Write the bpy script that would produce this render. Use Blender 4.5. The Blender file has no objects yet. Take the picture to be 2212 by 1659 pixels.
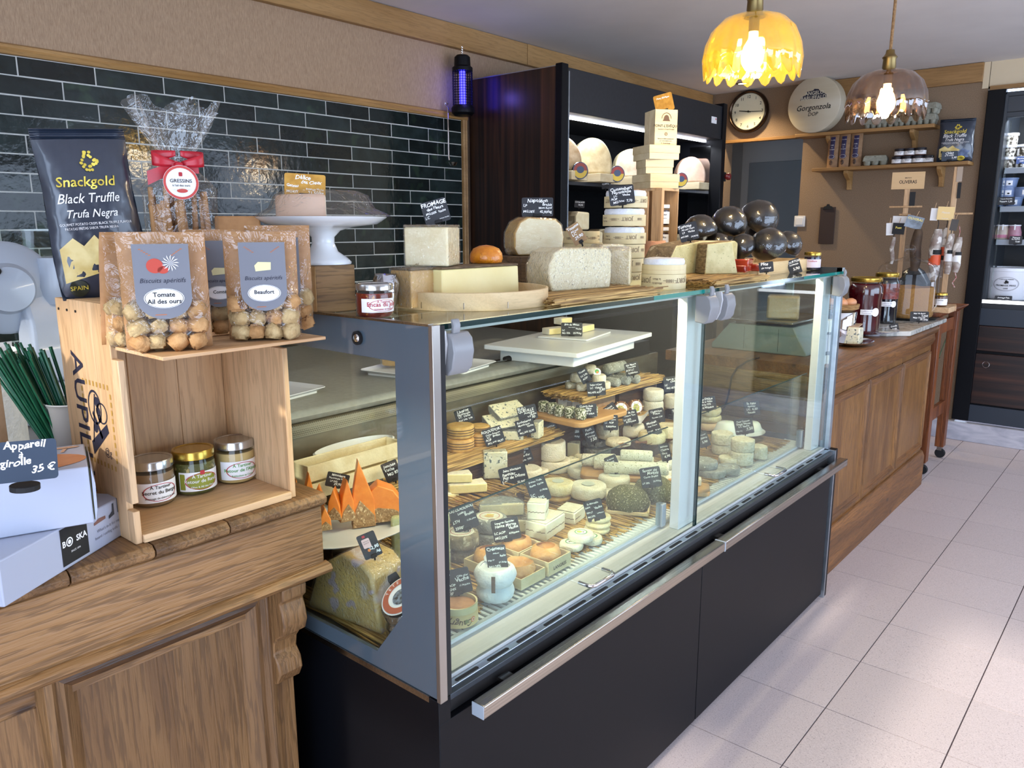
import bpy, math, random
from mathutils import Vector, Matrix, noise, Euler
random.seed(7)
PI=math.pi
S=bpy.context.scene
COL=S.collection
# ------------------------------------------------------------------ camera
CAM=Vector((0,0,1.43)); FPX=1679.44; YAW,PIT,ROL=-.7070264,.1986295,.0025875
fw=Vector((math.sin(YAW)*math.cos(PIT),math.cos(YAW)*math.cos(PIT),-math.sin(PIT)))
rt0=Vector((math.cos(YAW),-math.sin(YAW),0)); dn0=fw.cross(rt0)
c_,s_=math.cos(ROL),math.sin(ROL)
rt=c_*rt0+s_*dn0; dn=-s_*rt0+c_*dn0
cd=bpy.data.cameras.new('camera'); cam=bpy.data.objects.new('camera',cd); COL.objects.link(cam)
cd.sensor_width=36; cd.lens=FPX/2212*36; cd.clip_start=.05; cd.clip_end=60
cam.matrix_world=Matrix(((rt.x,-dn.x,-fw.x,CAM.x),(rt.y,-dn.y,-fw.y,CAM.y),(rt.z,-dn.z,-fw.z,CAM.z),(0,0,0,1)))
S.camera=cam
# ------------------------------------------------------------------ colour, world, sun, windows
S.view_settings.view_transform='Standard'; S.view_settings.look='None'
S.view_settings.gamma=1; S.view_settings.use_curve_mapping=False
S.view_settings.exposure=0.06
cy=S.cycles
cy.max_bounces=10; cy.diffuse_bounces=4; cy.glossy_bounces=4; cy.transmission_bounces=6; cy.transparent_max_bounces=28
cy.caustics_reflective=False; cy.caustics_refractive=False; cy.sample_clamp_indirect=4.0
cy.use_denoising=True
W=bpy.data.worlds.new('daylight'); S.world=W; W.use_nodes=True
bg=W.node_tree.nodes['Background']; bg.inputs[0].default_value=(.62,.76,1.0,1); bg.inputs[1].default_value=6.5
def area(name,loc,rot,sx,sy,power,color=(1,1,1),portal=False,spread=None):
    l=bpy.data.lights.new(name,'AREA'); l.shape='RECTANGLE'; l.size=sx; l.size_y=sy; l.energy=power; l.color=color
    if portal: l.cycles.is_portal=True
    if spread: l.spread=spread
    o=bpy.data.objects.new(name,l); o.location=loc; o.rotation_euler=rot; COL.objects.link(o); return o
sl=bpy.data.lights.new('sun','SUN'); sl.energy=3.6; sl.angle=math.radians(2.2); sl.color=(1,.93,.82)
so=bpy.data.objects.new('sun',sl); COL.objects.link(so); so.rotation_euler=(math.radians(63),0,0); so.location=(0,-3,4)
area('window_portal',(-.35,-1.18,1.25),(math.radians(90),0,0),5.0,2.2,1,portal=True)
area('side_portal',(2.38,1.95,1.1),(0,math.radians(90),0),1.8,2.1,1,portal=True)
area('side_portal_far',(2.38,4.3,1.55),(0,math.radians(90),0),1.5,2.6,1,portal=True)
def point(name,loc,power,color,r=.03):
    l=bpy.data.lights.new(name,'POINT'); l.energy=power; l.color=color; l.shadow_soft_size=r
    o=bpy.data.objects.new(name,l); o.location=loc; COL.objects.link(o); return o
# ------------------------------------------------------------------ pixel -> point on a known plane
def ray(px,py): return rt*(px-1106)+dn*(py-829.5)+fw*FPX
def on(ax,v,px,py):
    d=ray(px,py); return CAM+d*((v-CAM[ax])/d[ax])
def atx(x,px,py): return on(0,x,px,py)
def aty(y,px,py): return on(1,y,px,py)
def atz(z,px,py): return on(2,z,px,py)
def mpp(p): return (Vector(p)-CAM).dot(fw)/FPX
def facing(p): d=CAM-Vector(p); return math.atan2(d.y,d.x)+PI/2
# ------------------------------------------------------------------ objects
def put(o,parent=None,loc=None,rot=None):
    COL.objects.link(o)
    if parent is not None: o.parent=parent
    if loc is not None: o.location=loc
    if rot is not None: o.rotation_euler=rot if hasattr(rot,'__len__') else (0,0,rot)
    return o
def tag(o,label=None,cat=None,group=None,kind=None):
    if label: o['label']=label
    if cat: o['category']=cat
    if group: o['group']=group
    if kind: o['kind']=kind
    return o
def thing(name,label,cat,loc=(0,0,0),rot=0,group=None):
    o=bpy.data.objects.new(name,None); o.empty_display_size=.02
    put(o,None,loc,rot); return tag(o,label,cat,group)
def dup(root,loc,rot=None,label=None,group=None):
    r=root.copy(); COL.objects.link(r); r.location=loc
    if rot is not None: r.rotation_euler=rot if hasattr(rot,'__len__') else (0,0,rot)
    if label: r['label']=label
    if group: r['group']=group
    for ch in list(root.children):
        c=ch.copy(); COL.objects.link(c); c.parent=r
        for g in list(ch.children):
            d=g.copy(); COL.objects.link(d); d.parent=c
    return r
class MB:
    def __init__(s): s.v=[]; s.f=[]; s.m=[]; s.k=0
    def add(s,vs,fs,M=None):
        n=len(s.v)
        if M is not None: vs=[M@Vector(v) for v in vs]
        s.v+= [tuple(v) for v in vs]; s.f+=[tuple(n+i for i in f) for f in fs]; s.m+=[s.k]*len(fs); return s
    def box(s,x0,y0,z0,x1,y1,z1,M=None):
        vs=[(x0,y0,z0),(x1,y0,z0),(x1,y1,z0),(x0,y1,z0),(x0,y0,z1),(x1,y0,z1),(x1,y1,z1),(x0,y1,z1)]
        return s.add(vs,[(0,3,2,1),(4,5,6,7),(0,1,5,4),(1,2,6,5),(2,3,7,6),(3,0,4,7)],M)
    def lathe(s,prof,n=32,M=None,mod=None,cap=True):
        vs=[];fs=[]; L=len(prof)
        for i,(r,z) in enumerate(prof):
            for j in range(n):
                a=2*PI*j/n; rr=r*(mod(a,i) if mod else 1); vs.append((rr*math.cos(a),rr*math.sin(a),z))
        for i in range(L-1):
            for j in range(n):
                k=(j+1)%n; fs.append((i*n+j,i*n+k,(i+1)*n+k,(i+1)*n+j))
        if cap:
            if prof[0][0]>1e-5: fs.append(tuple(range(n))[::-1])
            if prof[-1][0]>1e-5: fs.append(tuple((L-1)*n+j for j in range(n)))
        return s.add(vs,fs,M)
    def tube(s,pts,r,n=8,M=None,cap=True):
        pts=[Vector(p) for p in pts]; vs=[];fs=[]; up=None
        for i,p in enumerate(pts):
            t=(pts[min(i+1,len(pts)-1)]-pts[max(i-1,0)]).normalized()
            if up is None: up=t.orthogonal().normalized()
            a=(up-t*up.dot(t)).normalized(); b=t.cross(a); up=a
            rr=r[i] if hasattr(r,'__len__') else r
            for j in range(n):
                w=2*PI*j/n; vs.append(p+a*(rr*math.cos(w))+b*(rr*math.sin(w)))
        for i in range(len(pts)-1):
            for j in range(n):
                k=(j+1)%n; fs.append((i*n+j,i*n+k,(i+1)*n+k,(i+1)*n+j))
        if cap: fs.append(tuple(range(n))[::-1]); fs.append(tuple((len(pts)-1)*n+j for j in range(n)))
        return s.add(vs,fs,M)
    def prism(s,poly,h0,h1,axis='z',M=None):
        def P(a,b,h): return {'z':(a,b,h),'y':(a,h,b),'x':(h,a,b)}[axis]
        n=len(poly); vs=[P(a,b,h0) for a,b in poly]+[P(a,b,h1) for a,b in poly]
        fs=[tuple(range(n))[::-1],tuple(range(n,2*n))]+[(i,(i+1)%n,n+(i+1)%n,n+i) for i in range(n)]
        if axis=='y': fs=[f[::-1] for f in fs]
        return s.add(vs,fs,M)
    def grid(s,fn,nu,nv,M=None,closed=False):
        vs=[fn(i/(nu-1),j/(nv-1)) for j in range(nv) for i in range(nu)]
        fs=[(j*nu+i,j*nu+i+1,(j+1)*nu+i+1,(j+1)*nu+i) for j in range(nv-1) for i in range(nu-1)]
        return s.add(vs,fs,M)
    def jitter(s,amp,sc,seed=0):
        o=Vector((seed*7.3,seed*3.1,seed*1.7)); nv=[]
        for v in s.v:
            V=Vector(v); q=noise.noise_vector(V*sc+o); nv.append(tuple(V+q*amp))
        s.v=nv; return s
    def mesh(s,name,mats,smooth=None):
        me=bpy.data.meshes.new(name); me.from_pydata(s.v,[],s.f)
        for m in (mats if isinstance(mats,(list,tuple)) else [mats]): me.materials.append(m)
        if any(s.m): me.polygons.foreach_set('material_index',s.m)
        if smooth is not None:
            me.polygons.foreach_set('use_smooth',[True]*len(me.polygons))
            try: me.set_sharp_from_angle(angle=math.radians(smooth))
            except Exception: pass
        me.update(); return me
    def build(s,name,mats,parent=None,loc=None,rot=None,smooth=None,bevel=0,bseg=2,subsurf=0):
        o=bpy.data.objects.new(name,s.mesh(name,mats,smooth)); put(o,parent,loc,rot)
        if subsurf: m=o.modifiers.new('s','SUBSURF'); m.levels=subsurf; m.render_levels=subsurf
        if bevel:
            m=o.modifiers.new('b','BEVEL'); m.width=bevel; m.segments=bseg; m.limit_method='ANGLE'; m.angle_limit=math.radians(40)
            m.use_clamp_overlap=True
            o.data.polygons.foreach_set('use_smooth',[True]*len(o.data.polygons))
            try: o.data.set_sharp_from_angle(angle=math.radians(35))
            except Exception: pass
        return o
def T(x=0,y=0,z=0,rx=0,ry=0,rz=0,s=1):
    return Matrix.Translation((x,y,z))@Euler((rx,ry,rz)).to_matrix().to_4x4()@Matrix.Scale(s,4)
def rrect(w,h,r,n=4,cx=0,cy=0):
    p=[]
    for (sx,sy,a0) in ((1,1,0),(-1,1,90),(-1,-1,180),(1,-1,270)):
        for i in range(n+1):
            a=math.radians(a0+90*i/n); p.append((cx+sx*(w/2-r)+r*math.cos(a),cy+sy*(h/2-r)+r*math.sin(a)))
    return p
def circ(r,n=24,cx=0,cy=0,ry=None): return [(cx+r*math.cos(2*PI*i/n),cy+(ry or r)*math.sin(2*PI*i/n)) for i in range(n)]
# ------------------------------------------------------------------ lettering (flat print laid on a surface through fn)
FLAT=lambda u,v,e=.0008: (u,-e,v)
_tc={}
def textmesh(s,bold):
    k=(s,bold)
    if k in _tc: return _tc[k]
    cu=bpy.data.curves.new('t','FONT'); cu.body=s; cu.size=1; cu.resolution_u=2; cu.offset=bold; cu.fill_mode='FRONT'
    ob=bpy.data.objects.new('t',cu); me=bpy.data.meshes.new_from_object(ob)
    r=([tuple(v.co) for v in me.vertices],[tuple(p.vertices) for p in me.polygons])
    bpy.data.objects.remove(ob); bpy.data.curves.remove(cu); bpy.data.meshes.remove(me)
    _tc[k]=r; return r
def letter(parent,items,mat,fn=FLAT,name='lettering',hand=False,bold=0.0,shear=0.0,rot=0,condense=1.0):
    """items: (text,u,v,size[,align]) align -1 left 0 centre 1 right; v is the baseline."""
    mb=MB(); cr,sr=math.cos(rot),math.sin(rot)
    for it in items:
        t,u,v,sz=it[:4]; al=it[4] if len(it)>4 else -1
        vs,fs=textmesh(t,bold)
        if not vs: continue
        xs=[a[0] for a in vs]; x0,x1=min(xs),max(xs); w=x1-x0
        off={-1:-x0,0:-x0-w/2,1:-x1}[al]; ph=random.random()*9
        out=[]
        for (x,y,z) in vs:
            X=(x+off)*condense; Y=y
            if hand: Y+=.07*math.sin(X*2.3+ph)+.03*math.sin(X*7+ph); X+=.05*math.sin(Y*6+X*3+ph)
            X+=shear*Y; X*=sz;Y*=sz
            uu,vv=u+X,v+Y
            out.append(fn(cr*uu-sr*vv,sr*uu+cr*vv))
        mb.add(out,fs)
    if not mb.v: return None
    return mb.build(name,mat,parent)
def flatprint(parent,poly,mat,fn=FLAT,name='print',e=.0004):
    mb=MB(); vs=[fn(a,b,e) for a,b in poly]; mb.add(vs,[tuple(range(len(vs)))]); return mb.build(name,mat,parent)
def onprint(parent,polys,mat,fn=FLAT,name='print',e=.0006,sub=0):
    mb=MB()
    for poly in polys:
        if sub:
            n_=len(poly); cx=sum(p[0] for p in poly)/n_; cy2=sum(p[1] for p in poly)/n_; vs=[fn(cx,cy2,e)]
            for k in range(1,sub+1): vs+=[fn(cx+(a-cx)*k/sub,cy2+(b-cy2)*k/sub,e) for a,b in poly]
            fs=[(0,1+i,1+(i+1)%n_) for i in range(n_)]
            for k in range(sub-1): fs+=[(1+k*n_+i,1+(k+1)*n_+i,1+(k+1)*n_+(i+1)%n_,1+k*n_+(i+1)%n_) for i in range(n_)]
            mb.add(vs,fs); continue
        vs=[fn(a,b,e) for a,b in poly]; mb.add(vs,[tuple(range(len(vs)))])
    return mb.build(name,mat,parent)
def ring(r0,r1,n=24,cx=0,cy=0,k=1.0):
    out=[]
    for i in range(n):
        a,b=2*PI*i/n,2*PI*(i+1)/n
        out.append([(cx+r0*math.cos(a),cy+k*r0*math.sin(a)),(cx+r1*math.cos(a),cy+k*r1*math.sin(a)),(cx+r1*math.cos(b),cy+k*r1*math.sin(b)),(cx+r0*math.cos(b),cy+k*r0*math.sin(b))])
    return out
def CYL(r,a0=0):   # print mapping round a cylinder; u=0 faces local -Y turned by a0
    def f(u,v,e=.0006):
        a=-PI/2+a0+u/r; return ((r+e)*math.cos(a),(r+e)*math.sin(a),v)
    return f
def band(parent,r,z0,z1,u0,u1,mat,a0=0,name='label',e=.0004,n=16):
    f=CYL(r,a0); mb=MB(); mb.grid(lambda i,j:f(u0+(u1-u0)*i,z0+(z1-z0)*j,e),n,2); return mb.build(name,mat,parent,smooth=60)
# ------------------------------------------------------------------ materials
def hexc(h):
    h=h.lstrip('#'); c=[int(h[i:i+2],16)/255 for i in (0,2,4)]
    return tuple((x/12.92 if x<=.04045 else ((x+.055)/1.055)**2.4) for x in c)+(1,)
def mat(name,c1,c2=None,scale=20,stretch=(1,1,1),detail=4,rough=.6,metal=0,bump=0,bscale=None,spec=.5,spots=None,
        rnd=0,trans=0,emit=0,emitc=None,lo=.35,hi=.65,coat=0,sss=0,dist=0,rvar=0,bstretch=None,spot2=None,alpha=1,K=1):
    scale*=K; bscale=bscale*K if bscale else None
    if spots: spots=(spots[0],spots[1]*K)+tuple(spots[2:])
    if spot2: spot2=(spot2[0],spot2[1]*K)+tuple(spot2[2:])
    m=bpy.data.materials.new(name); m.use_nodes=True; N=m.node_tree.nodes; L=m.node_tree.links; b=N['Principled BSDF']
    b.inputs['Roughness'].default_value=rough; b.inputs['Metallic'].default_value=metal
    b.inputs['Specular IOR Level'].default_value=spec; b.inputs['Coat Weight'].default_value=coat; b.inputs['Coat Roughness'].default_value=.05
    if sss: b.inputs['Subsurface Weight'].default_value=sss; b.inputs['Subsurface Radius'].default_value=(.02,.012,.006); b.inputs['Subsurface Scale'].default_value=.5
    if alpha<1: b.inputs['Alpha'].default_value=alpha
    tc=N.new('ShaderNodeTexCoord'); src=tc.outputs['Object']
    oi=N.new('ShaderNodeObjectInfo'); ad=N.new('ShaderNodeVectorMath'); ad.operation='MULTIPLY_ADD'
    cx=N.new('ShaderNodeCombineXYZ')
    for i in range(3): L.new(oi.outputs['Random'],cx.inputs[i])
    L.new(cx.outputs[0],ad.inputs[0]); ad.inputs[1].default_value=(7.3,3.7,5.1); L.new(src,ad.inputs[2]); src=ad.outputs[0]
    def nz(sc,st,det=detail,d=0):
        mp=N.new('ShaderNodeMapping'); mp.inputs['Scale'].default_value=st; L.new(src,mp.inputs[0])
        n=N.new('ShaderNodeTexNoise'); n.inputs['Scale'].default_value=sc; n.inputs['Detail'].default_value=det; n.inputs['Distortion'].default_value=d
        L.new(mp.outputs[0],n.inputs['Vector']); return n.outputs['Fac']
    def ramp(fac,a,bb,ca,cb):
        r=N.new('ShaderNodeValToRGB'); r.color_ramp.elements[0].position=a; r.color_ramp.elements[1].position=bb
        r.color_ramp.elements[0].color=ca; r.color_ramp.elements[1].color=cb; L.new(fac,r.inputs[0]); return r.outputs[0]
    k1=hexc(c1) if isinstance(c1,str) else c1
    col=None
    if c2:
        k2=hexc(c2) if isinstance(c2,str) else c2
        f=nz(scale,stretch,d=dist); col=ramp(f,lo,hi,k1,k2)
    for sp in (spots,spot2):
        if sp:
            cc,ssc,th=sp[:3]; st=sp[3] if len(sp)>3 else (1,1,1)
            f=nz(ssc,st,2); mk=ramp(f,th,min(th+.06,1),(0,0,0,1),(1,1,1,1))
            mx=N.new('ShaderNodeMix'); mx.data_type='RGBA'; L.new(mk,mx.inputs['Factor'])
            if col: L.new(col,mx.inputs['A'])
            else: mx.inputs['A'].default_value=k1
            mx.inputs['B'].default_value=hexc(cc); col=mx.outputs['Result']
    if rnd:
        h=N.new('ShaderNodeHueSaturation'); 
        mr=N.new('ShaderNodeMapRange'); mr.inputs['To Min'].default_value=1-rnd; mr.inputs['To Max'].default_value=1+rnd
        L.new(oi.outputs['Random'],mr.inputs['Value']); L.new(mr.outputs[0],h.inputs['Value'])
        if col: L.new(col,h.inputs['Color'])
        else: h.inputs['Color'].default_value=k1
        col=h.outputs[0]
    if col: L.new(col,b.inputs['Base Color'])
    else: b.inputs['Base Color'].default_value=k1
    if rvar:
        f=nz(scale*.7,stretch); mr=N.new('ShaderNodeMapRange'); mr.inputs['To Min'].default_value=max(rough-rvar,0); mr.inputs['To Max'].default_value=rough+rvar
        L.new(f,mr.inputs['Value']); L.new(mr.outputs[0],b.inputs['Roughness'])
    if bump:
        f=nz(bscale or scale,bstretch or stretch,3); bp=N.new('ShaderNodeBump'); bp.inputs['Strength'].default_value=min(bump,1); bp.inputs['Distance'].default_value=.004*max(bump,1)
        L.new(f,bp.inputs['Height']); L.new(bp.outputs[0],b.inputs['Normal'])
    if emit:
        b.inputs['Emission Color'].default_value=hexc(emitc or c1); b.inputs['Emission Strength'].default_value=emit
    return m
def glassy(name,tint='#ffffff',gloss=.06,rough=.02,bump=0,bscale=30,ior=1.45,haze=0,hazec='#ffffff',power=1.0):
    """thin clear sheet: transparent + Fresnel reflection (+ a little white haze)"""
    m=bpy.data.materials.new(name); m.use_nodes=True; N=m.node_tree.nodes; L=m.node_tree.links
    for n in list(N): N.remove(n)
    out=N.new('ShaderNodeOutputMaterial'); t=N.new('ShaderNodeBsdfTransparent'); t.inputs[0].default_value=hexc(tint)
    g=N.new('ShaderNodeBsdfGlossy'); g.inputs['Roughness'].default_value=rough; g.inputs['Color'].default_value=(1,1,1,1)
    fr=N.new('ShaderNodeLayerWeight'); fr.inputs['Blend'].default_value=.5
    pw=N.new('ShaderNodeMath'); pw.operation='POWER'; pw.inputs[1].default_value=5; L.new(fr.outputs['Facing'],pw.inputs[0])
    ad=N.new('ShaderNodeMath'); ad.operation='MULTIPLY_ADD'; ad.use_clamp=True; ad.inputs[1].default_value=.9*power; ad.inputs[2].default_value=gloss+((ior-1)/(ior+1))**2*power; L.new(pw.outputs[0],ad.inputs[0])
    mx=N.new('ShaderNodeMixShader'); L.new(ad.outputs[0],mx.inputs[0]); L.new(t.outputs[0],mx.inputs[1]); L.new(g.outputs[0],mx.inputs[2])
    res=mx.outputs[0]
    if haze:
        d=N.new('ShaderNodeBsdfDiffuse'); d.inputs[0].default_value=hexc(hazec); m2=N.new('ShaderNodeMixShader'); m2.inputs[0].default_value=haze
        L.new(res,m2.inputs[1]); L.new(d.outputs[0],m2.inputs[2]); res=m2.outputs[0]
    if bump:
        tc=N.new('ShaderNodeTexCoord'); n=N.new('ShaderNodeTexNoise'); n.inputs['Scale'].default_value=bscale; n.inputs['Detail'].default_value=3; n.inputs['Distortion'].default_value=1.5
        L.new(tc.outputs['Object'],n.inputs['Vector']); bp=N.new('ShaderNodeBump'); bp.inputs['Strength'].default_value=min(1,bump); bp.inputs['Distance'].default_value=.01*max(1,bump); L.new(n.outputs['Fac'],bp.inputs['Height'])
        L.new(bp.outputs[0],g.inputs['Normal']); L.new(bp.outputs[0],fr.inputs['Normal'])
    L.new(res,out.inputs['Surface']); return m
def wrapmix(name,base,film=.35,rough=.12,bump=.8,bscale=25):
    pass
Mt={}
def wood(name,a,b,sc=9,axis=0,rough=.55,bump=.25,knots=None,rnd=.12,gl=1.0,coat=0,lines=.5):
    """plank wood: broad tone drift, fine fibres and wavering growth lines running along one axis"""
    m=bpy.data.materials.new(name); m.use_nodes=True; N=m.node_tree.nodes; L=m.node_tree.links; p=N['Principled BSDF']
    p.inputs['Roughness'].default_value=rough; p.inputs['Coat Weight'].default_value=coat
    tc=N.new('ShaderNodeTexCoord'); oi=N.new('ShaderNodeObjectInfo'); cx=N.new('ShaderNodeCombineXYZ')
    for i in range(3): L.new(oi.outputs['Random'],cx.inputs[i])
    ad=N.new('ShaderNodeVectorMath'); ad.operation='MULTIPLY_ADD'; ad.inputs[1].default_value=(3.3,2.7,4.1); L.new(cx.outputs[0],ad.inputs[0]); L.new(tc.outputs['Object'],ad.inputs[2])
    def nz(al,ac,det,d=0):
        mp=N.new('ShaderNodeMapping'); st=[ac]*3; st[axis]=al; mp.inputs['Scale'].default_value=st; L.new(ad.outputs[0],mp.inputs[0])
        n=N.new('ShaderNodeTexNoise'); n.inputs['Scale'].default_value=1; n.inputs['Detail'].default_value=det; n.inputs['Distortion'].default_value=d; L.new(mp.outputs[0],n.inputs['Vector']); return n.outputs['Fac']
    broad=nz(1.3,9*gl,3,.8); fine=nz(5,170*gl,3)
    mp=N.new('ShaderNodeMapping'); st=[1.0]*3; st[axis]=.07; mp.inputs['Scale'].default_value=st; L.new(ad.outputs[0],mp.inputs[0])
    w=N.new('ShaderNodeTexWave'); w.wave_type='BANDS'; w.bands_direction='DIAGONAL'; w.inputs['Scale'].default_value=26*gl; w.inputs['Distortion'].default_value=9; w.inputs['Detail'].default_value=3; w.inputs['Detail Scale'].default_value=4; L.new(mp.outputs[0],w.inputs['Vector'])
    def mx(f,A,Bc,t='MIX'):
        q=N.new('ShaderNodeMix'); q.data_type='RGBA'; q.blend_type=t
        if isinstance(f,float): q.inputs['Factor'].default_value=f
        else: L.new(f,q.inputs['Factor'])
        for k,v in (('A',A),('B',Bc)):
            if isinstance(v,tuple): q.inputs[k].default_value=v
            else: L.new(v,q.inputs[k])
        return q.outputs['Result']
    def ramp(f,x0,x1):
        q=N.new('ShaderNodeMapRange'); q.inputs['From Min'].default_value=x0; q.inputs['From Max'].default_value=x1; L.new(f,q.inputs['Value']); return q.outputs[0]
    ka,kb=hexc(a),hexc(b); kd=tuple(x*.42 for x in kb[:3])+(1,)
    c=mx(ramp(broad,.35,.65),ka,kb); 
    wl=N.new('ShaderNodeMath'); wl.operation='MULTIPLY'; wl.inputs[1].default_value=lines; q=ramp(w.outputs['Fac'],.62,1.0); L.new(q,wl.inputs[0]); c=mx(wl.outputs[0],c,kd)
    fl_=N.new('ShaderNodeMath'); fl_.operation='MULTIPLY'; fl_.inputs[1].default_value=.55*lines+.1; q=ramp(fine,.56,.74); L.new(q,fl_.inputs[0]); c=mx(fl_.outputs[0],c,kd)
    if knots:
        v=N.new('ShaderNodeTexVoronoi'); v.inputs['Scale'].default_value=1; mp=N.new('ShaderNodeMapping'); st=[9]*3; st[axis]=4.5; mp.inputs['Scale'].default_value=st; L.new(ad.outputs[0],mp.inputs[0]); L.new(mp.outputs[0],v.inputs['Vector'])
        q=N.new('ShaderNodeMapRange'); q.inputs['From Min'].default_value=.11; q.inputs['From Max'].default_value=.04; L.new(v.outputs['Distance'],q.inputs['Value']); c=mx(q.outputs[0],c,hexc(knots))
    h=N.new('ShaderNodeHueSaturation'); mr=N.new('ShaderNodeMapRange'); mr.inputs['To Min'].default_value=1-rnd; mr.inputs['To Max'].default_value=1+rnd; L.new(oi.outputs['Random'],mr.inputs['Value']); L.new(mr.outputs[0],h.inputs['Value']); L.new(c,h.inputs['Color']); L.new(h.outputs[0],p.inputs['Base Color'])
    sm=N.new('ShaderNodeMath'); sm.operation='ADD'; L.new(fine,sm.inputs[0]); L.new(w.outputs['Fac'],sm.inputs[1])
    bp=N.new('ShaderNodeBump'); bp.inputs['Strength'].default_value=min(1,bump); bp.inputs['Distance'].default_value=.0015; bp.invert=True; L.new(sm.outputs[0],bp.inputs['Height']); L.new(bp.outputs[0],p.inputs['Normal'])
    Mt[name]=m; return m
def cmat(*a,**k):
    k.setdefault('K',2.6); return mat(*a,**k)
# ------------------------------------------------------------------ shared materials
linen=mat('linen_wallcovering','#b1977c','#9b8169',scale=420,stretch=(1,1,.12),detail=2,rough=.9,bump=.12,bscale=420,spot2=('#a58c73',420,.60,(1,.12,1)))
linen2=mat('tan_wallcovering','#8f7860','#7f6952',scale=180,detail=3,rough=.85,bump=.2,bscale=260)
ceilm=mat('ceiling_paint','#e2dedb','#dcd8d5',scale=3,rough=.9)
cream=mat('cream_paint','#d8c6a6',rough=.8)
greyroom=mat('grey_room_paint','#b3b1ad',rough=.8); greydoor=mat('grey_door_paint','#7b7f81',rough=.6)
floortile=mat('floor_tile','#cbbcb9','#bdaeab',scale=260,detail=2,rough=.42,rnd=.04,spots=('#a09391',220,.62),spec=.4,bump=.05,bscale=300)
grout=mat('floor_grout','#55484c',rough=.9)
wgrout=mat('wall_grout','#c4c8c6',rough=.9)
glaze=mat('green_black_glaze','#141d1c','#1f2a2a',scale=14,detail=4,rough=.12,bump=.22,bscale=30,rnd=.5,coat=0,spots=('#26352b',9,.62),rvar=.04,spec=.32)
oaktrim=wood('oak_trim','#b08a58','#96703f',sc=7,axis=1,rough=.5,bump=.12,rnd=.08,lines=.25)
oaktrimx=wood('oak_trim_x','#a57d4b','#8a6437',sc=7,axis=0,rough=.5,bump=.12,rnd=.08,lines=.25)
marblesk=mat('marble_skirting','#c9c7ce','#a9a9b4',scale=5,stretch=(1,1,3),detail=8,rough=.25,dist=1.5)
blackm=mat('black_laminate','#07080d',rough=.45,spec=.2)
blacks=mat('black_steel','#1a1c21','#202329',scale=60,rough=.42)
darkgrey=mat('dark_grey_metal','#454a50',rough=.35,metal=.6)
alu=mat('brushed_aluminium','#b3bcc4','#a2abb4',scale=20,stretch=(1,.04,1),rough=.28,metal=.85)
steel=mat('brushed_steel','#b9b2a8','#9d978f',scale=30,stretch=(8,.05,8),rough=.22,metal=1)
chrome=mat('chrome','#d7d7d9',rough=.08,metal=1)
greyplastic=mat('grey_plastic','#9aa3ac',rough=.4)
whitem=mat('white_enamel','#d9dcdc',rough=.3)
whitepl=mat('white_plastic','#e6e6e6',rough=.25)
panelgrey=mat('pale_grey_sheet','#b9bdbb',rough=.4)
ebony=mat('macassar_laminate','#1d120e','#4a2c1c',scale=6,stretch=(5.5,5.5,.14),detail=7,rough=.32,lo=.42,hi=.72,dist=.7)
ebonyh=mat('macassar_laminate_horizontal','#1d1312','#4b2c20',scale=6,stretch=(.16,5,5.5),detail=7,rough=.35,lo=.42,hi=.75,dist=.7)
glassm=glassy('clear_glass',tint='#f6fbf9',gloss=.0,ior=1.42)
glassedgelit=mat('glass_edge','#0f7f76',rough=.1,spec=.8,coat=.5)  # brighter copy of the dark edge, light put into the colour
glassedged=mat('glass_edge_dark','#10302f',rough=.1,spec=.8,coat=.5)
rubber=mat('black_rubber','#0d0d0f',rough=.7)
white=mat('white_paper','#ecebea',rough=.7)
ink=mat('black_ink','#141414',rough=.7); inkn=mat('navy_ink','#1b1b30',rough=.7)
chalk=mat('white_chalk_pen','#f4f4f0',rough=.7)
board=mat('chalkboard','#18191d','#202127',scale=40,rough=.5)
ironblk=mat('black_iron','#0c0c0d',rough=.5)
def struct(name,mb,m,parent=None,**k):
    o=mb.build(name,m,parent,**k)
    if parent is None: o['kind']='structure'
    return o
B=lambda *a:MB().box(*a)
CZ=2.45
# ------------------------------------------------------------------ shell
fl=struct('floor',B(-5,-3.2,-.06,2.4,9,-.004),grout)
x0,px_=-.6545,.3296; y0,py_=1.8888,.3352
tile=B(-.163,-.166,-.004,.163,.166,0).mesh('floor_tile',floortile)
first=None; far=MB()
for i in range(-2,4):
    for j in range(-2,13):
        cx=x0+(i+.5)*px_; cyy=y0+(j+.5)*py_
        if cyy>5.93-.1: continue
        if -1.5<cx<.75:
            o=bpy.data.objects.new('floor_tile',tile); put(o,fl,(cx,cyy,0)); 
for i in range(-14,10):
    for j in range(-15,20):
        cx=x0+(i+.5)*px_; cyy=y0+(j+.5)*py_
        if cyy<5.85 and not(-2<=i<4 and -2<=j<13 and -1.5<cx<.75) and -3<cx<2.4:
            far.box(cx-.163,cyy-.166,-.004,cx+.163,cyy+.166,0)
far.build('floor_tile_field',floortile,fl)['kind']='stuff'
struct('ceiling',B(-5,-1.3,CZ,2.4,6.05,CZ+.1),ceilm)
wl=struct('wall_left',B(-3.12,-1.3,0,-3.006,6.05,CZ),linen)
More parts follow.
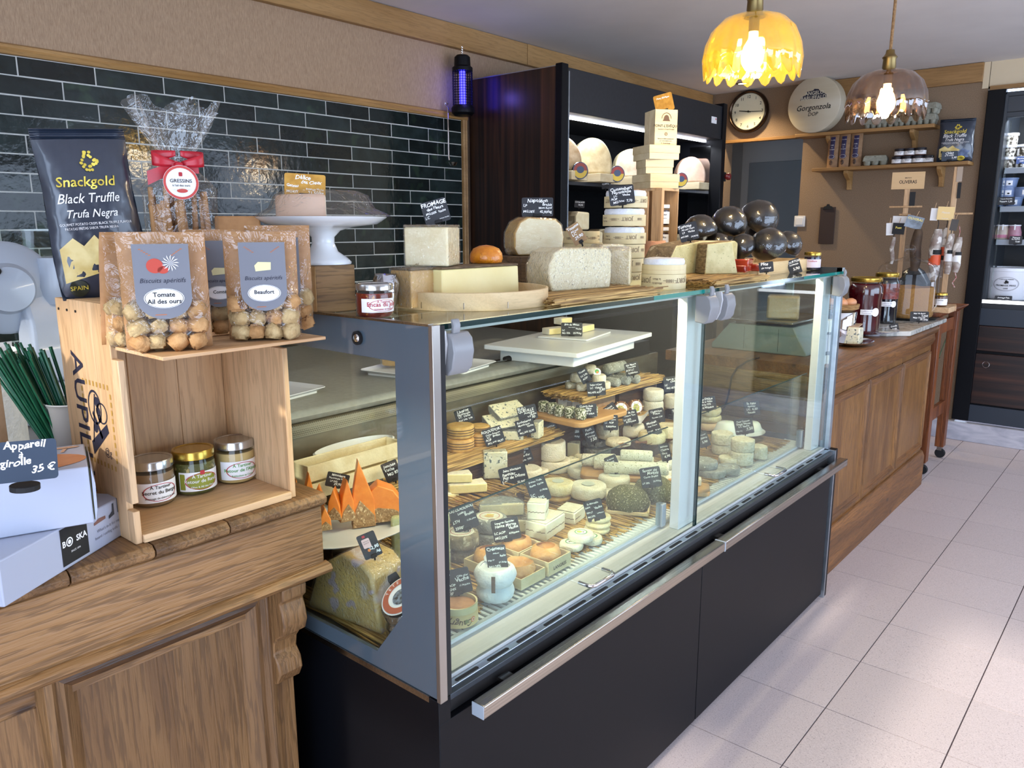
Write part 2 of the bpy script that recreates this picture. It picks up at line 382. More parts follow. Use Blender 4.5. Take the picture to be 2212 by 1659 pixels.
# tiled field on the left wall
g=MB().box(-3.006,.6,.85,-2.9990,3.10,1.986); gb=g.build('tile_grout',wgrout,wl)
for r in range(18):
    z1=1.984-r*.0622; z0=z1-.0585; off=0 if r%2==0 else .134
    for c in range(-3,10):
        a=1.010+.2455*c+off; b=a+.2405; b=min(b,3.098)
        if a<.6 or b-a<.02: continue
        mb=MB().box(-.003,-(b-a)/2,-.0287,.004,(b-a)/2,.0287)
        key=round(b-a,3)
        if key not in _tc: _tc[key]=mb.mesh('wall_tile',glaze)
        o=bpy.data.objects.new('wall_tile',_tc[key]); put(o,wl,(-3.0015+random.uniform(-.0006,.0006),(a+b)/2,(z0+z1)/2),(random.uniform(-.008,.008),0,random.uniform(-.004,.004)))
prof=[(0,0),(.016,.002),(.022,.012),(.016,.022),(.020,.03),(.010,.036),(0,.036)]
struct('trim_1',MB().prism([(-3.004+a,1.986+b) for a,b in prof],.5,3.14,'y'),oaktrim,smooth=50)
struct('trim_2',MB().prism([(-3.004+a,3.102+b) for a,b in prof],.85,1.988,'z'),oaktrim,smooth=50)
for k,(a,b) in enumerate(((-1.2,3.62),(3.625,5.92))):
    struct('trim_%d'%(3+k),B(-3.004,a,2.335,-2.972,b,CZ-.003),oaktrim,bevel=.002)
# back wall with doorway
YB=5.93
wb=MB().box(-3.1,YB,2.085,-1.08,YB+.12,CZ).box(-2.24,YB,0,-1.08,YB+.12,2.085).box(-3.12,YB,0,-2.85,YB+.12,2.085)
struct('wall_back',wb,linen2)
struct('trim_5',B(-3.0,YB-.03,2.07,-2.235,YB+.03,2.092),oaktrimx,bevel=.002)
struct('trim_6',B(-2.28,YB-.028,2.33,-1.115,YB-.001,CZ-.003),oaktrimx,bevel=.002)
struct('wall_recess',MB().box(-1.079,YB+.01,2.30,2.4,YB+.1,CZ).box(-1.115,YB-.004,2.29,-1.08,YB+.3,CZ-.001).box(.62,YB+.01,0,2.4,YB+.1,2.30),cream)
struct('trim_7',B(-1.07,YB-.01,2.275,2.3,YB+.03,2.30),oaktrimx)
struct('baseboard_back',B(-2.24,YB-.06,0,2.4,YB-.005,.125),marblesk,bevel=.003)
# back room seen through the doorway
struct('wall_hall_left',B(-3.5,YB+.13,0,-3.42,9,2.3),greyroom)
struct('wall_hall_end',MB().box(-3.42,7.5,0,-1.7,7.58,2.3),greyroom)
struct('door_1',B(-3.33,7.46,0,-2.45,7.495,2.04),greydoor,bevel=.003)
struct('wall_hall_right',B(-1.78,YB+.13,0,-1.7,7.5,2.3),greyroom)
hc=struct('ceiling_hall',B(-3.5,YB+.121,2.26,-1.7,7.6,2.33),greyroom)
for k in range(9): B(-3.42+k*.185,YB+.13,2.248,-3.42+k*.185+.18,7.45,2.259).build('ceiling_panel',greyroom,hc)
# far right and front walls (daylight side, behind the camera)
struct('wall_right',MB().box(2.4,5.6,0,2.5,6.1,CZ).box(2.4,-1.3,.2,2.5,.9,2.0).box(2.4,3.0,0,2.5,5.6,.8).box(2.4,3.0,2.3,2.5,5.6,CZ).box(2.4,-1.3,2.0,2.5,3.0,CZ).box(2.4,-1.3,0,2.5,3.0,.2),linen2)  # unseen wall, its openings sized to balance the daylight
wf=MB()
for a in ((-5,-3.2,2.4,2.2,2.62),(-5,-3.0,0,0,0)): pass
wf.box(-3.1,-1.3,2.22,2.45,-1.2,CZ)                 # head
wf.box(-3.1,-1.3,1.60,-.487,-1.2,1.93)              # bar across the left window, invented to keep sun off the gift boxes
wf.box(-3.1,-1.3,0,-.487,-1.2,.55)                  # stall riser
wf.box(-.80,-1.3,0,-.487,-1.2,2.22)                 # pier
wf.box(-3.1,-1.3,.55,-1.2,-1.2,1.60)  # added to close most of the left window and dim the front
struct('wall_front',wf,cream)
# ------------------------------------------------------------------ woods for furniture
oldpine=wood('old_pine','#9a7247','#6f4c2a',sc=6,axis=1,rough=.5,bump=.5,knots='#3a2413',rnd=.1)
oldpinex=wood('old_pine_across','#8d6942','#5f4226',sc=7,axis=0,rough=.55,bump=.5,knots='#33200f',rnd=.12)
oldpinez=wood('old_pine_upright','#8f6a42','#6d4d2e',sc=6,axis=2,rough=.5,bump=.4,knots='#3a2413',rnd=.08)
darkpine=wood('dark_waxed_pine','#5a3d22','#3c2614',sc=7,axis=1,rough=.45,bump=.4,rnd=.08)
honey=wood('honey_pine','#8a5a2c','#66401d',sc=6,axis=1,rough=.42,bump=.3,knots='#3a2413',rnd=.08)
honeyz=wood('honey_pine_upright','#8c6030','#6d461f',sc=6,axis=2,rough=.42,bump=.3,rnd=.08)
redwood=wood('red_stained_pine','#8a4c22','#64341a',sc=6,axis=2,rough=.4,bump=.2,rnd=.08)
rustic=wood('rustic_oak_board','#8e6a3e','#5b3f22',sc=5,axis=0,rough=.6,bump=.6,knots='#33200f',rnd=.1)
palepine=wood('pale_pine','#d3b087','#bd9467',sc=6,axis=2,rough=.55,bump=.12,rnd=.05,lines=.28)
palepiney=wood('pale_pine_long','#d6b48b','#bf966a',sc=6,axis=1,rough=.55,bump=.12,rnd=.05,lines=.28)
palebox=wood('pale_poplar','#e0d0aa','#cfba90',sc=8,axis=0,rough=.7,bump=.1,rnd=.05,lines=.10,gl=1.6)
poplary=wood('pale_poplar_long','#dfc79c','#cfb283',sc=8,axis=1,rough=.7,bump=.1,rnd=.05,lines=.10,gl=1.6)
beech=wood('beech_board','#c89a60','#b3834a',sc=7,axis=1,rough=.5,bump=.1,rnd=.05,lines=.10,gl=1.6)
def moulded_frame(name,parent,x,y0,y1,z0,z1,m,w=.035,d=.02,recess=.012,mz=None):
    """raised moulding on a +X facing plane, four mitred lengths"""
    pr=[(0,0),(w*.12,d*.9),(w*.3,d),(w*.45,d*.45),(w*.62,d*.55),(w*.8,d*.15),(w,-recess)]
    for side in range(4):
        mb=MB(); c=[(y0,z0),(y1,z0),(y1,z1),(y0,z1)]
        a=c[side]; b=c[(side+1)%4]; ins=lambda p,t:(p[0]+(t if p[0]==y0 else -t),p[1]+(t if p[1]==z0 else -t))
        vs=[]
        for (t,h) in pr:
            p,q=ins(a,t),ins(b,t); vs+=[(x+h,p[0],p[1]),(x+h,q[0],q[1])]
        mb.add(vs,[(2*i,2*i+1,2*i+3,2*i+2) for i in range(len(pr)-1)])
        mb.build(name,m if side%2==0 else (mz or m),parent,smooth=35)
# ---------------- old shop counter, front left
t=thing('shop_counter','old waxed pine shop counter with moulded door panel and carved corbel, front left','counter',(-1.27,.5,0))
ix=lambda px,py,x=-1.2:atx(x,px,py)
seams=[-.12,.04,.20,atx(-1.19,158,1268).y,atx(-1.19,341,1195).y,atx(-1.19,502,1140).y,.852]
for a,b in zip(seams,seams[1:]):
    MB().prism([(-.62,.905),(.062,.905),(.073,.912),(.075,.922),(.066,.931),(-.62,.931)],a-.5+.0012,b-.5-.0012,'y').build('plank',oldpinex,t,smooth=40,bevel=.0015)
B(-.6,-.62,.785,.063,.345,.9045).build('frieze',oldpine,t,bevel=.003)
MB().prism([(.06,.768),(.078,.771),(.083,.779),(.078,.787),(.06,.79)],-.62,.35,'y').build('bead_moulding',oldpine,t,smooth=60)
B(-.6,-.62,0,-.018,.30,.784).build('carcass',darkpine,t)
B(-.02,-.62,.70,.0,.30,.784).build('rail',oldpine,t)
pL,pR=atx(-1.265,73,1475).y-.5,atx(-1.265,584,1270).y-.5
B(-.02,pR-.005,0,.001,.30,.701).build('stile',oldpinez,t,bevel=.002)
B(-.02,-.62,0,.001,pL+.005,.701).build('stile',oldpinez,t,bevel=.002)
B(-.02,pL,0,-.008,pR,.77).build('panel',oldpinez,t)
moulded_frame('panel_moulding',t,.0,pL,pR,.06,.765,darkpine,w=.062,d=.022,recess=.008,mz=oldpinez)
cor=[(0,.765),(.068,.765),(.066,.742),(.055,.732),(.062,.712),(.066,.69),(.058,.668),(.038,.655),(.026,.64),(.022,.618),(.036,.60),(.04,.578),(.028,.556),(.008,.545),(0,.535)]
MB().prism(cor,.245,.298,'y').build('corbel',oldpinez,t,smooth=50,bevel=.003)
# ---------------- refrigerated counter case
bluepanel=mat('enamelled_glass_panel','#4b5862',rough=.03,spec=.8,coat=.6)
deckm=mat('deck_steel','#a8a49a','#8f8b82',scale=10,rough=.35,metal=.7)
warmsteel=mat('back_wall_steel','#a69b86','#8b8171',scale=8,stretch=(1,1,3),rough=.3,metal=.85)
perf=mat('perforated_steel','#bdb8a4',rough=.4,metal=.4)
stone=mat('grey_stone_top','#8f8f88','#85857e',scale=60,rough=.35,spec=.5)
def perforate(m):
    N=m.node_tree.nodes;L=m.node_tree.links;b=N['Principled BSDF']
    tc=N.new('ShaderNodeTexCoord'); v=N.new('ShaderNodeTexVoronoi'); v.inputs['Scale'].default_value=170; v.inputs['Randomness'].default_value=0
    L.new(tc.outputs['Object'],v.inputs['Vector']); r=N.new('ShaderNodeValToRGB'); r.color_ramp.elements[0].position=.30;r.color_ramp.elements[1].position=.36
    r.color_ramp.elements[0].color=hexc('#2c2a24'); r.color_ramp.elements[1].color=hexc('#c4bea8'); L.new(v.outputs['Distance'],r.inputs[0]); L.new(r.outputs[0],b.inputs['Base Color'])
perforate(perf)
CX=-.915; Y0,Y1=.867,2.955; ZT=1.272
t=thing('refrigerated_case','long glass fronted refrigerated cheese counter on a black base','display case',(CX,Y0,0))
def C(mb,name,m,**k): # case parts are modelled in world space, shifted to the thing's origin
    mb.v=[(a-CX,b-Y0,c) for a,b,c in mb.v]; return mb.build(name,m,t,**k)
C(B(-1.69,Y0+.003,0.02,CX-.03,Y1-.03,.585),'base',blackm)
C(B(CX-.028,Y0+.001,.02,CX,1.887,.548),'front_panel',blackm,bevel=.001)
C(B(CX-.028,1.890,.02,CX,Y1-.028,.548),'front_panel',blackm,bevel=.001)
C(B(-1.69,Y0,0.005,CX-.0005,Y0+.03,.5945),'side_panel',blackm,bevel=.001)
C(B(-1.69,Y1-.001,0.0,CX+.004,Y1+.022,.602),'side_panel',blackm,bevel=.001)
C(B(CX-.02,Y1-.012,.0,CX+.006,Y1-.002,.60),'edge_strip',alu)
C(B(CX-.03,Y0+.03,.549,CX-.014,Y1-.03,.575),'shadow_gap',rubber)
C(B(CX-.013,Y0+.03,.585,CX,Y1-.012,.5965),'rim',darkgrey,bevel=.001)
C(B(CX-.032,Y0+.03,.58,CX-.0135,Y1-.012,.599),'vent_rail',alu,bevel=.001)
n=22
for k in range(n):
    y=Y0+.075+k*(Y1-Y0-.12)/n
    C(MB().prism(rrect(.0085,.062,.004,3,CX-.0215,y+.02),.5985,.5996),'vent_slot',rubber)
C(B(-1.045,Y0+.03,.592,CX-.034,Y1-.012,.606),'front_ledge',panelgrey,bevel=.001)
# grille: one frame and the bars between its slots
C(MB().box(-1.036,Y0+.02,.606,-1.024,Y1-.02,.616).box(-1.10,Y0+.02,.606,-1.094,Y1-.02,.616),'grille_frame',whitem,bevel=.001)
mb=MB(); k=0; y=Y0+.075
while y<Y1-.03: mb.box(-1.094,y,.611,-1.036,y+.0085,.616); y+=.0172
C(mb,'grille_bars',whitem)['kind']='stuff'
C(B(-1.10,Y0+.02,.58,-1.03,Y1-.02,.586),'grille_dark',rubber)  # black sheet put in for the shade seen through the slots
C(B(-1.68,Y0+.02,.595,-1.10,Y1-.02,.612),'deck',deckm)
C(B(-1.69,Y0+.02,.612,-1.678,Y1-.02,.90),'back_wall',warmsteel)
C(MB().prism([(-1.685,.90),(-1.66,.905),(-1.625,.948),(-1.685,.948)],Y0+.02,2.35,'y'),'perforated_strip',perf)
C(MB().prism([(-2.1,.955),(-1.625,.955),(-1.607,.962),(-1.601,.973),(-1.607,.984),(-1.62,.988),(-2.1,.988)],Y0+.0,2.35,'y'),'work_surface',stone,smooth=50)
C(B(-2.08,Y0+.02,.02,-1.70,2.9,.954),'rear_cupboard',blackm)
# end panel: enamelled border with a clear window
o1=[(-.918,.597),(-.918,ZT),(-1.62,ZT),(-1.62,1.208),(-1.007,1.205),(-1.010,.73),(-1.086,.632),(-1.62,.628),(-1.62,.597)]
C(MB().prism(o1,Y0+.002,Y0+.011,'y'),'end_panel',bluepanel,bevel=.0008)
C(B(-1.62,Y0+.004,.628,-1.0,Y0+.009,1.207),'end_window',glassm)
C(B(-1.62,Y0-.001,.585,-.94,Y0+.012,.5968),'end_sill',steel)
C(B(-1.62,Y0,ZT,-.92,Y0+.012,ZT+.004),'top_trim',steel)
steelp=mat('plain_steel','#a7a19a',rough=.28,metal=.9)
C(B(-.918,Y0-.002,.595,-.908,Y0+.016,ZT+.003),'corner_strip',steelp,bevel=.001)
C(B(-.935,Y0+.0165,.60,-.912,Y0+.030,ZT),'corner_seal',rubber)
kn=MB().lathe([(0,0),(.0085,0),(.0085,.004),(.006,.007),(0,.0075)],20,T(rx=PI/2)); kk=aty(Y0,773,730)
C(MB().lathe([(.0085,0),(.0125,0),(.0125,.005),(.0085,.005)],24,T(kk.x,Y0+.001,kk.z,rx=PI/2),cap=False),'knob_ring',rubber)
C(MB().add([(a+kk.x,b+Y0+.001,c+kk.z) for a,b,c in kn.v],kn.f),'knob',chrome,smooth=50)
# posts, glazing
for a,b in ((1.845,1.935),(2.862,2.94)): C(B(-1.0,a,.606,-.972,b,1.262),'post',whitem,bevel=.002)
C(B(-.985,Y0+.03,1.252,-.958,Y1-.02,1.2605),'top_rail',panelgrey,bevel=.001)
for a,b in ((Y0+.032,1.904),(1.908,Y1-.012)):
    C(B(-.957,a,.606,-.951,b,1.258),'front_glass',glassm)
    for yy in (a,b-.003): C(B(-.9575,yy,.602,-.9505,yy+.003,1.258),'glass_edge',glassedged)
    C(B(-1.018,a+.01,.62,-1.014,b-.06,.893),'sneeze_glass',glassm)
    C(B(-1.0182,a+.01,.893,-1.0138,b-.06,.8945),'glass_edge',glassedged)
    C(B(-1.50,a-.02,1.2625,-.932,b+.006,ZT),'top_glass',glassm)
    C(B(-.9325,a-.02,1.2622,-.930,b+.006,ZT-.0005),'top_glass_edge',glassedgelit if 0 else glassedged)
    for yy in (a+.01,b-.085): C(B(-1.03,yy,.612,-1.008,yy+.022,.678),'glass_bracket',greyplastic,bevel=.002)
C(B(-.9322,1.60,1.2619,-.9297,1.90,ZT),'top_glass_edge',glassedgelit); C(B(-.9322,2.55,1.2619,-.9297,2.94,ZT),'top_glass_edge',glassedgelit)  # brighter stretches of one glass edge, light put into the colour
for a,b in ((.60,.63),(1.22,ZT)): C(B(-1.62,Y1-.01,a,-.95,Y1-.003,b),'far_frame',alu)
C(B(-1.62,Y1-.010,.60,-.952,Y1-.004,ZT-.01),'far_window',glassm)
C(B(-.957,Y1-.012,.60,-.935,Y1+.012,ZT+.012),'far_post',alu,bevel=.001)
C(B(-1.62,Y1-.012,ZT-.012,-.937,Y1+.012,ZT+.012),'far_cap',darkgrey)
C(B(-1.008,Y0+.06,1.252,-.990,Y1-.05,1.2605),'led_strip',mat('led_diffuser','#fff3d8',emit=1.6,emitc='#fff0cc'))
# hinge clamps on the top glass
clampm=mat('clamp_grey','#87888a',rough=.35); clampw=mat('clamp_side','#bfc0c2',rough=.3)
def clamp(y,flip):
    s=-1 if flip else 1
    W=lambda mb:MB().add([(a-CX,b-Y0,c) for a,b,c in mb.v],mb.f)
    X=CX-.020
    pr=[(X-.012,1.257),(X+.020,1.257),(X+.030,1.247),(X+.034,1.225),(X+.028,1.196),(X+.016,1.184),(X-.012,1.188)]
    a,b=sorted((y+s*.007,y+s*.056)); c=C(MB().prism(pr,a,b,'y'),'hinge_clamp',clampm,bevel=.0025)
    a,b=sorted((y,y+s*.0065)); pr2=[(X-.014,1.262),(X+.016,1.262),(X+.020,1.240),(X+.014,1.205),(X+.004,1.186),(X-.010,1.190),(X-.014,1.215)]
    W(MB().prism(pr2,a,b,'y')).build('side_plate',clampw,c,bevel=.0012)
    a,b=sorted((y+s*.018,y+s*.034)); W(MB().prism([(X+.014,1.254),(X+.022,1.256),(X+.024,1.270),(X+.020,1.280),(X+.014,1.280),(X+.016,1.268)],a,b,'y')).build('hinge_tab',clampm,c,bevel=.002)
    W(MB().lathe([(0,0),(.0065,0),(.0065,.002),(0,.003)],16,T(X+.003,y-s*.0002,1.232,rx=s*PI/2))).build('screw_ring',rubber,c); W(MB().lathe([(0,0),(.004,0),(.004,.0035),(0,.0045)],14,T(X+.003,y-s*.0002,1.232,rx=s*PI/2))).build('hinge_screw',chrome,c)
    for k in range(6): W(MB().box(X-.016,min(y,y+s*.0065),1.190+.005*k,X-.0135,max(y,y+s*.0065),1.1925+.005*k)).build('ratchet_tooth',clampm,c)
clamp(Y0+.034,False); clamp(1.895,True); clamp(1.93,False); clamp(2.935,True)
for y in (1.345,2.38):
    p=[(-.951,y,.640),(-.925,y,.640),(-.918,y+.004,.640),(-.914,y+.012,.640),(-.914,y+.082,.640),(-.918,y+.09,.640),(-.925,y+.094,.640),(-.951,y+.094,.640)]
    C(MB().tube(p,.0045,8),'door_handle',chrome,smooth=60)
for a,b in ((.935,1.925),(1.929,2.965)): C(B(-.898,a,.545,-.868,b,.572),'bumper_rail',steel,bevel=.0025)
C(B(-.8985,1.924,.5445,-.8675,1.930,.5725),'rail_joint',greyplastic)
C(B(-.898,.9335,.545,-.868,.9355,.572),'rail_end_cap',greyplastic,bevel=.001)
for y in (1.03,1.96,2.78): C(B(-.92,y,.552,-.897,y+.03,.566),'rail_bracket',steel)
sg=C(B(-1.09,Y0+.03,.6165,-1.045,Y0+.075,.6185),'thermometer_plate',darkgrey)
la=area('case_led',(-1.0,1.9,1.248),(0,math.radians(-32),0),.03,1.95,13.5,color=(1,.87,.60))
la.rotation_euler=(0,math.radians(24),0)
# ---------------- far wooden counter
t=thing('panelled_counter','long honey brown panelled wooden counter beyond the glass case','counter',(-.99,2.995,0))
ox,oy=-.99,2.995; L_=1.69
B(-.62,.0,.0,-.02,L_,.862).build('carcass',rustic,t)
MB().prism([(-.68,.862),(.016,.862),(.026,.872),(.03,.885),(.024,.898),(.01,.905),(-.68,.905)],-.006,L_+.02,'y').build('top',honey,t,smooth=50)
MB().prism([(-.01,.80),(.006,.80),(.018,.83),(.012,.8615),(-.01,.8615)],0,L_,'y').build('cornice',honey,t,smooth=50)
MB().prism([(-.01,0),(.022,0),(.022,.17),(.012,.195),(.004,.20),(-.01,.2)],-.004,L_+.01,'y').build('plinth',honey,t,smooth=40,bevel=.002)
B(-.02,0,.2,.0,L_,.8).build('front_frame',honeyz,t)
w=(L_-.12)/3
for k in range(3):
    a=.04+k*(w+.02); 
    B(-.015,a+.02,.24,.004,a+w-.02,.755).build('panel',honeyz,t)
    moulded_frame('panel_moulding',t,.004,a,a+w,.225,.77,honey,w=.04,d=.012,recess=.0,mz=honeyz)
for z0,z1 in ((.0,.2),(.2,.45),(.45,.66),(.66,.862)):
    B(-.62,-.012,z0+.001,-.0,.0005,z1-.001).build('end_board',rustic,t,bevel=.003)
# marble slab on its far end
t=thing('marble_slab','pale veined marble slab with clipped corner on the far wooden counter','slab',(-1.2,4.45,.9055))
MB().prism([(-.3,-.42),(.15,-.42),(.235,-.33),(.24,.40),(-.3,.40)],0,.024).build('slab',mat('veined_marble','#c6c2b8','#93938c',scale=12,detail=8,rough=.15,dist=2,lo=.45,hi=.62),t,bevel=.004)
# tall trolley table on casters
t=thing('trolley_table','tall reddish wooden table on casters beyond the panelled counter','table',(-1.0,4.9,0))
for x in (-.045,-.5):
    for y in (-.03,.41):
        B(x,y,.075,x+.05,y+.065,.93).build('leg',redwood,t,bevel=.003)
        c=MB().lathe([(0,-.011),(.026,-.011),(.03,-.006),(.03,.006),(.026,.011),(0,.011)],20,T(x+.03,y+.03,.0305,rx=PI/2)).build('caster',rubber,t,smooth=40)
        MB().box(x+.012,y+.012,.05,x+.04,y+.05,.074).build('caster_fork',steel,c)
MB().prism([(-.56,.93),(.0,.93),(.03,.955),(.032,.962),(-.56,.962)],-.14,.56,'y').build('table_top',redwood,t,smooth=30,bevel=.003)
for z in (.30,.82):
    B(-.035,.03,z,-.012,.41,z+.075).build('side_rail',redwood,t,bevel=.002)
    B(-.46,-.02,z,-.045,.0,z+.06).build('end_rail',redwood,t,bevel=.002)
B(-.46,.0,.30,-.03,.41,.318).build('lower_shelf',redwood,t)
# ------------------------------------------------------------------ tall open fridge on the left wall
FX=-2.38; FY0,FY1=3.15,4.93; FZ=2.19
t=thing('wall_fridge','tall black open fronted fridge with dark striped side panel and lit cheese shelves','fridge',(FX,FY0,0))
def F(mb,name,m,**k): mb.v=[(a-FX,b-FY0,c) for a,b,c in mb.v]; return mb.build(name,m,t,**k)
F(B(-2.985,FY0,.0,FX-.03,FY0+.035,FZ),'side_panel',ebony)
F(B(-2.985,FY0-.001,FZ,FX-.03,FY0+.036,FZ+.004),'side_panel_edge',alu)
F(B(FX-.03,FY0-.002,0,FX+.01,FY0+.05,FZ+.012),'front_post',blackm,bevel=.003)
F(B(FX+.004,FY0+.05,0,FX+.012,FY0+.058,FZ-.02),'post_strip',alu)
F(B(-2.985,FY1-.05,0,FX+.01,FY1,FZ+.02),'front_post',blackm,bevel=.003)
F(B(FX-.10,FY0+.05,1.985,FX,FY1-.05,FZ),'canopy',blacks,bevel=.003)
F(B(-2.985,FY0+.035,1.985,FX-.10,FY1-.05,FZ),'top_box',blackm)
F(B(-2.98,FY0+.035,.1,-2.94,FY1-.05,1.985),'back_panel',mat('black_perforated_panel','#060709',rough=.8,spec=.1,spots=('#000000',60,.6,(1,.3,3))))
for z,d in ((1.672,.16),(1.30,.10),(.95,.06)):
    F(B(-2.94,FY0+.05,z-.02,FX-d,FY1-.05,z),'shelf',blacks,bevel=.002)
F(B(-2.985,FY0+.035,0,FX-.02,FY1-.05,.55),'base',blackm)
F(B(FX-.115,FY0+.06,1.975,FX-.10,FY1-.06,1.984),'led_tube',mat('cold_led','#eef2ff',emit=14,emitc='#e9eeff'))
for z in (1.27,): F(B(FX-.13,FY0+.06,z,FX-.11,FY1-.06,z+.005),'shelf_strip',darkgrey)
lab=F(B(FX+.0005,FY1-.20,2.075,FX+.0025,FY1-.13,2.115),'rating_sticker',white)
F(B(FX+.0028,FY1-.148,2.098,FX+.0032,FY1-.138,2.108),'sticker_dot',mat('red_print','#c02a2a'))
F(B(-2.60,FY1-.0525,1.2,-2.45,FY1-.051,1.95),'side_mirror',chrome)
fl_=area('fridge_led',(FX-.12,4.04,1.962),(0,0,0),.03,1.6,11,color=(.86,.91,1)); fl_.rotation_euler=(0,math.radians(14),0)
# emergency knob on its far side
t=thing('emergency_switch','small dark red knob on black socket beside the doorway','knob',(FX-.01,FY1+.001,1.755))
B(-.02,0,-.03,.02,.03,.03).build('socket',rubber,t,bevel=.004)
MB().lathe([(0,0),(.014,0),(.014,.01),(.022,.014),(.022,.03),(.016,.036),(0,.037)],20,T(.02,.016,0,ry=PI/2)).build('knob',mat('dark_red_plastic','#6e1c1c',rough=.35),t,smooth=50)
# ------------------------------------------------------------------ fridge in the back recess
RX=-1.075; RY=5.93
t=thing('recess_fridge','black built in fridge with dark wood drawers, at the right edge behind the trolley table','fridge',(RX,RY,0))
def F(mb,name,m,parent=None,**k): mb.v=[(a-RX,b-RY,c) for a,b,c in mb.v]; return mb.build(name,m,parent or t,**k)
XR=.6
F(B(RX,RY-.03,.135,RX+.10,RY+.03,2.272),'front_post',blackm,bevel=.004)
F(B(RX+.10,RY-.02,.96,RX+.115,RY+.5,2.24),'inner_post',darkgrey)
F(B(RX+.10,RY-.01,2.10,XR,RY+.05,2.255),'canopy',darkgrey,bevel=.003)
for z in (2.13,2.225): F(B(RX+.10,RY-.013,z,XR,RY-.0095,z+.004),'canopy_line',rubber)
F(B(RX+.10,RY+.50,.9,XR,RY+.54,2.24),'back_panel',mat('black_slotted_panel','#0b0e12',rough=.5,spots=('#1a2026',30,.62,(1,1,6))))
F(B(RX,RY+.52,.12,XR,RY+.56,2.27),'carcass',blackm)
for z in (1.795,1.555,1.345): 
    s=F(B(RX+.13,RY+.06,z-.012,XR,RY+.5,z),'shelf',darkgrey); F(B(RX+.13,RY+.045,z-.035,XR,RY+.06,z+.001),'shelf_front',greyplastic,bevel=.002)
F(B(RX+.10,RY-.01,.90,XR,RY+.5,.955),'floor_deck',blacks)
F(B(RX+.10,RY-.018,.935,XR,RY-.01,.957),'light_strip',mat('white_led','#ffffff',emit=2))
F(B(RX+.09,RY-.02,.79,XR,RY+.02,.90),'apron',mat('blue_black_steel','#27303b',rough=.4))
for a,b in ((.62,.785),(.26,.60)): F(B(RX+.10,RY-.02,a,XR,RY+.02,b),'drawer_front',ebonyh,bevel=.002)
F(B(RX+.09,RY+.0,.13,XR,RY+.02,.90),'drawer_carcass',blackm)
F(B(RX+.09,RY-.025,.135,XR,RY+.02,.25),'kick_panel',mat('blue_black_steel2','#2a323c',rough=.4))
F(MB().tube([(RX+.165+.02*math.cos(i*PI/12),RY-.024,.53+.02*math.sin(i*PI/12)) for i in range(25)],.0022,6),'chrome_ring',chrome,smooth=60)  # thin chrome ring on the drawer front
F(B(RX+.14,RY-.03,.97,RX+.143,RY+.02,2.08),'glass_screen',glassm)
area('recess_led',(-.55,RY+.05,2.09),(math.radians(18),0,0),.8,.04,7,color=(.86,.92,1))
# ------------------------------------------------------------------ pendants, spot
amber=glassy('amber_glass',tint='#fdf3bd',gloss=.07,rough=.03,ior=1.6,haze=.07,hazec='#ffe45a')
smoke=glassy('smoked_glass',tint='#e2d0bd',gloss=.08,rough=.03,ior=1.6,haze=0)
bulbm=mat('bulb','#ffdca0',emit=40,emitc='#ffd28a'); brass=mat('antique_brass','#7c6a43',rough=.35,metal=.9)
rope=mat('jute_cord','#9b7c57','#775b3b',scale=140,rough=.9,bump=.6)
def pendant(px,py,y,gm,label,R=.137):
    p=aty(y,px,py)
    t=thing('pendant_lamp',label,'lamp',(p.x,p.y,p.z-.05),.1)
    n=16*5
    prof=[(.022,.118),(.05,.116),(.085,.104),(.115,.075),(.131,.038),(.137,.008),(.131,-.022)]
    mod=lambda a,i: 1+(.012*i)*abs(math.cos(8*a))*(1 if i<6 else .9)-.01*i
    mb=MB().lathe([(r*R/.137,z) for r,z in prof],n,mod=mod,cap=False)
    # pointed petals: pull the rim down between flutes
    L=len(prof); k=0
    for j in range(n):
        v=mb.v[(L-1)*n+j]; a=2*PI*j/n; mb.v[(L-1)*n+j]=(v[0],v[1],v[2]-.034*abs(math.cos(8*a)))
        v=mb.v[(L-2)*n+j]; mb.v[(L-2)*n+j]=(v[0],v[1],v[2]-.008*abs(math.cos(8*a)))
    sh=mb.build('shade',gm,t,smooth=80); so_=sh.modifiers.new('t','SOLIDIFY'); so_.thickness=.004
    MB().lathe([(0,.19),(.014,.19),(.016,.178),(.020,.172),(.026,.165),(.022,.158),(.024,.118),(.03,.112),(.0,.112)],24).build('holder',brass,t,smooth=40)
    b=MB().lathe([(0,-.035),(.018,-.03),(.030,-.012),(.033,.01),(.026,.035),(.014,.055),(.013,.075),(0,.076)],20).build('bulb',bulbm,t,smooth=60)
    MB().lathe([(0,.074),(.015,.074),(.015,.112),(0,.112)],16).build('bulb_cap',brass,t)
    top=CZ-(p.z-.05)
    MB().tube([(0,0,.188),(.002,0,.188+(top-.188)*.4),(0,.001,top)],.0055,8).build('cord',rope,t,smooth=60)
    MB().lathe([(0,top),(.05,top),(.048,top-.012),(.01,top-.02),(0,top-.02)],24).build('ceiling_rose',brass,t,smooth=40)
    return t
def mixp(py): return py
pendant(1627,88,2.28,amber,'amber petal glass pendant lamp with lit bulb hanging nearest the camera',.137)
pendant(1916,196,3.18,smoke,'smoked petal glass pendant lamp with lit bulb hanging before the egg cartons',.137)
for px,py,y in ((1627,100,2.28),(1916,205,3.18)):
    p=aty(y,px,py); point('pendant_light',(p.x,p.y,p.z-.115),7,(1,.80,.52),.03)
p=atz(CZ,1604,180)
t=thing('ceiling_spot','small round recessed ceiling spotlight lit above the wall clock','lamp',(p.x,p.y,CZ-.004))
MB().lathe([(.03,0),(.045,0),(.047,.004),(.03,.004)],28,cap=False).build('trim_ring',brass,t)
MB().lathe([(0,.001),(.03,.001)],24,cap=False).build('lens',mat('spot_lens','#ffe6b8',emit=18,emitc='#ffdca0'),t)
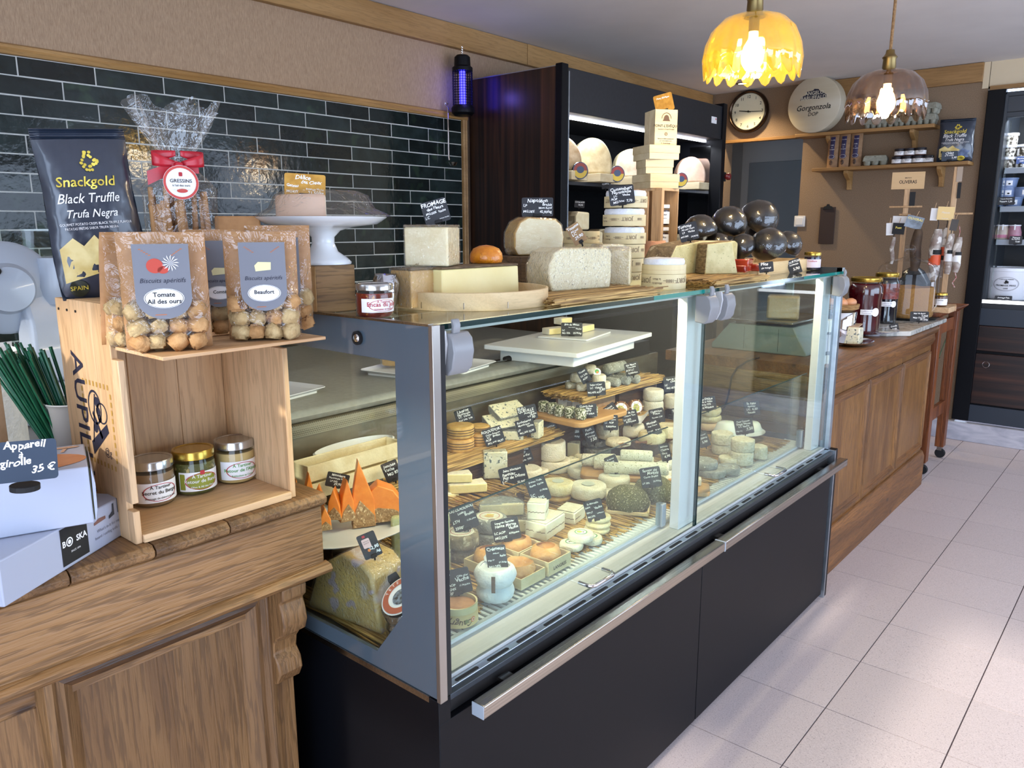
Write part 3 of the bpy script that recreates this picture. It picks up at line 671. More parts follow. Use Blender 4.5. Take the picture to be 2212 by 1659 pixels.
l=bpy.data.lights.new('spot','SPOT'); l.energy=62; l.color=(1,.78,.48); l.spot_size=math.radians(130); l.spot_blend=1; l.shadow_soft_size=.03
o=bpy.data.objects.new('spot',l); o.location=(p.x,p.y,CZ-.02); COL.objects.link(o)
# ------------------------------------------------------------------ wall clock
p=aty(5.9,1617,241)
t=thing('wall_clock','round dark rimmed wall clock with cream dial showing a quarter past nine','clock',(p.x,5.925,p.z))
R=.150
MB().lathe([(R,0),(R+.006,.01),(R+.004,.04),(R-.006,.048),(R-.016,.042),(R-.018,.03)],48,T(rx=PI/2),cap=False).build('rim',mat('bronze_rim','#4b3c30',rough=.2,metal=.9),t,smooth=50)
MB().lathe([(0,.026),(R-.014,.026)],48,T(rx=PI/2),cap=False).build('dial',mat('cream_dial','#f1e4cc',rough=.5),t)
MB().lathe([(0,.04),(R-.015,.04)],48,T(rx=PI/2),cap=False).build('crystal',glassm,t)
f=lambda u,v,e=.0008:(u,-.0268,v)
nums=[]
for h in range(1,13):
    a=PI/2-h*PI/6; nums.append((str(h),.108*math.cos(a),.108*math.sin(a)-.010,.030,0))
letter(t,nums,ink,f,'numerals',bold=.015)
tk=[]
for h in range(60):
    a=h*PI/30; r0,r1=.128,.134; w=.0011 if h%5==0 else .0004
    c,s=math.cos(a),math.sin(a); tk.append([(r0*c-w*s,r0*s+w*c),(r0*c+w*s,r0*s-w*c),(r1*c+w*s,r1*s-w*c),(r1*c-w*s,r1*s+w*c)])
onprint(t,tk,ink,lambda u,v,e=0:(u,-.0267,v),'minute_track')
def hand(a,Ln,w,nm,h):
    c,s=math.cos(a),math.sin(a); mb=MB().prism([(-.02,-w),(Ln,-w*.8),(Ln,w*.8),(-.02,w)],-h-.001,-h,'y'); mb.v=[(x*c-z*s,y,x*s+z*c) for x,y,z in mb.v]; mb.build(nm,ironblk,t)
hand(PI/2-math.radians(15.6*6),.105,.0026,'minute_hand',.031); hand(PI/2-math.radians(278),.075,.0038,'hour_hand',.029)
MB().lathe([(0,0),(.007,0),(.007,.006),(0,.006)],16,T(0,-.028,0,rx=PI/2)).build('centre_cap',ironblk,t)
# ------------------------------------------------------------------ shelves on the back wall
def shelf(label,x0,x1,zt,brs):
    t=thing('wall_shelf',label,'shelf',((x0+x1)/2,5.93,zt)); c=(x0+x1)/2
    B(x0-c,-.17,-.022,x1-c,-.002,0).build('board',oaktrimx,t,bevel=.002)
    for bx in brs:
        MB().prism([(-.002,-.022),(-.13,-.022),(-.13,-.04),(-.10,-.065),(-.05,-.085),(-.035,-.12),(-.035,-.15),(-.002,-.15)],bx-c-.014,bx-c+.014,'x').build('bracket',oaktrim,t,bevel=.002)
    return t
s1=shelf('upper oak wall shelf carrying the round cheese box and egg cartons',-2.24,-1.335,2.082,(-2.02,-1.475))
s2=shelf('lower oak wall shelf carrying coffee packets, jars and a crisp bag',-2.10,-1.115,1.838,(-1.88,-1.29))
SZ1,SZ2=2.0822,1.8382
# gorgonzola round box
p=aty(5.80,1764,228); R=.19
t=thing('round_cheese_box','large round pale wooden cheese box standing on edge on the upper shelf','cheese box',(p.x,5.80,SZ1+R),-.08)
MB().lathe([(0,-.05),(R-.006,-.05),(R,-.045),(R,.045),(R-.006,.05),(0,.05)],48,T(rx=PI/2)).build('box',mat('pale_ply_disc','#c9bfa9','#bbae93',scale=9,stretch=(.2,1,1),rough=.7),t,smooth=40)
f=lambda u,v,e=.0008:(u,-.051,v)
onprint(t,[[(-.10,.035),(-.095,.055),(-.055,.075),(-.06,.09),(-.01,.095),(.0,.105),(.03,.10),(.04,.085),(.07,.07),(.09,.055),(.095,.04),(.05,.035),(.0,.038),(-.06,.04)]],inkn,f,'emblem')
letter(t,[('ANGELO',0,.066,.034,0),('BARUFFALDI',0,.036,.034,0)],mat('pale_print','#c8c2ae',rough=.7),lambda u,v,e=0:(u,-.0518,v),'emblem_lettering',bold=.02)
letter(t,[('Gorgonzola',0,-.035,.052,0),('DOP',0,-.075,.034,0)],ink,f,'lettering',bold=.012,shear=.22)
# egg cartons
carton=mat('grey_pulp_carton','#9c9b8c','#8c8b7c',scale=60,rough=.95,bump=.4)
def make_carton(n=3):
    w=.145 if n==3 else .105
    t=thing('egg_carton','x','egg carton',(0,0,0))
    b=MB()
    for i in range(n):
        for j in (-1,1):
            cx=(i-(n-1)/2)*.048; b.lathe([(.014,0),(.02,.008),(.0245,.034)],8,T(cx,j*.024,0,rz=PI/8))
    b.box(-w/2,-.05,.03,w/2,.05,.036); b.build('tray',carton,t,smooth=40)
    l=MB(); 
    def q(s,z): return [(-w/2*s,-.05*s,z),(w/2*s,-.05*s,z),(w/2*s,.05*s,z),(-w/2*s,.05*s,z)]
    l.add(q(1,.0365)+q(.98,.05)+q(.86,.068),[(0,1,5,4),(1,2,6,5),(2,3,7,6),(3,0,4,7),(4,5,9,8),(5,6,10,9),(6,7,11,10),(7,4,8,11),(8,9,10,11)]); l.build('lid',carton,t,bevel=.004)
    MB().prism(rrect(.012,.008,.002,2,0,.056),-.0465,-.0455,'y').build('closing_tab',rubber,t)
    return t
c6=make_carton(3)
names=['bottom row, leftmost','bottom row, second','bottom row, third','bottom row, rightmost','upper row, leftmost','upper row, second','upper row, third','upper row, rightmost']
cx0=[(1889,-.0),(1926,0),(1962,0),(2003,0)]
first=True
for r in range(3):
    for k,(px,_) in enumerate(cx0 if r<2 else [(1980,0),(1905,0)]):
        p=aty(5.82,px+(6 if r==1 else 0),250)
        lb='grey egg carton on the upper shelf, %s'%( ['bottom row ','middle row ','top '][r]+(['leftmost','second from left','third from left','rightmost'][k] if r<2 else ['right above the gap','left behind the lamp'][k]))
        o=c6 if first else dup(c6,(0,0,0))
        first=False
        o.location=(p.x+(-.01*r),5.845-.003*k,SZ1+.0685*r); o.rotation_euler=(0,0,random.uniform(-.1,.1)+PI/2*0); o.scale=(.80,1,1) ; o['label']=lb; o['group']='egg cartons on the back wall shelves'
o=dup(c6,(aty(5.83,1892,345).x,5.83,SZ2),.15,'grey egg carton alone on the lower shelf beside the coffee packets','egg cartons on the back wall shelves'); o.scale=(1.05,1,1)
# coffee packets with navy label
kraft=mat('brown_kraft_paper','#9a7a5a','#8a6a4b',scale=50,rough=.75,bump=.2); navy=mat('navy_label','#2a2850',rough=.5)
pk=['left','middle','right']
for k,px in enumerate((1796,1820,1846)):
    p=aty(5.80,px,350)
    t=thing('coffee_packet','brown paper packet with navy label on the lower shelf, %s of three'%pk[k],'packet',(p.x,5.82,SZ2),-.15+.05*k,'brown packets on the lower shelf')
    MB().grid(lambda u,v:((u-.5)*.078,-.02*math.sin(PI*u)*(1-v**3)-.004,v*.235),9,9).grid(lambda u,v:((.5-u)*.078,.02*math.sin(PI*u)*(1-v**3)+.0,v*.235),9,9).build('bag',kraft,t,smooth=60)
    f=lambda u,v,e=.001:(u,-.02*math.cos(PI*u/.078)*(1-(v/.235)**3)-.005-e,v)
    mb=MB().grid(lambda a,b:f(-.017+.034*a,.06+.15*b),5,7); mb.build('label',navy,t)
    letter(t,[('Torréfié',0,.185,.010,0),('Café',0,.15,.012,0),('des',0,.135,.009,0),('Montagnes',0,.122,.0085,0)],white,lambda u,v,e=0:f(u,v,.002),'label_lettering')
    onprint(t,[circ(.024,20,0,.075,.015)],navy,lambda u,v,e=0:f(u,v,.0015),'badge')
    onprint(t,ring(.019,.0205,20,0,.075,.6),white,lambda u,v,e=0:f(u,v,.0022),'badge_ring')
    onprint(t,[circ(.012,14,0,.035,.018)],mat('window_beans','#241612','#6b5244',scale=90,rough=.4),lambda u,v,e=0:f(u,v,.0012),'window')
# clipboard, switch
p=aty(5.915,1786,485)
t=thing('clipboard','dark brown clipboard hanging on the tan wall under the shelves','clipboard',(p.x,5.925,p.z))
B(-.055,-.008,-.14,.055,-.002,.125).build('board',mat('dark_brown_board','#33231d',rough=.6),t,bevel=.002)
MB().prism([(-.035,.108),(.035,.108),(.03,.128),(.012,.134),(.008,.146),(-.008,.146),(-.012,.134),(-.03,.128)],-.016,-.008,'y').build('clip',ironblk,t,bevel=.002)
p=aty(5.92,1727,478)
t=thing('light_switch','square white light switch on the tan wall beside the doorway','switch',(p.x,5.929,p.z))
B(-.04,-.010,-.04,.04,0,.04).build('frame',whitepl,t,bevel=.003); B(-.027,-.014,-.027,.027,-.0101,.027).build('rocker',whitepl,t,bevel=.002)
# insect killer on chain
p=atx(-2.90,1004,185)
t=thing('insect_killer','black cylindrical insect killer lamp with blue glow hanging from the oak trim','lamp',(-2.915,p.y,1.995))
MB().lathe([(0,0),(.045,.0),(.058,.012),(.06,.035),(.05,.05),(0,.05)],24).build('catch_tray',blackm,t,smooth=40)
MB().lathe([(0,.215),(.052,.215),(.052,.232),(.042,.24),(.040,.282),(.030,.292),(0,.292)],24).build('cap',blackm,t,smooth=40)
for k in range(24): 
    a=2*PI*k/24; 
    MB().tube([(.05*math.cos(a),.05*math.sin(a),.05),(.05*math.cos(a),.05*math.sin(a),.216)],.0016,4).build('cage_bar',blackm,t)
for z in [.06+.0125*i for i in range(13)]: MB().tube([(.051*math.cos(a*PI/10),.051*math.sin(a*PI/10),z) for a in range(21)],.0013,4,cap=False).build('cage_ring',blackm,t)
MB().lathe([(0,.05),(.016,.05),(.016,.215),(0,.215)],14).build('uv_tube',mat('uv_tube','#3a35ff',emit=9,emitc='#2f2cff'),t,smooth=60)
for k in range(4): MB().tube([(.004*math.cos(a*PI/4),0 if k%2 else .004*math.sin(a*PI/4)*0,.298+.011*k+.006*math.sin(a*PI/4)) for a in range(9)],.001,4).build('chain_link',chrome,t)
point('uv_glow',(-2.83,p.y-.05,2.1),.5,(.2,.15,1),.03)
# ladle hanging on the tile frame
p=atx(-2.965,967,300)
t=thing('ladle','thin steel ladle hanging from the tile frame beside the fridge','ladle',(-2.972,p.y,1.76))
MB().tube([(.012,0,.29),(-.004,0,.30),(-.008,0,.285),(.012,0,.272),(.012,0,.15),(.012,0,.03),(.016,0,.012)],[.003,.003,.003,.0045,.0045,.0055,.005],8).build('handle',chrome,t,smooth=60)
MB().lathe([(0,-.018),(.014,-.014),(.022,0),(.0235,.002),(.012,-.010),(0,-.0145)],20,T(.03,.012,.0)).build('bowl',chrome,t,smooth=60)
# ------------------------------------------------------------------ product materials
bloomy=cmat('bloomy_rind','#e9e1cd','#ddd2b8',scale=18,rough=.8,bump=.7,bscale=90,sss=.08)
bloomy2=cmat('cream_rind','#e6d9b4','#d3c090',scale=16,rough=.75,bump=.8,bscale=80,sss=.08)
wrinkle=cmat('wrinkled_rind','#e4dac0','#c9bd9e',scale=40,rough=.75,bump=1,bscale=60,sss=.05)
greyrind=cmat('grey_ash_rind','#9b9a92','#7d7c76',scale=24,rough=.85,bump=.7,bscale=70,spots=('#cfccc0',30,.62))
goatgrey=cmat('goat_rind','#b9b09c','#a0977f',scale=26,rough=.8,bump=.6,bscale=80,spots=('#dcd6c6',16,.58))
brownrind=cmat('brown_rind','#8c7a5c','#6a5a42',scale=20,rough=.8,bump=.7,bscale=60,spots=('#b3a587',26,.6))
orangerind=cmat('washed_orange_rind','#dba765','#c98a48',scale=16,rough=.45,bump=.5,bscale=50,sss=.1)
yellowrind=cmat('ochre_rind','#d6b069','#c39446',scale=16,rough=.6,bump=.5,bscale=60,sss=.05)
paste=cmat('yellow_paste','#eddcA0'.lower(),'#e6d08c',scale=14,rough=.5,bump=.15,bscale=60,sss=.12)
paste2=cmat('pale_paste','#eee0b8','#e6d4a4',scale=14,rough=.5,bump=.15,bscale=60,sss=.12,spots=('#b59a62',34,.72))
darkpaste=cmat('deep_yellow_paste','#cfa869','#c0965a',scale=14,rough=.45,bump=.1,bscale=60,sss=.08)
whitepaste=cmat('white_paste','#efe9d6','#e6dec4',scale=14,rough=.6,bump=.2,bscale=60,sss=.1)
bluep=cmat('blue_veined_paste','#e6dfc2','#ddd3ae',scale=10,rough=.5,bump=.4,bscale=50,spots=('#4c5a5e',34,.60),spot2=('#7d8a84',60,.64),sss=.08)
pepperp=cmat('pepper_speckled_paste','#e9dfb8','#e2d6aa',scale=12,rough=.45,bump=.03,bscale=60,spots=('#3a342a',110,.67),sss=.1)
garlicp=cmat('garlic_speckled_paste','#cfc58f','#bfb47c',scale=16,rough=.5,bump=.15,bscale=60,spots=('#5e6a3a',80,.66),sss=.06)
mimo=cmat('orange_mimolette_paste','#e8862f','#dd7722',scale=20,rough=.4,bump=.1,bscale=70,sss=.08)
mimor=cmat('mimolette_rind','#b08a5e','#8a6743',scale=40,rough=.85,bump=.9,bscale=90,spots=('#d8b98c',60,.6))
orangeball=cmat('orange_waxed_ball','#dd8a1e','#c9720f',scale=30,rough=.32,bump=.4,bscale=60,spots=('#8a4a12',120,.68),coat=.3)
herb=cmat('herb_crust','#77734a','#4a482a',scale=110,detail=6,rough=.9,bump=1,bscale=120,spots=('#cfc7a2',85,.60))
herbw=cmat('herbed_fresh_goat','#e9e4d2',rough=.8,bump=1,bscale=90,spots=('#3f4a22',70,.46),spot2=('#79824a',120,.55))
herblog=cmat('herb_dusted_log','#e6e0cb','#d9d1b6',scale=30,rough=.8,bump=.7,bscale=80,spots=('#6f6a3a',90,.62))
wax=cmat('black_wax','#141417',rough=.22,coat=.4)
straw=mat('straw_along_y','#d2ab66','#7c5b2d',scale=170,stretch=(1,.04,1),detail=2,rough=.6,lo=.4,hi=.62)
strawx=mat('straw_along_x','#d2ab66','#7c5b2d',scale=170,stretch=(.04,1,1),detail=2,rough=.6,lo=.4,hi=.62)
foil=mat('crumpled_foil','#c9ccd2','#aeb3bb',scale=20,rough=.16,metal=1,bump=1,bscale=40)
film=glassy('cling_film',tint='#fdfdfc',gloss=.03,rough=.06,bump=.7,bscale=110,haze=0,power=1.1)
film3=glassy('tight_film',tint='#fdfdfc',gloss=.02,rough=.05,bump=.3,bscale=22,power=1.0)
film2=glassy('loose_film',tint='#fbfbfa',gloss=.03,rough=.06,bump=1,bscale=30,haze=.005,power=1.0)
china=mat('white_china','#dfe2e4',rough=.12,coat=.3)
label_w=mat('white_label','#f0efee',rough=.5); redp=cmat('red_print','#b3262f',rough=.5); greenp=cmat('green_print','#4f9a45',rough=.5)
orangep=cmat('orange_print','#e07a2a',rough=.5); yellowp=cmat('yellow_print','#e3c02e',rough=.5); olivep=cmat('olive_print','#8a8f2e',rough=.5)
brownink=mat('brown_print','#5e4632',rough=.7); faint=mat('faded_brown_print','#8d7a5e',rough=.7)
goldlid=cmat('gold_lid','#b99a45',rough=.25,metal=.9); silverlid=cmat('silver_lid','#b9b7b3',rough=.2,metal=.9); whitelid=cmat('white_lid','#e9e9ea',rough=.4)
papwhite=cmat('greaseproof_paper','#e9eaec','#dcdfe4',scale=20,rough=.6,bump=.8,bscale=40)
def solid(name,mb,m,label,cat,loc,rot=0,group=None,smooth=50,bevel=0):
    o=mb.build(name,m,None,loc,rot,smooth=smooth,bevel=bevel); return tag(o,label,cat,group)
def wheel_mb(r,h,b=.006,jit=.002,seed=0,n=32,bul=1.02,dish=0,sc=30):
    p=[(0,0),(r*.6,0),(r-b,0),(r-b*.3,b*.3),(r,b),(r*bul,h*.5),(r,h-b),(r-b*.3,h-b*.3),(r-b,h),(r*.8,h-dish*.3),(r*.55,h-dish),(r*.25,h-dish),(0,h-dish)]
    mb=MB().lathe(p,n,cap=False)
    return mb.jitter(jit,sc,seed) if jit else mb
def wedge_mb(r,h,a0,a1,b=.0,n=10,r0=0):
    pts=[(r0*math.cos(a0),r0*math.sin(a0))] if r0==0 else [(r0*math.cos(a1),r0*math.sin(a1)),(r0*math.cos(a0),r0*math.sin(a0))]
    pts+=[(r*math.cos(a0+(a1-a0)*i/n),r*math.sin(a0+(a1-a0)*i/n)) for i in range(n+1)]
    return MB().prism(pts,0,h)
def rindface(mb,ztop,h,r):   # material 0 rind, 1 paste on the flat cut faces
    ms=[]
    for f in mb.f:
        vs=[Vector(mb.v[i]) for i in f[:3]]; nrm=(vs[1]-vs[0]).cross(vs[2]-vs[0]).normalized()
        ms.append(0 if abs(nrm.z)>.7 else None)
    return ms
def cutwheel(name,r,h,a0,a1,rind,pst,label,cat,loc,rot=0,group=None,bev=.004,n=12,tilt=None):
    mb=wedge_mb(r,h,a0,a1,n=n); N_=n+2
    mb.m=[0,0]+[1]+[0]*n+[1]
    o=mb.build(name,[rind,pst],None,loc,rot if tilt is None else tilt,bevel=bev); return tag(o,label,cat,group)
def jar(label,loc,r,h,content,lid,lines,rot,labelm=None,group=None,frac=.9,lidh=.012,lr=None,lz=(.22,.72),lw=1.25,ellipse=None,inkm=None,cat='jar',sub=None):
    t=thing('jar',label,cat,loc,rot,group)
    hb=h-lidh
    MB().lathe([(0,.0),(r*.88,0),(r*.98,.004),(r,.010),(r,hb-.012),(r*.95,hb-.004),(r*.93,hb)],32,cap=False).build('glass_body',glassm,t,smooth=50)
    MB().lathe([(0,.002),(r*.86,.002),(r*.95,.006),(r*.965,.012),(r*.965,hb*frac),(0,hb*frac)],28).build('contents',content,t,smooth=50)
    lr=lr or r*1.0
    MB().lathe([(lr*.96,0),(lr,.001),(lr,lidh-.002),(lr*.97,lidh),(lr*.86,lidh),(lr*.84,lidh-.0012),(0,lidh-.0012)],36,T(0,0,hb),cap=False).build('lid',lid,t,smooth=40)
    if labelm:
        band(t,r,hb*lz[0],hb*lz[1],-r*lw,r*lw,labelm,name='label')
        f=CYL(r); mid=hb*(lz[0]+lz[1])/2; hh=hb*(lz[1]-lz[0])
        if ellipse:
            onprint(t,ring(r*.78,r*.83,28,0,mid,hh*.42/(r*.8)),ellipse,lambda u,v,e=0:f(u,v,.0012),'oval_border')
        if lines:
            k=len(lines); it=[]
            for i,(s,sz) in enumerate(lines): it.append((s,0,mid+hh*(.20-.26*i),sz,0))
            letter(t,it,inkm or ink,lambda u,v,e=0:f(u,v,.0014),'label_lettering',bold=.01)
    return t
# ------------------------------------------------------------------ straw mats
def straw_mat(label,x0,x1,y0,y1,z,n,axis='x',thick=.012,rag=.03,group=None,ry=0,big=.0019):
    cx,cy_=(x0+x1)/2,(y0+y1)/2; mb=MB(); rnd=random.Random(int(abs(x0*y0)*1e4)+n)
    Lx,Ly=(x1-x0),(y1-y0)
    for i in range(n):
        r=rnd.uniform(big*.6,big*1.2); zz=z+rnd.uniform(r,max(thick,r*2))
        if axis=='x':
            yy=rnd.uniform(-Ly/2,Ly/2); a=-Lx/2-rnd.uniform(0,rag); b=Lx/2+rnd.uniform(-rag*.7,rag)
            if rnd.random()<.5: m=rnd.uniform(a,b); a,b=(a,m) if rnd.random()<.5 else (m,b)
            p=[(a,yy,zz),((a+b)/2,yy+rnd.uniform(-.006,.006),zz+.001),(b,yy+rnd.uniform(-.015,.015),zz+rnd.uniform(-.002,.003))]
        else:
            xx=rnd.uniform(-Lx/2,Lx/2); a=-Ly/2-rnd.uniform(0,rag); b=Ly/2+rnd.uniform(-rag*.7,rag)
            p=[(xx,a,zz),(xx+rnd.uniform(-.005,.005),(a+b)/2,zz+.001),(xx+rnd.uniform(-.012,.012),b,zz+rnd.uniform(-.002,.003))]
        mb.tube(p,r,4,cap=False)
    o=mb.build('straw_mat',strawx if axis=='x' else straw,None,(cx,cy_,0)); tag(o,label,'mat',group,'stuff')
    o['label']=label; return o
# ------------------------------------------------------------------ price cards
cardblk=board; cardgoldlit=mat('gold_lit_card','#9a7440','#84602f',scale=60,rough=.45); cardgold=mat('gold_card','#c8963e','#b07f2c',scale=70,rough=.35,metal=.3)  # the brown one has golden light put into its colour
cardblue=mat('slate_blue_card','#2b3a4d',rough=.45)
def card(px,py,z,wpx,hpx,roll,lines,label,yaw=0,tilt=-8,m=None,x=None,y=None,hand=True,clip=True,col='black'):
    p=atx(x,px,py) if x is not None else (aty(y,px,py) if y is not None else atz(z,px,py))
    k=mpp(p); w,h=wpx*k,hpx*k
    t=thing('price_card',label,'price card',p,(0,0,0),'handwritten price cards')
    t.rotation_euler=(math.radians(tilt),math.radians(roll),facing(p)+math.radians(yaw))
    th=.0012
    MB().prism(rrect(w,h,min(w,h)*.09,3),0,th,'y').build('card',m or cardblk,t)
    if lines:
        # lay the lines out: (text, u in -1..1, v in -1..1, size as share of the height)
        f=lambda u,v,e=.0006:(u,-.0004,v)
        it=[]
        for L in lines:
            s,u,v,sz=L[:4]; al=L[4] if len(L)>4 else 0
            sz=sz*h
            wd=len(s)*sz*.56; mxw=.90*w
            row=[q for q in lines if abs(q[2]-v)<.28 and q is not L]
            if row: mxw=w*.50 if u>0 else w*.40
            if wd>mxw: sz*=mxw/wd; wd=mxw
            uu=u*w/2
            if row or abs(u)>.3:
                if u<0: uu,al=-w*.45,-1
                elif u>0: uu,al=w*.45,1
            if al==0:
                hw=wd/2
                if uu+hw>w*.46: uu=w*.46-hw
                if uu-hw<-w*.46: uu=-w*.46+hw
            it.append((s,uu,v*h/2,sz,al))
        letter(t,it,chalk,f,'lettering',hand=hand,bold=.022,shear=.12)
    if clip:
        MB().prism([(-w*.16,-h*.5-.001),(w*.16,-h*.5-.001),(w*.14,-h*.5+h*.13),(-w*.14,-h*.5+h*.13)],-.004,.006,'y').build('clip',rubber,t,bevel=.001)
        MB().tube([(0,.003,-h*.5),(-.002,.008,-h*.5-.008)],.0022,5).build('stem',rubber,t)
    return t
# ------------------------------------------------------------------ on top of the glass case
TZ=ZT+.0005
def top(x,px,py=620): p=atx(x,px,py); return p
# oak block, cake stand, wrapped cake
y0=atx(-1.22,683,620).y; y1=atx(-1.22,768,620).y
t=thing('oak_block','square oak block under the white cake stand','block',(-1.28,(y0+y1)/2,TZ))
o=B(-.06,-(y1-y0)/2,0,.06,(y1-y0)/2,.088).build('block',wood('oak_block_side','#8a6a44','#5d442a',sc=8,axis=1,rough=.7,bump=.5,knots='#2a1b10'),t,bevel=.002)
B(-.0598,-.0006,.001,.0598,0,.087).build('end_grain',mat('oak_end_grain','#c9a573','#a8834f',scale=30,detail=3,rough=.7,bump=.3),t,loc=(0,-(y1-y0)/2-.0001,0))
zb=TZ+.0885; pc=(-1.275,atx(-1.275,700,560).y)
t=thing('cake_stand','white china footed cake stand on the oak block','cake stand',(pc[0],pc[1],zb))
MB().lathe([(0,.0),(.052,.0),(.053,.004),(.045,.012),(.028,.024),(.0215,.04),(.022,.052),(.034,.064),(.06,.071),(.105,.076),(.123,.088),(.124,.0895),(.1225,.090),(.104,.080),(.0,.077)],56).build('stand',china,t,smooth=60)
onprint(t,[circ(.010,12,0,.012,.005)],mat('faded_rose_print','#b8776a',rough=.4),lambda u,v,e=0:(u*.9,-.0435-.0,.006+v),'painted_flower')
zc=zb+.0782
t=thing('cheesecake','half round cream cheese cake with pinkish rim under stretched film on the cake stand','cake',(pc[0],pc[1],zc),math.radians(-42))
mb=wedge_mb(.085,.052,math.radians(185),math.radians(372),n=16); mb.m=[0,0,1]+[0]*16+[1]
mb.build('cake',[mat('pink_cake_rim','#d8b49a',rough=.5),mat('cream_cake_side','#e6d9c2','#ddcbb0',scale=20,rough=.5)],t,bevel=.006)
MB().lathe([(.126,.012),(.122,.016),(.100,.028),(.088,.052),(.07,.060),(.0,.062)],40,mod=lambda a,i:1+.02*math.sin(5*a)+(.03*max(0,math.cos(a-1.3)) if i<2 else 0)).build('film',film2,t,smooth=60)
card(659,400,0,86,48,3,[('Délice',-.1,.5,.26),('des Cieux',.3,.12,.22),('Gateau',-.6,-.2,.18),('Fromage Vache',.1,-.42,.18),('MG:43%',-.6,-.72,.15),('21,50/kg',.6,-.78,.22)],'gold card reading Délice des Cieux standing on the wrapped cake',x=-1.275,m=cardgold)
# squat jar at the corner
p=top(-1.10,810,670); k=mpp(p)
jar('small red jar with white oval label at the near corner of the case top',(-1.10,p.y,TZ),40*k,72*k,mat('red_tomato_spread','#7c2413','#58170d',scale=60,rough=.3,spots=('#c07b2a',120,.66)),silverlid,[('À Tartiner',.006),('Encas du Jour',.011),('tomates et basilic',.005)],facing(p)+.5,label_w,ellipse=redp,inkm=redp)
# round wooden tray and its cheeses
p=top(-1.145,1014,660); tr=169*mpp(p); ty=p.y
t=thing('round_tray','shallow round wooden cheese tray at the near end of the case top','tray',(-1.145,ty,TZ))
MB().lathe([(tr,0),(tr+.001,.002),(tr+.001,.034),(tr-.003,.035),(tr-.004,.034),(tr-.004,.004),(0,.004)],72,cap=False).build('rim',poplary,t,smooth=30)
MB().lathe([(0,0),(tr-.001,0)],48,cap=False).build('base',poplary,t)
for a in (-50,-20,-80): MB().tube([((tr+.0014)*math.cos(math.radians(a)),(tr+.0014)*math.sin(math.radians(a)),z) for z in (.004,.016)],.0008,4).build('staple',steel,t)
tz=TZ+.0045
def face_box(px0,px1,x,z0,h,depth): a=atx(x,px0,600).y; b=atx(x,px1,600).y; return a,b
a,b=face_box(955,1122,-1.10,0,0,0)
def wrapped(name,parts,label,cat,loc,rot,filmmb=None,group=None):
    t=thing(name,label,cat,loc,rot,group)
    for nm,mb,m,bev in parts: mb.build(nm,m,t,bevel=bev)
    if filmmb: filmmb.build('film',film,t,smooth=60)
    return t
w=b-a
holes=mat('holed_yellow_paste','#e9dba0','#e2d08e',scale=10,rough=.45,bump=.1,bscale=50,spots=('#8d6b3e',26,.755),sss=.1)
darkr=mat('dark_rind','#7a6548','#4e3c29',scale=30,rough=.8,bump=.7,bscale=60)
wrapped('cheese_wedge',[('paste',MB().prism([(-w/2,0),(w/2,0),(w/2-.004,.072),(-w/2,.072)],-.035,.035,'y',T()),holes,.003),('rind',B(-w/2,-.035,.0725,w/2-.004,.035,.0765),darkr,.001)],'large pale yellow wedge with small holes and dark top rind, front of the round tray','cheese',(-1.135,(a+b)/2,tz),PI/2)
a,b=face_box(893,953,-1.12,0,0,0); w=b-a
wrapped('cheese_wedge',[('paste',B(-w/2,-.03,0,w/2,.03,.072),darkpaste,.003),('rind',B(-w/2,-.03,.0725,w/2,.03,.0765),darkr,.001)],'deep yellow film wrapped slab beside the holed wedge on the round tray','cheese',(-1.155,(a+b)/2-.002,tz),PI/2,B(-w/2-.0015,-.0315,0,w/2+.0015,.0315,.079))
a,b=face_box(846,893,-1.115,0,0,0)
t=thing('foil_pack','crumpled foil wrapped end piece at the left of the round tray','cheese',(-1.165,(a+b)/2,tz)); MB().lathe([(0,0),(.018,.0),(.024,.01),(.025,.05),(.02,.066),(.0,.068)],14).jitter(.006,60,3).build('foil',foil,t,smooth=20)
zt2=tz+.0775
# block on top
p=top(-1.10,950,560); k=mpp(p)
t=thing('cheese_block','tall film wrapped pale square cheese block stacked on the round tray','cheese',(-1.163,atx(-1.163,935,560).y,zt2),math.radians(29))
B(-.045,-.045,.0,.045,.045,.077).build('paste',paste2,t,bevel=.004); B(-.045,-.045,.0775,.045,.045,.0805).build('rind',brownrind,t,bevel=.001)
B(-.0465,-.0465,0,.0465,.0465,.082).build('film',film,t,bevel=.003)
q=top(-1.16,1054,560)
solid('cheese_ball',MB().lathe([(0,0),(.034,0),(.037,.008),(.035,.02),(.028,.031),(.015,.037),(0,.039)],32).jitter(.0015,30,2),orangeball,'orange speckled half ball of cheese behind the holed wedge','cheese',(-1.165,q.y,zt2),smooth=70)
card(941,457,0,56,50,-16,[('FROMAGE',0,.55,.24),('des Fleurs',.1,.2,.22),('MG:50%  Vache',0,-.15,.18),('LC',-.6,-.45,.16),('Autriche 38,90/kg',.1,-.72,.2)],'black card reading Fromage standing on the tall square cheese block',x=-1.165)
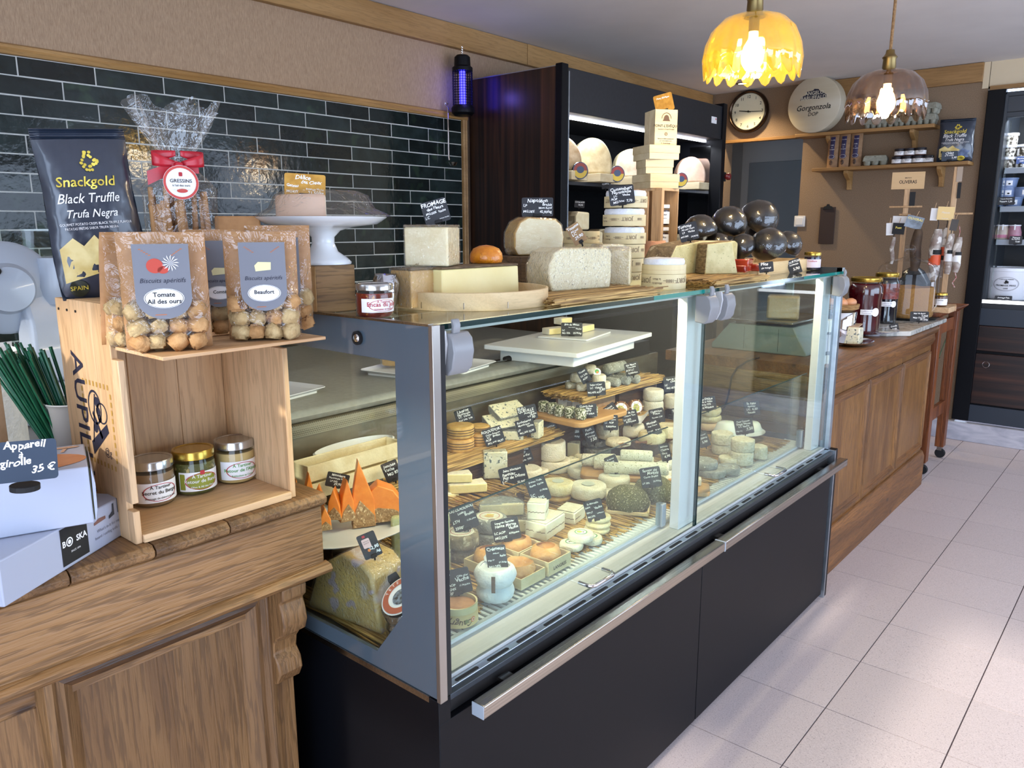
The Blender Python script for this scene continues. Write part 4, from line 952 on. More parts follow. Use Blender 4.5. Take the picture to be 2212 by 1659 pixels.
# napoleon: oak block and thick half wheel
a,b=face_box(1128,1180,-1.22,0,0,0)
t=thing('oak_block','taller oak block under the wrapped half drum cheese','block',(-1.275,(a+b)/2+.01,TZ)); B(-.05,-.055,0,.05,.055,.088).build('block',Mt['oak_block_side'],t,bevel=.002)
p=top(-1.22,1150,520); k=mpp(p)
t=thing('cheese_drum','thick half drum of pale cheese wrapped in film on the taller oak block','cheese',(-1.27,atx(-1.27,1150,520).y,TZ+.0885),math.radians(62))
o1=[(-.055,.0),(.05,.0),(.066,.02),(.069,.045),(.062,.075),(.045,.09),(-.03,.094),(-.052,.082),(-.066,.055),(-.066,.02)]
m_=MB().prism(o1,-.045,.03,'y'); m_.m=[1,1]+[0]*(len(m_.f)-2); m_.build('wheel_piece',[yellowrind,paste2],t,bevel=.006,bseg=3)
MB().prism([(x*1.03,z*1.02) for x,z in o1],-.047,.032,'y').build('film',film,t,bevel=.005)
MB().lathe([(0,0),(.01,.004),(.016,.012),(.006,.02),(0,.02)],10,T(-.07,-.02,.0)).jitter(.006,50,2).build('film_twist',film,t,smooth=30)
card(1161,447,0,68,40,0,[('Napoléon',0,.5,.28),('Brebis',.5,.12,.2),('LP',-.6,.02,.2),('Mont Royal',.35,-.2,.2),('MG:38%',-.55,-.6,.18),('45,90/kg',.5,-.65,.24)],'black card reading Napoléon on the wrapped half drum',x=-1.27)
# pepper tomme, three pieces
def pepper(px0,px1,x,h,lab,yaw,prof,dep=.04,pm=pepperp):
    a=atx(x,px0,580).y;b=atx(x,px1,580).y; w=b-a
    t=thing('cheese_wedge',lab,'cheese',(x,(a+b)/2,TZ+.014),yaw)
    pr=[(u*w/2,v*h) for u,v in prof]
    m=MB().prism(pr,-dep,dep,'y'); m.m=[1,1]+[0]*(len(m.f)-2); m.build('piece',[bloomy2,pm],t,bevel=.005,bseg=3)
    MB().prism([(u*1.02,v*1.015) for u,v in pr],-dep-.0015,dep+.0015,'y').build('film',film,t,bevel=.004)
    return t
pr1=[(-.9,0),(.96,0),(1,.3),(1,.85),(.9,.98),(-.6,1),(-.85,.9),(-1,.6),(-1,.3)]
pepper(1172,1284,-1.10,.098,'large white pepper speckled cheese piece on straw, front left of the case top mat',PI/2-.15,pr1)
pepper(1288,1338,-1.165,.100,'narrow pepper speckled slice behind the large speckled piece',PI/2-.1,[(-1,0),(1,0),(1,.9),(.7,1),(-.8,1),(-1,.9)],.02)
pepper(1318,1356,-1.10,.095,'pointed film wrapped speckled wedge at the right of the speckled pieces',PI/2+.5,[(-1,0),(1.2,0),(.75,.5),(.2,1),(-.6,1),(-1,.9)],.03,paste2)
card(1245,505,0,30,44,-32,[('Tomme',0,.6,.2),('Ail noir',0,.25,.18),('LC',-.3,-.1,.2),('29,90',.3,-.5,.2)],'brown card leaning between the half drum and the round boxes',x=-1.14,m=cardgoldlit)
straw_mat('loose straw bundle under the speckled cheeses on the case top',-1.16,-.955,1.30,1.64,TZ,520,'y',.014,.06)
# camembert boxes
boxm=mat('thin_ply_box','#e2d2a6','#d6c392',scale=20,stretch=(1,1,.1),rough=.65)
def cambox(loc,r,rot,label,open_=True,h=.028,text=True,up=False):
    t=thing('round_box',label,'cheese box',loc,rot,'round camembert boxes on the case top')
    MB().lathe([(0,0),(r,0),(r+.0005,.001),(r+.0005,h),(r-.002,h),(r-.002,h-.004),(0,h-.004)],44).build('box',boxm,t,smooth=30)
    band(t,r+.0006,h*.42,h*.47,-r*1.5,r*1.5,poplary,name='seam')
    if open_: MB().lathe([(0,h-.003),(r-.004,h-.003),(r-.003,h+.008),(r-.006,h+.015),(r-.02,h+.017),(0,h+.0165)],32).jitter(.0016,50,int(loc[2]*1e3)).build('paper_wrapped_cheese',papwhite,t,smooth=30)
    if text:
        f=CYL(r+.0006); s=-1 if not up else 1
        g=lambda u,v,e=0:f(s*u,h*.5+s*(v-h*.5),.0008)
        letter(t,[('JORT',-r*.62,h*.25,h*.45,0),('~1888~',-.0,h*.32,h*.30,0),('Moulé à',r*.58,h*.52,h*.20,0),('la Main',r*.60,h*.24,h*.20,0),('JORT',r*1.22,h*.25,h*.45,0),('1888',-r*1.25,h*.3,h*.3,0)],faint,g,'printing',bold=.02)
    return t
p=top(-1.19,1345,600); r=.0585; z=TZ; cxy=(-1.19,p.y)
tops=['bottom','second from bottom','third from bottom','fourth from bottom','fifth from bottom','topmost']
for i in range(6):
    op=i>=3; h=.042 if not op else .03
    cambox((cxy[0]+random.uniform(-.003,.003),cxy[1]+random.uniform(-.003,.003),z),r,facing((cxy[0],cxy[1],1.3))+random.uniform(-.5,.5),'round wooden camembert box, %s of the tall middle stack'%tops[i],op,.030 if op else .036)
    z+=.0375 if not op else .0485
card(1343,422,0,54,40,-8,[('Camembert',0,.55,.28),('Normandie',0,.22,.22),('LC      Vache',0,-.1,.18),('AOP',-.6,-.42,.17),('MG:20%  7,70',.1,-.78,.28)],'black card reading Camembert Normandie on the tall box stack',x=-1.16)
p=top(-1.03,1437,600)
cambox((-1.035,p.y,TZ),.0575,facing(p)+.3,'round wooden camembert box, lower of the front pair',False,.038,up=False); cambox((-1.035,p.y,TZ+.0385),.0565,facing(p)-.4,'plain round box with paper wrapped cheese, upper of the front pair',True,.024,text=False)
p=top(-1.36,1256,560)
for i,s in enumerate(('bottom','middle','topmost')): cambox((-1.36,p.y+.004*i,TZ+.0375*i),.058,facing(p)+.25*i,'closed round box behind the speckled cheeses, %s of three'%s,False,.037,up=True)
cambox((-1.37,p.y+.004,TZ+.1125),.058,facing(p)+.7,'closed round box crowning the rear stack behind the half drum',False,.034,up=True)
# bowl with orange cheese in paper
p=top(-1.34,1408,530); t=thing('bowl','small white bowl holding an orange cheese behind the round box stack','bowl',(-1.31,p.y-.03,TZ))
MB().lathe([(0,0),(.03,0),(.034,.01),(.055,.045),(.058,.062),(.055,.062),(.03,.014),(0,.012)],32).build('bowl',china,t,smooth=60)
t=thing('paper_cheese','orange cheese in crumpled pink paper sitting in the white bowl','cheese',(-1.31,p.y-.03,TZ+.0145)); MB().lathe([(0,0),(.020,.0),(.036,.02),(.044,.05),(.04,.08),(.03,.098),(0,.10)],16).jitter(.005,40,5).build('paper',mat('pink_paper','#dba98a','#c98f6c',scale=20,rough=.6,bump=.6),t,smooth=30)
# upright crate with three jars
a=atx(-1.36,1430,500).y; b=atx(-1.36,1466,500).y; cy0=(a+b)/2
t=thing('wooden_crate','upright slatted wooden crate with three jars under the stacked square boxes','crate',(-1.435,cy0,TZ),.0)
hw=(b-a)/2; H_=.279
for k in range(3): B(-.072+.052*k,-hw,0,-.072+.052*k+.038,-hw+.006,H_).build('slat',palepine,t,bevel=.001)
B(-.075,hw-.006,0,.07,hw,H_).build('side_board',palepine,t); B(-.08,-hw,0,-.074,hw,H_).build('back_board',palepine,t)
B(-.08,-hw,H_,.07,hw,H_+.008).build('end_board',palepine,t); B(-.075,-hw+.006,0,.07,hw-.006,.008).build('end_board',palepine,t)
B(.060,-hw+.0065,.008,.069,-hw+.018,H_).build('corner_post',palepine,t)
nutc=mat('chocolate_spread','#3c1c0e',rough=.35)
for i,s_ in enumerate(('bottom','middle','top')):
    jar('small white lidded jar in the upright crate, %s'%s_,(-1.400,cy0+.004,TZ+.0085+.0765*i),.0275,.072,nutc,whitelid,[(['Figue','Délice','Saveur'][i],.009),('pâte à tartiner',.004)],facing((-1.4,cy0,1.3))+.3,label_w,lz=(.12,.8),group='jars in the upright crate')
z=TZ+H_+.0085
def sqbox(px,py,w,d,h,z,phi,label,x=-1.43):
    q=atx(x,px,py)
    t=thing('square_box',label,'cheese box',(x,q.y,z),facing(q)+math.radians(phi),'pale square boxes on the crate')
    B(-w/2+.002,-d/2+.002,0,w/2-.002,d/2-.002,h*.55).build('box',palebox,t,bevel=.001); B(-w/2,-d/2,h*.45,w/2,d/2,h).build('lid',palebox,t,bevel=.001); return t
sqbox(1416,390,.118,.118,.048,z,33,'pale square wooden box at the bottom of the square box stack'); z+=.0485
sqbox(1414,358,.100,.100,.046,z,20,'smaller pale square box set askew in the stack, second from bottom'); z+=.0465
sqbox(1417,330,.118,.118,.047,z,30,'pale square wooden box under the printed box'); z+=.0475
q=atx(-1.43,1427,280); 
t=thing('printed_box','tall pale box printed with a farm emblem on top of the square box stack','cheese box',(-1.43,q.y,z),facing(q)+math.radians(24))
for i,(a,b) in enumerate(((-.045,-.001),(.0,.045))): B(-.041,a,0,.041,b,.118).build('box_half',palebox,t,bevel=.001)
f=lambda u,v,e=.0008:(u,-.0458,v)
letter(t,[('PONT-L\'EVÊQUE',0,.060,.0125,0),('Appellation d\'Origine Protégée',0,.052,.0048,0),('fabriqué et affiné spécialement',0,.021,.0048,0),('par notre maison pour',0,.014,.0048,0),('E. Graindorge',0,.006,.006,0)],ink,f,'printing',bold=.01)
onprint(t,[[(.010*math.cos(a)-.0,.086+.014*math.sin(a)) for a in [PI*i/10 for i in range(11)]]+[(-.014,.080),(.014,.080)]]+ring(.016,.018,16,0,.088,1.1)[:8]+ring(.004,.0055,14,0,.038)+ring(.002,.0028,10,0,.038),brownink,lambda u,v,e=0:(u,-.0461,v),'emblem')
card(1434,222,0,40,38,-14,[('Pont l\'Evêque',0,.5,.2)],'gold lit card clipped on the topmost printed box',x=-1.42,m=cardgold)
# garlic tomme
straw_mat('loose straw bundle under the garlic tomme on the case top',-1.17,-.955,2.02,2.28,TZ,420,'y',.0145,.06)
a=atx(-1.19,1425,560).y;b=atx(-1.19,1572,560).y
t=thing('cheese_wedge','wide green speckled tomme piece with rounded back, beside the front round boxes','cheese',(-1.2,(a+b)/2,TZ+.0145),PI/2)
m=MB().prism([(-(b-a)/2,0),((b-a)/2,0),((b-a)/2,.09),((b-a)/2*.9,.098),(-.03,.102),(-(b-a)/2*.85,.088),(-(b-a)/2,.05)],-.045,.045,'y'); m.m=[1,1]+[0]*(len(m.f)-2); m.build('piece',[brownrind,garlicp],t,bevel=.005)
t=thing('cheese_wedge','tilted green speckled tomme slice with basket marked rind in front of the wide piece','cheese',(-1.10,atx(-1.10,1545,590).y,TZ+.0155),(0,math.radians(0),math.radians(56)))
m=MB().prism([(-.055,0),(.06,0),(.035,.1),(-.05,.092)],-.032,.032,'y'); m.m=[1,1]+[0]*(len(m.f)-2); m.build('piece',[mat('basket_rind','#9a8560','#6d5a3c',scale=60,stretch=(1,1,3),rough=.8,bump=1,bscale=90),garlicp],t,bevel=.004)
card(1487,501,0,40,38,-16,[('Tomme',-.3,.55,.24),('Ail des Ours',.1,.25,.2),('LP    Vache',0,-.1,.18),('MG:28%',-.4,-.5,.17),('24,90/kg',.4,-.7,.22)],'black card reading Tomme Ail des Ours behind the wide speckled piece',x=-1.17)
# black wrapped half balls
blackw=mat('black_rind','#0b0b0d','#151312',scale=12,rough=.4,spots=('#3c2d22',8,.66)); tanf=mat('tan_cut_face','#6b4a31','#8a6544',scale=14,rough=.5)
def ham(px,py,x,rad,z,tilt,label):
    p=atx(x,px,py); t=thing('black_cheese_ball',label,'cheese',(x,p.y,p.z),tilt,'black film wrapped half balls')
    r=rad
    MB().lathe([(0,r*.92),(r*.4,r*.84),(r*.72,r*.62),(r*.93,r*.3),(r,0),(r*.97,-r*.22),(r*.9,-r*.3)],32,cap=False).jitter(.002,20,int(px)).build('rind',blackw,t,smooth=70)
    MB().lathe([(r*.9,-r*.3),(r*.6,-r*.33),(0,-r*.33)],32,cap=False).build('cut_face',tanf,t,smooth=60)
    MB().lathe([(0,r*.95),(r*.42,r*.87),(r*.75,r*.64),(r*.96,r*.3),(r*1.03,0),(r*1.0,-r*.24),(r*.8,-r*.36),(0,-r*.37)],32,cap=False).jitter(.001,26,int(py)).build('film',film3,t,smooth=70)
rd=math.radians
ham(1512,498,-1.27,.058,0,(rd(10),rd(-8),0),'black half ball at the left of the black cheese pile, touching the Tomme card')
ham(1576,482,-1.24,.062,0,(rd(25),rd(25),.4),'black half ball in the upper middle of the pile')
ham(1640,472,-1.22,.071,0,(rd(20),rd(40),.3),'topmost and largest black half ball of the pile')
ham(1548,527,-1.23,.042,0,(rd(5),rd(0),0),'low black half ball peeping over the speckled tomme')
ham(1604,535,-1.17,.050,0,(rd(35),rd(-35),.2),'black half ball at the lower middle of the pile')
ham(1660,530,-1.10,.062,0,(rd(35),rd(-25),.5),'large black half ball at the front of the pile')
ham(1703,528,-1.15,.052,0,(rd(30),rd(25),.9),'rightmost black half ball of the pile')
ham(1622,515,-1.28,.060,0,(rd(20),rd(10),.4),'black half ball at the back of the pile')
# quince paste slabs
quince=mat('quince_paste','#8a2412','#b13a18',scale=20,rough=.15,coat=.6,bump=.4,bscale=50,sss=.3)
for px,py,w,zz,lab in ((1601,566,.075,.02,'upper red quince paste slab wrapped in film'),(1596,577,.09,.0,'lower red quince paste slab on the straw'),(1632,575,.085,.0,'right red quince paste slab before the black cheeses')):
    p=atx(-1.075,px,py); solid('quince_paste',B(-.03,-w/2,0,.03,w/2,.022).jitter(.004,30,px),quince,lab,'quince paste',(-1.075,p.y,TZ+.016+zz),.2,None,60,.004)
a=atx(-1.05,1640,570).y; b=atx(-1.05,1752,570).y
t=thing('shallow_tray','shallow pale wooden tray under the black cheeses at the far end','tray',(-1.16,(a+b)/2,TZ))
for q in ((-.11,-(b-a)/2,0,.11,(b-a)/2,.004),): B(*q).build('base',poplary,t)
for nm,q in (('side',(.105,-(b-a)/2,.004,.11,(b-a)/2,.042)),('side',(-.11,-(b-a)/2,.004,-.105,(b-a)/2,.042)),('end',(-.105,-(b-a)/2,.004,.105,-(b-a)/2+.005,.042)),('end',(-.105,(b-a)/2-.005,.004,.105,(b-a)/2,.042))): B(*q).build(nm,poplary,t,bevel=.001)
card(1655,577,0,30,22,-8,[('Pâte',-.2,.35,.4),('de coings',0,-.3,.34)],'small black card reading Pâte de coings beside the quince paste',x=-1.02)
card(1716,576,0,26,32,-20,[('TOURTON',0,.55,.2),('Noisette',0,.2,.18),('5,90',.2,-.5,.25)],'small black card leaning on the shallow tray at the far end',x=-1.03)
p=top(-1.10,1757,565); 
jar('tiny dark jam jar with gold lid at the far end of the case top',(-1.04,2.925,TZ),.030,.066,mat('dark_plum_jam','#1c1030',rough=.2),goldlid,[('Confiture',.008)],facing(p),mat('lilac_label','#d9cfe0',rough=.5),lz=(.2,.75),inkm=redp)
# ------------------------------------------------------------------ inside the case
DZ=.6125
straw_mat('straw laid across the deck of the glass case, stems pointing to the front grille',-1.60,-1.09,.905,2.90,DZ,1500,'x',.010,.035,big=.0022)
def riser(label,x0,x1,y0,y1,z1,m,z0=DZ):
    t=thing('wooden_riser',label,'riser',((x0+x1)/2,(y0+y1)/2,z0)); w=(x1-x0)/2;d=(y1-y0)/2
    B(-w,-d,0,w,d,z1-z0).build('block',m,t,bevel=.003); return t
riser('low dark wooden step under the left straw bundles in the glass case',-1.665,-1.55,1.26,2.0,.735,darkpine)
riser('taller dark wooden step at the back of the glass case under the goat cheese straw',-1.665,-1.50,2.36,2.62,.845,darkpine)
riser('thin wooden step in the left middle of the glass case',-1.548,-1.42,1.02,1.72,.665,darkpine)
straw_mat('straw on the thin left middle step in the glass case',-1.545,-1.40,1.02,1.74,.6652,420,'x',.018,.03)
riser('wooden step under the rounded board of herb coated cheeses',-1.65,-1.575,2.04,2.28,.7845,darkpine)
riser('low wooden step under the herb goat cheese board and leaf wrapped cheeses',-1.56,-1.455,2.30,2.62,.735,darkpine)
riser('lowest wooden step under the leaf topped white cheeses',-1.452,-1.36,2.30,2.62,.685,darkpine)
def bundle(label,x0,x1,y0,y1,z,n,th,seed=.0022): return straw_mat(label,x0,x1,y0,y1,z,n,'y',th,.05,big=seed)
bundle('thick straw bundles with cut ends hanging over the left step',-1.66,-1.525,1.24,2.0,.7355,620,.028)
bundle('straw bundles on the tall back step under the grey goat cheeses',-1.655,-1.475,2.14,2.60,.8455,620,.022)
bundle('straw strewn on the low step beside the leaf wrapped cheeses',-1.555,-1.45,2.31,2.62,.7355,300,.016)
STW=DZ+.010; MZ_=.6855; ST1=.7635; ST2=.868; STL=.748
_last={}
def ch(mbf,m,px,pyb,wpx,h,z,label,rot=None,cat='cheese',name='cheese',group=None,on=None,dx=0,dy=0,smooth=70,bevel=0,front=True):
    """place by the front-bottom pixel of the piece on the height z; on = stacked on that item"""
    if on is not None:
        q=_last[on]; loc=Vector((q[0]+dx,q[1]+dy,q[2])); r=wpx/2*mpp(loc)
    else:
        F=atz(z,px,pyb); r=wpx/2*mpp(F); d=Vector((F.x-CAM.x,F.y-CAM.y,0)).normalized()
        loc=F+d*(r if front else 0)
    ms=mbf(r,h); 
    o=ms.build(name,m,None,loc,rot if rot is not None else random.uniform(-3,3),smooth=smooth,bevel=bevel)
    tag(o,label,cat,group); _last[label]=(loc.x,loc.y,loc.z+h); return o
WH=lambda b=.006,j=.002,bul=1.02,dish=0,sc=30:(lambda r,h:wheel_mb(r,h,b,j,int(r*1e5)+int(h*1e4),28,bul,dish,sc))
def disc(o,r,h,m,name='top_label',parts=()):
    """flat round paper label lying on top of a wheel"""
    MB().lathe([(0,h+.0006),(r,h+.0006),(r,h+.0002)],28,cap=False).build(name,m,o)
    f=lambda u,v,e=0:(u,v,h+.0012)
    for (poly,mm,nm) in parts: onprint(o,poly,mm,f,nm)
# ---- front row, left to right
F=atz(STW,990,1358); r=43*mpp(F); d=Vector((F.x,F.y,0)).normalized(); L=F+d*r
t=thing('round_box','low round wooden box holding a brown washed rind cheese behind the Epoisses card','cheese box',L,facing(L))
MB().lathe([(0,0),(r,0),(r+.0006,.002),(r+.0006,.042),(r-.003,.042),(r-.003,.026),(0,.026)],48,cap=False).build('box',boxm,t,smooth=30)
band(t,r+.0012,.0,.028,-r*1.6,r*1.6,cmat('tan_box_label','#d9ba84',rough=.6),name='wrap_label')
MB().lathe([(0,.026),(r-.006,.026),(r-.004,.034),(r*.6,.037),(0,.037)],32).jitter(.001,50,2).build('cheese',cmat('brown_orange_rind','#c08a5c','#a06c42',scale=20,rough=.4,bump=.4,coat=.3),t,smooth=60)
f=CYL(r+.0018); g=lambda u,v,e=0:f(-u,.028-v,e)
letter(t,[('Gaugry',-.006,.010,.020,0)],brownink,g,'printing',bold=.015,shear=.3,hand=True)
onprint(t,[circ(.006,16,.034,.015)],orangep,lambda u,v,e=0:f(u,v,.0008),'seal'); onprint(t,ring(.0028,.0038,12,.034,.015),white,lambda u,v,e=0:f(u,v,.0014),'seal_ring')
onprint(t,[circ(.0045,8,.018,.014)],cmat('olive_mark','#7a7a4a',rough=.6),lambda u,v,e=0:f(u,v,.0008),'mark')
lab='lower paper wrapped buffalo cheese tied with brown band, front row'
o=ch(WH(.012,.003,1.03),papwhite,1070,1310,84,.036,STW,lab); band(o,.0455,.004,.034,.028,.036,brownink,name='brown_band',e=.004)
o=ch(WH(.014,.004,1.03,.004),papwhite,0,0,92,.040,0,'upper paper wrapped buffalo cheese under the Cremeux card',on=lab); band(o,.050,.0,.038,.03,.038,brownink,name='brown_band',e=.003)
MB().lathe([(0,0),(.012,.0),(.02,.004),(.014,.012),(0,.012)],10,T(-.03,.02,.038)).jitter(.006,60,2).build('paper_twist',papwhite,o,smooth=30)
# langres boxes
def tray(px,pyb,wp,label,text=None,yaw=0,h=.026,z=STW,w=None):
    F=atz(z,px,pyb); w=w or wp*mpp(F); t=thing('square_tray',label,'cheese box',(F.x-w/2*math.cos(yaw),F.y+w/2,z),yaw,'open wooden boxes with orange cheeses')
    a=w/2
    B(-a,-a,0,a,a,.003).build('base',palebox,t)
    for nm,q in (('front',(a-.003,-a,.003,a,a,h)),('back',(-a,-a,.003,-a+.003,a,h)),('end',(-a+.003,-a,.003,a-.003,-a+.003,h)),('end',(-a+.003,a-.003,.003,a-.003,a,h))): B(*q).build(nm,palebox,t)
    if text: letter(t,[(text,0,h*.3,.012,0)],ink,lambda u,v,e=0:(a+.0006,u,v),'printing',bold=.02)
    return t,a
tA,a=tray(1126,1276,0,'open wooden box with slumped orange cheese, front left of the group',w=.088)
o=MB().lathe([(0,0),(.03,0),(.038,.008),(.040,.025),(.034,.040),(.02,.036),(0,.03)],24).jitter(.008,28,3).build('orange_cheese',orangerind,None,Vector(tA.location)+Vector((0,0,.0035)),smooth=70); tag(o,'slumped orange cheese in the front left box','cheese',group='orange washed rind cheeses')
tB,a=tray(1185,1246,0,'open wooden box lettered LANGRES, front right of the group','LANGRES',w=.088,h=.034)
o=wheel_mb(.036,.050,.014,.002,5,28,1.06,.012).build('orange_cheese',orangerind,None,Vector(tB.location)+Vector((0,0,.0035)),smooth=70); tag(o,'plump orange cheese with sunken top in the lettered box','cheese',group='orange washed rind cheeses')
for k,(tt,lb,sc) in enumerate(((tA,'behind the slumped cheese, next to the paper wrapped pair',0),(tB,'behind the lettered box',0))):
    p=Vector(tt.location)+Vector((-.092,.0,0)); t=dup(tt,p,0,'open box with pale orange cheese, '+lb); 
    for c in list(t.children):
        if c.name.startswith('printing'): bpy.data.objects.remove(c)
    o=wheel_mb(.037,.046,.014,.003,7+k,28,1.06,.010).build('orange_cheese',orangerind,None,p+Vector((0,0,.0035)),smooth=70); tag(o,'pale orange cheese with sunken top, '+lb,'cheese',group='orange washed rind cheeses')
# small green labelled discs
def gl(o,r,h):
    disc(o,r*.72,h,label_w,'top_label',[(ring(r*.60,r*.70,24),greenp,'green_ring'),([circ(r*.3,12,-r*.15,r*.1)],cmat('pale_green_print','#b9c75e',rough=.6),'green_spot'),([circ(r*.1,10,r*.25,-.1*r)],brownink,'brown_spot')])
G='small white discs with green ringed labels'
o=ch(WH(.005,.0008),bloomy,1234,1195,52,.018,STW,'small white green labelled disc, lowest left',group=G); gl(o,.0225,.018)
o=ch(WH(.005,.0008),bloomy,1277,1181,48,.018,STW,'small white green labelled disc, lower right',group=G); gl(o,.0225,.018)
q=_last['small white green labelled disc, lowest left']; q2=_last['small white green labelled disc, lower right']
_last['gtop']=((q[0]+q2[0])/2,(q[1]+q2[1])/2-.003,q[2])
o=ch(WH(.005,.0008),bloomy,0,0,56,.019,0,'small white green labelled disc resting on the other two',on='gtop',group=G); gl(o,.0235,.019)
for i,(dx,s) in enumerate(((0,'bottom'),(.002,'middle'),(-.002,'top'))):
    if i==0: ch(WH(.006,.0015,1.02),bloomy2,1289,1158,56,.015,STW,'creamy white disc under the St Marcellin card, bottom of stack'); pv='creamy white disc under the St Marcellin card, bottom of stack'
    else:
        lb='creamy white disc under the St Marcellin card, %s of stack'%s; ch(WH(.006,.0015,1.02),bloomy2,0,0,54,.015,0,lb,on=pv,dx=dx,dy=.003); pv=lb
# truffle line blocks
def truf(label,px,pyb,w,d,h,z,yaw,on=None):
    F=atz(z,px,pyb) if on is None else Vector(on); t=thing('cheese_block',label,'cheese',F,yaw,'white blocks with dark truffle line')
    B(-w/2,-d/2,0,w/2,d/2,h).jitter(.0015,20,px).build('paste',whitepaste,t,bevel=.003); B(-w/2+.003,-d/2+.003,h,w/2-.003,d/2-.003,h+.004).build('rind',bloomy,t,bevel=.002)
    for s in (0,1):
        mb=MB(); k=14
        for i in range(k):
            u=-.45+.9*i/k; hh=h*.45+.001*math.sin(i*2.1); 
            if s==0: mb.box(u*w,-d/2-.0004,hh,u*w+w*.06,-d/2,hh+.0018)
            else: mb.box(w/2,u*d,hh,w/2+.0004,u*d+d*.06,hh+.0018)
        mb.build('truffle_line',brownink,t)
    return t
b1=truf('long white block with dark truffle line, lower of two beside the green labelled discs',1178,1150,.065,.105,.045,STW,.15)
truf('pointed white block with dark truffle line standing on the long block',0,0,.05,.052,.046,0,.5,on=(b1.location.x-.008,b1.location.y-.022,STW+.0495))
truf('white block with dark truffle line behind the green labelled discs',1232,1122,.06,.07,.034,STW,.2)
# wheels at left
o=ch(WH(.006,.002),[brownrind],996,1219,68,.034,STW,'bark banded round cheese, lower of two at the left of the case')
disc(o,.028,.034,bloomy,'white_top'); 
o=ch(WH(.006,.002),[brownrind],0,0,80,.036,0,'bark banded round cheese with white top under the Lou card',on='bark banded round cheese, lower of two at the left of the case'); disc(o,.034,.036,bloomy,'white_top',[(ring(.024,.0255,24),redp,'red_ring')])
o=ch(WH(.006,.0015),[greyrind],1062,1186,78,.034,STW,'grey sided round cheese under the one with a red ringed label')
o=ch(WH(.007,.0015),[greyrind],0,0,76,.036,0,'round cheese with white top and red ringed label behind the Lou card',on='grey sided round cheese under the one with a red ringed label',dx=-.006); disc(o,.0345,.036,bloomy,'white_top',[(ring(.025,.0265,28),redp,'red_ring'),([circ(.013,16,0,.004,.007)],cmat('tan_print','#d0a860',rough=.6),'tan_print'),([rrect(.02,.006,.002,2,0,-.007)],yellowp,'yellow_print')])
ch(lambda r,h:MB().box(-.008,-.02,0,.008,.02,.05).jitter(.001,30,1),[bluep],962,1232,0,.05,STW,'narrow pale blue veined slab at the very left of the front row',rot=.5,bevel=.003)
ch(lambda r,h:MB().box(-.02,-.02,0,.02,.02,.02),[redp],950,1150,0,.03,STW+.03,'small red and gold packet at the left edge of the case',rot=.3,bevel=.002,cat='packet',name='red_packet')
# saint nectaire halves
F=atz(STW,1112,1160)
def sn(label,loc,yaw,r=.062,h=.038,pm=paste2,rm=brownrind):
    t=thing('cheese_half',label,'cheese',loc,yaw); mb=wedge_mb(r,h,0,PI,n=16); mb.m=[0,0,1]+[0]*16+[1]; mb.jitter(.0015,30,3).build('half_wheel',[rm,pm],t,bevel=.006,bseg=3)
    mb=wedge_mb(r+.002,h+.002,-.03,PI+.03,n=16); mb.build('film',film,t,bevel=.004); return t
sn('half wheel with grey brown rind lying beneath the other half wheel',(F.x-.015,F.y+.02,STW),math.radians(45))
sn('half wheel with creamy cut face under the Saint Nectaire card',(F.x-.055,F.y+.012,STW+.039),math.radians(48),rm=greyrind)
# brie wedges, slices
def slab(label,px,pyb,z,L_,w,h,yaw,top,side,taper=.35,name='cheese_wedge'):
    F=atz(z,px,pyb); t=thing(name,label,'cheese',F,yaw)
    mb=MB().prism([(-L_/2,-w*taper/2),(L_/2,-w/2),(L_/2,w/2),(-L_/2,w*taper/2)],0,h).jitter(.002,30,px); mb.m=[0,0]+[1]*4; mb.build('wedge',[top,side],t,bevel=.004); return t
slab('long bloomy brie wedge lying in front of the straw step at the left',1008,1062,MZ_,.11,.055,.028,math.radians(60),bloomy,paste)
slab('long bloomy brie wedge behind the other, under the Brie de Meaux card',980,1040,MZ_+.03,.10,.05,.026,math.radians(55),bloomy,paste,.3)
slab('pale slice leaning at the left of the brie wedges',945,1100,STW+.02,.08,.03,.05,math.radians(60),whitepaste,whitepaste)
slab('thin curved pale slice beside the orange labelled cheese',968,1108,STW+.01,.07,.012,.055,math.radians(75),bloomy2,paste,.8)
o=ch(WH(.01,.002,1.04),[cmat('yellow_wax_film','#e8b84a','#dfa83a',scale=10,rough=.3,coat=.5)],990,1130,62,.05,STW,'yellow film wrapped cheese with orange spot behind the bark banded pair')
disc(o,.008,.05,orangep,'orange_spot')
# roquefort block standing
F=atz(MZ_,1066,1035)
t=thing('cheese_block','tall upright blue veined block in the left middle of the case','cheese',(F.x-.01,F.y+.018,MZ_),facing(F)+.12)
B(-.036,-.018,0,.036,.018,.084).build('paste',bluep,t,bevel=.004); B(-.037,-.019,0,.037,.019,.085).build('film',film,t,bevel=.003)
# livarot stacks
def livarot(label,px,pyb,w,h,z,on=None,dx=0,dy=0):
    o=ch(WH(.006,.0012,1.0),[cmat('livarot_'+str(len(_last)),'#d9a860','#c08e48',scale=20,rough=.5,bump=.4)] if not on else [yellowrind],px,pyb,w,h,z,label,on=on,dx=dx,dy=dy)
    r=max(abs(v.co.x) for v in o.data.vertices)
    for k in range(3): MB().lathe([(r*.995,0),(r+.0015,.0008),(r+.0015,.0018),(r*.995,.0026)],28,T(0,0,h*(.28+.2*k)),cap=False).build('sedge_band',brownink,o,smooth=40)
    return o
livarot('orange banded round cheese, lower of the front pair on the straw step',994,980,62,.040,ST1)
livarot('orange banded round cheese under the Livarot card',0,0,60,.038,0,on='orange banded round cheese, lower of the front pair on the straw step',dx=-.004,dy=.006)
livarot('orange banded round cheese behind, lower of the right pair',1036,966,50,.042,ST1)
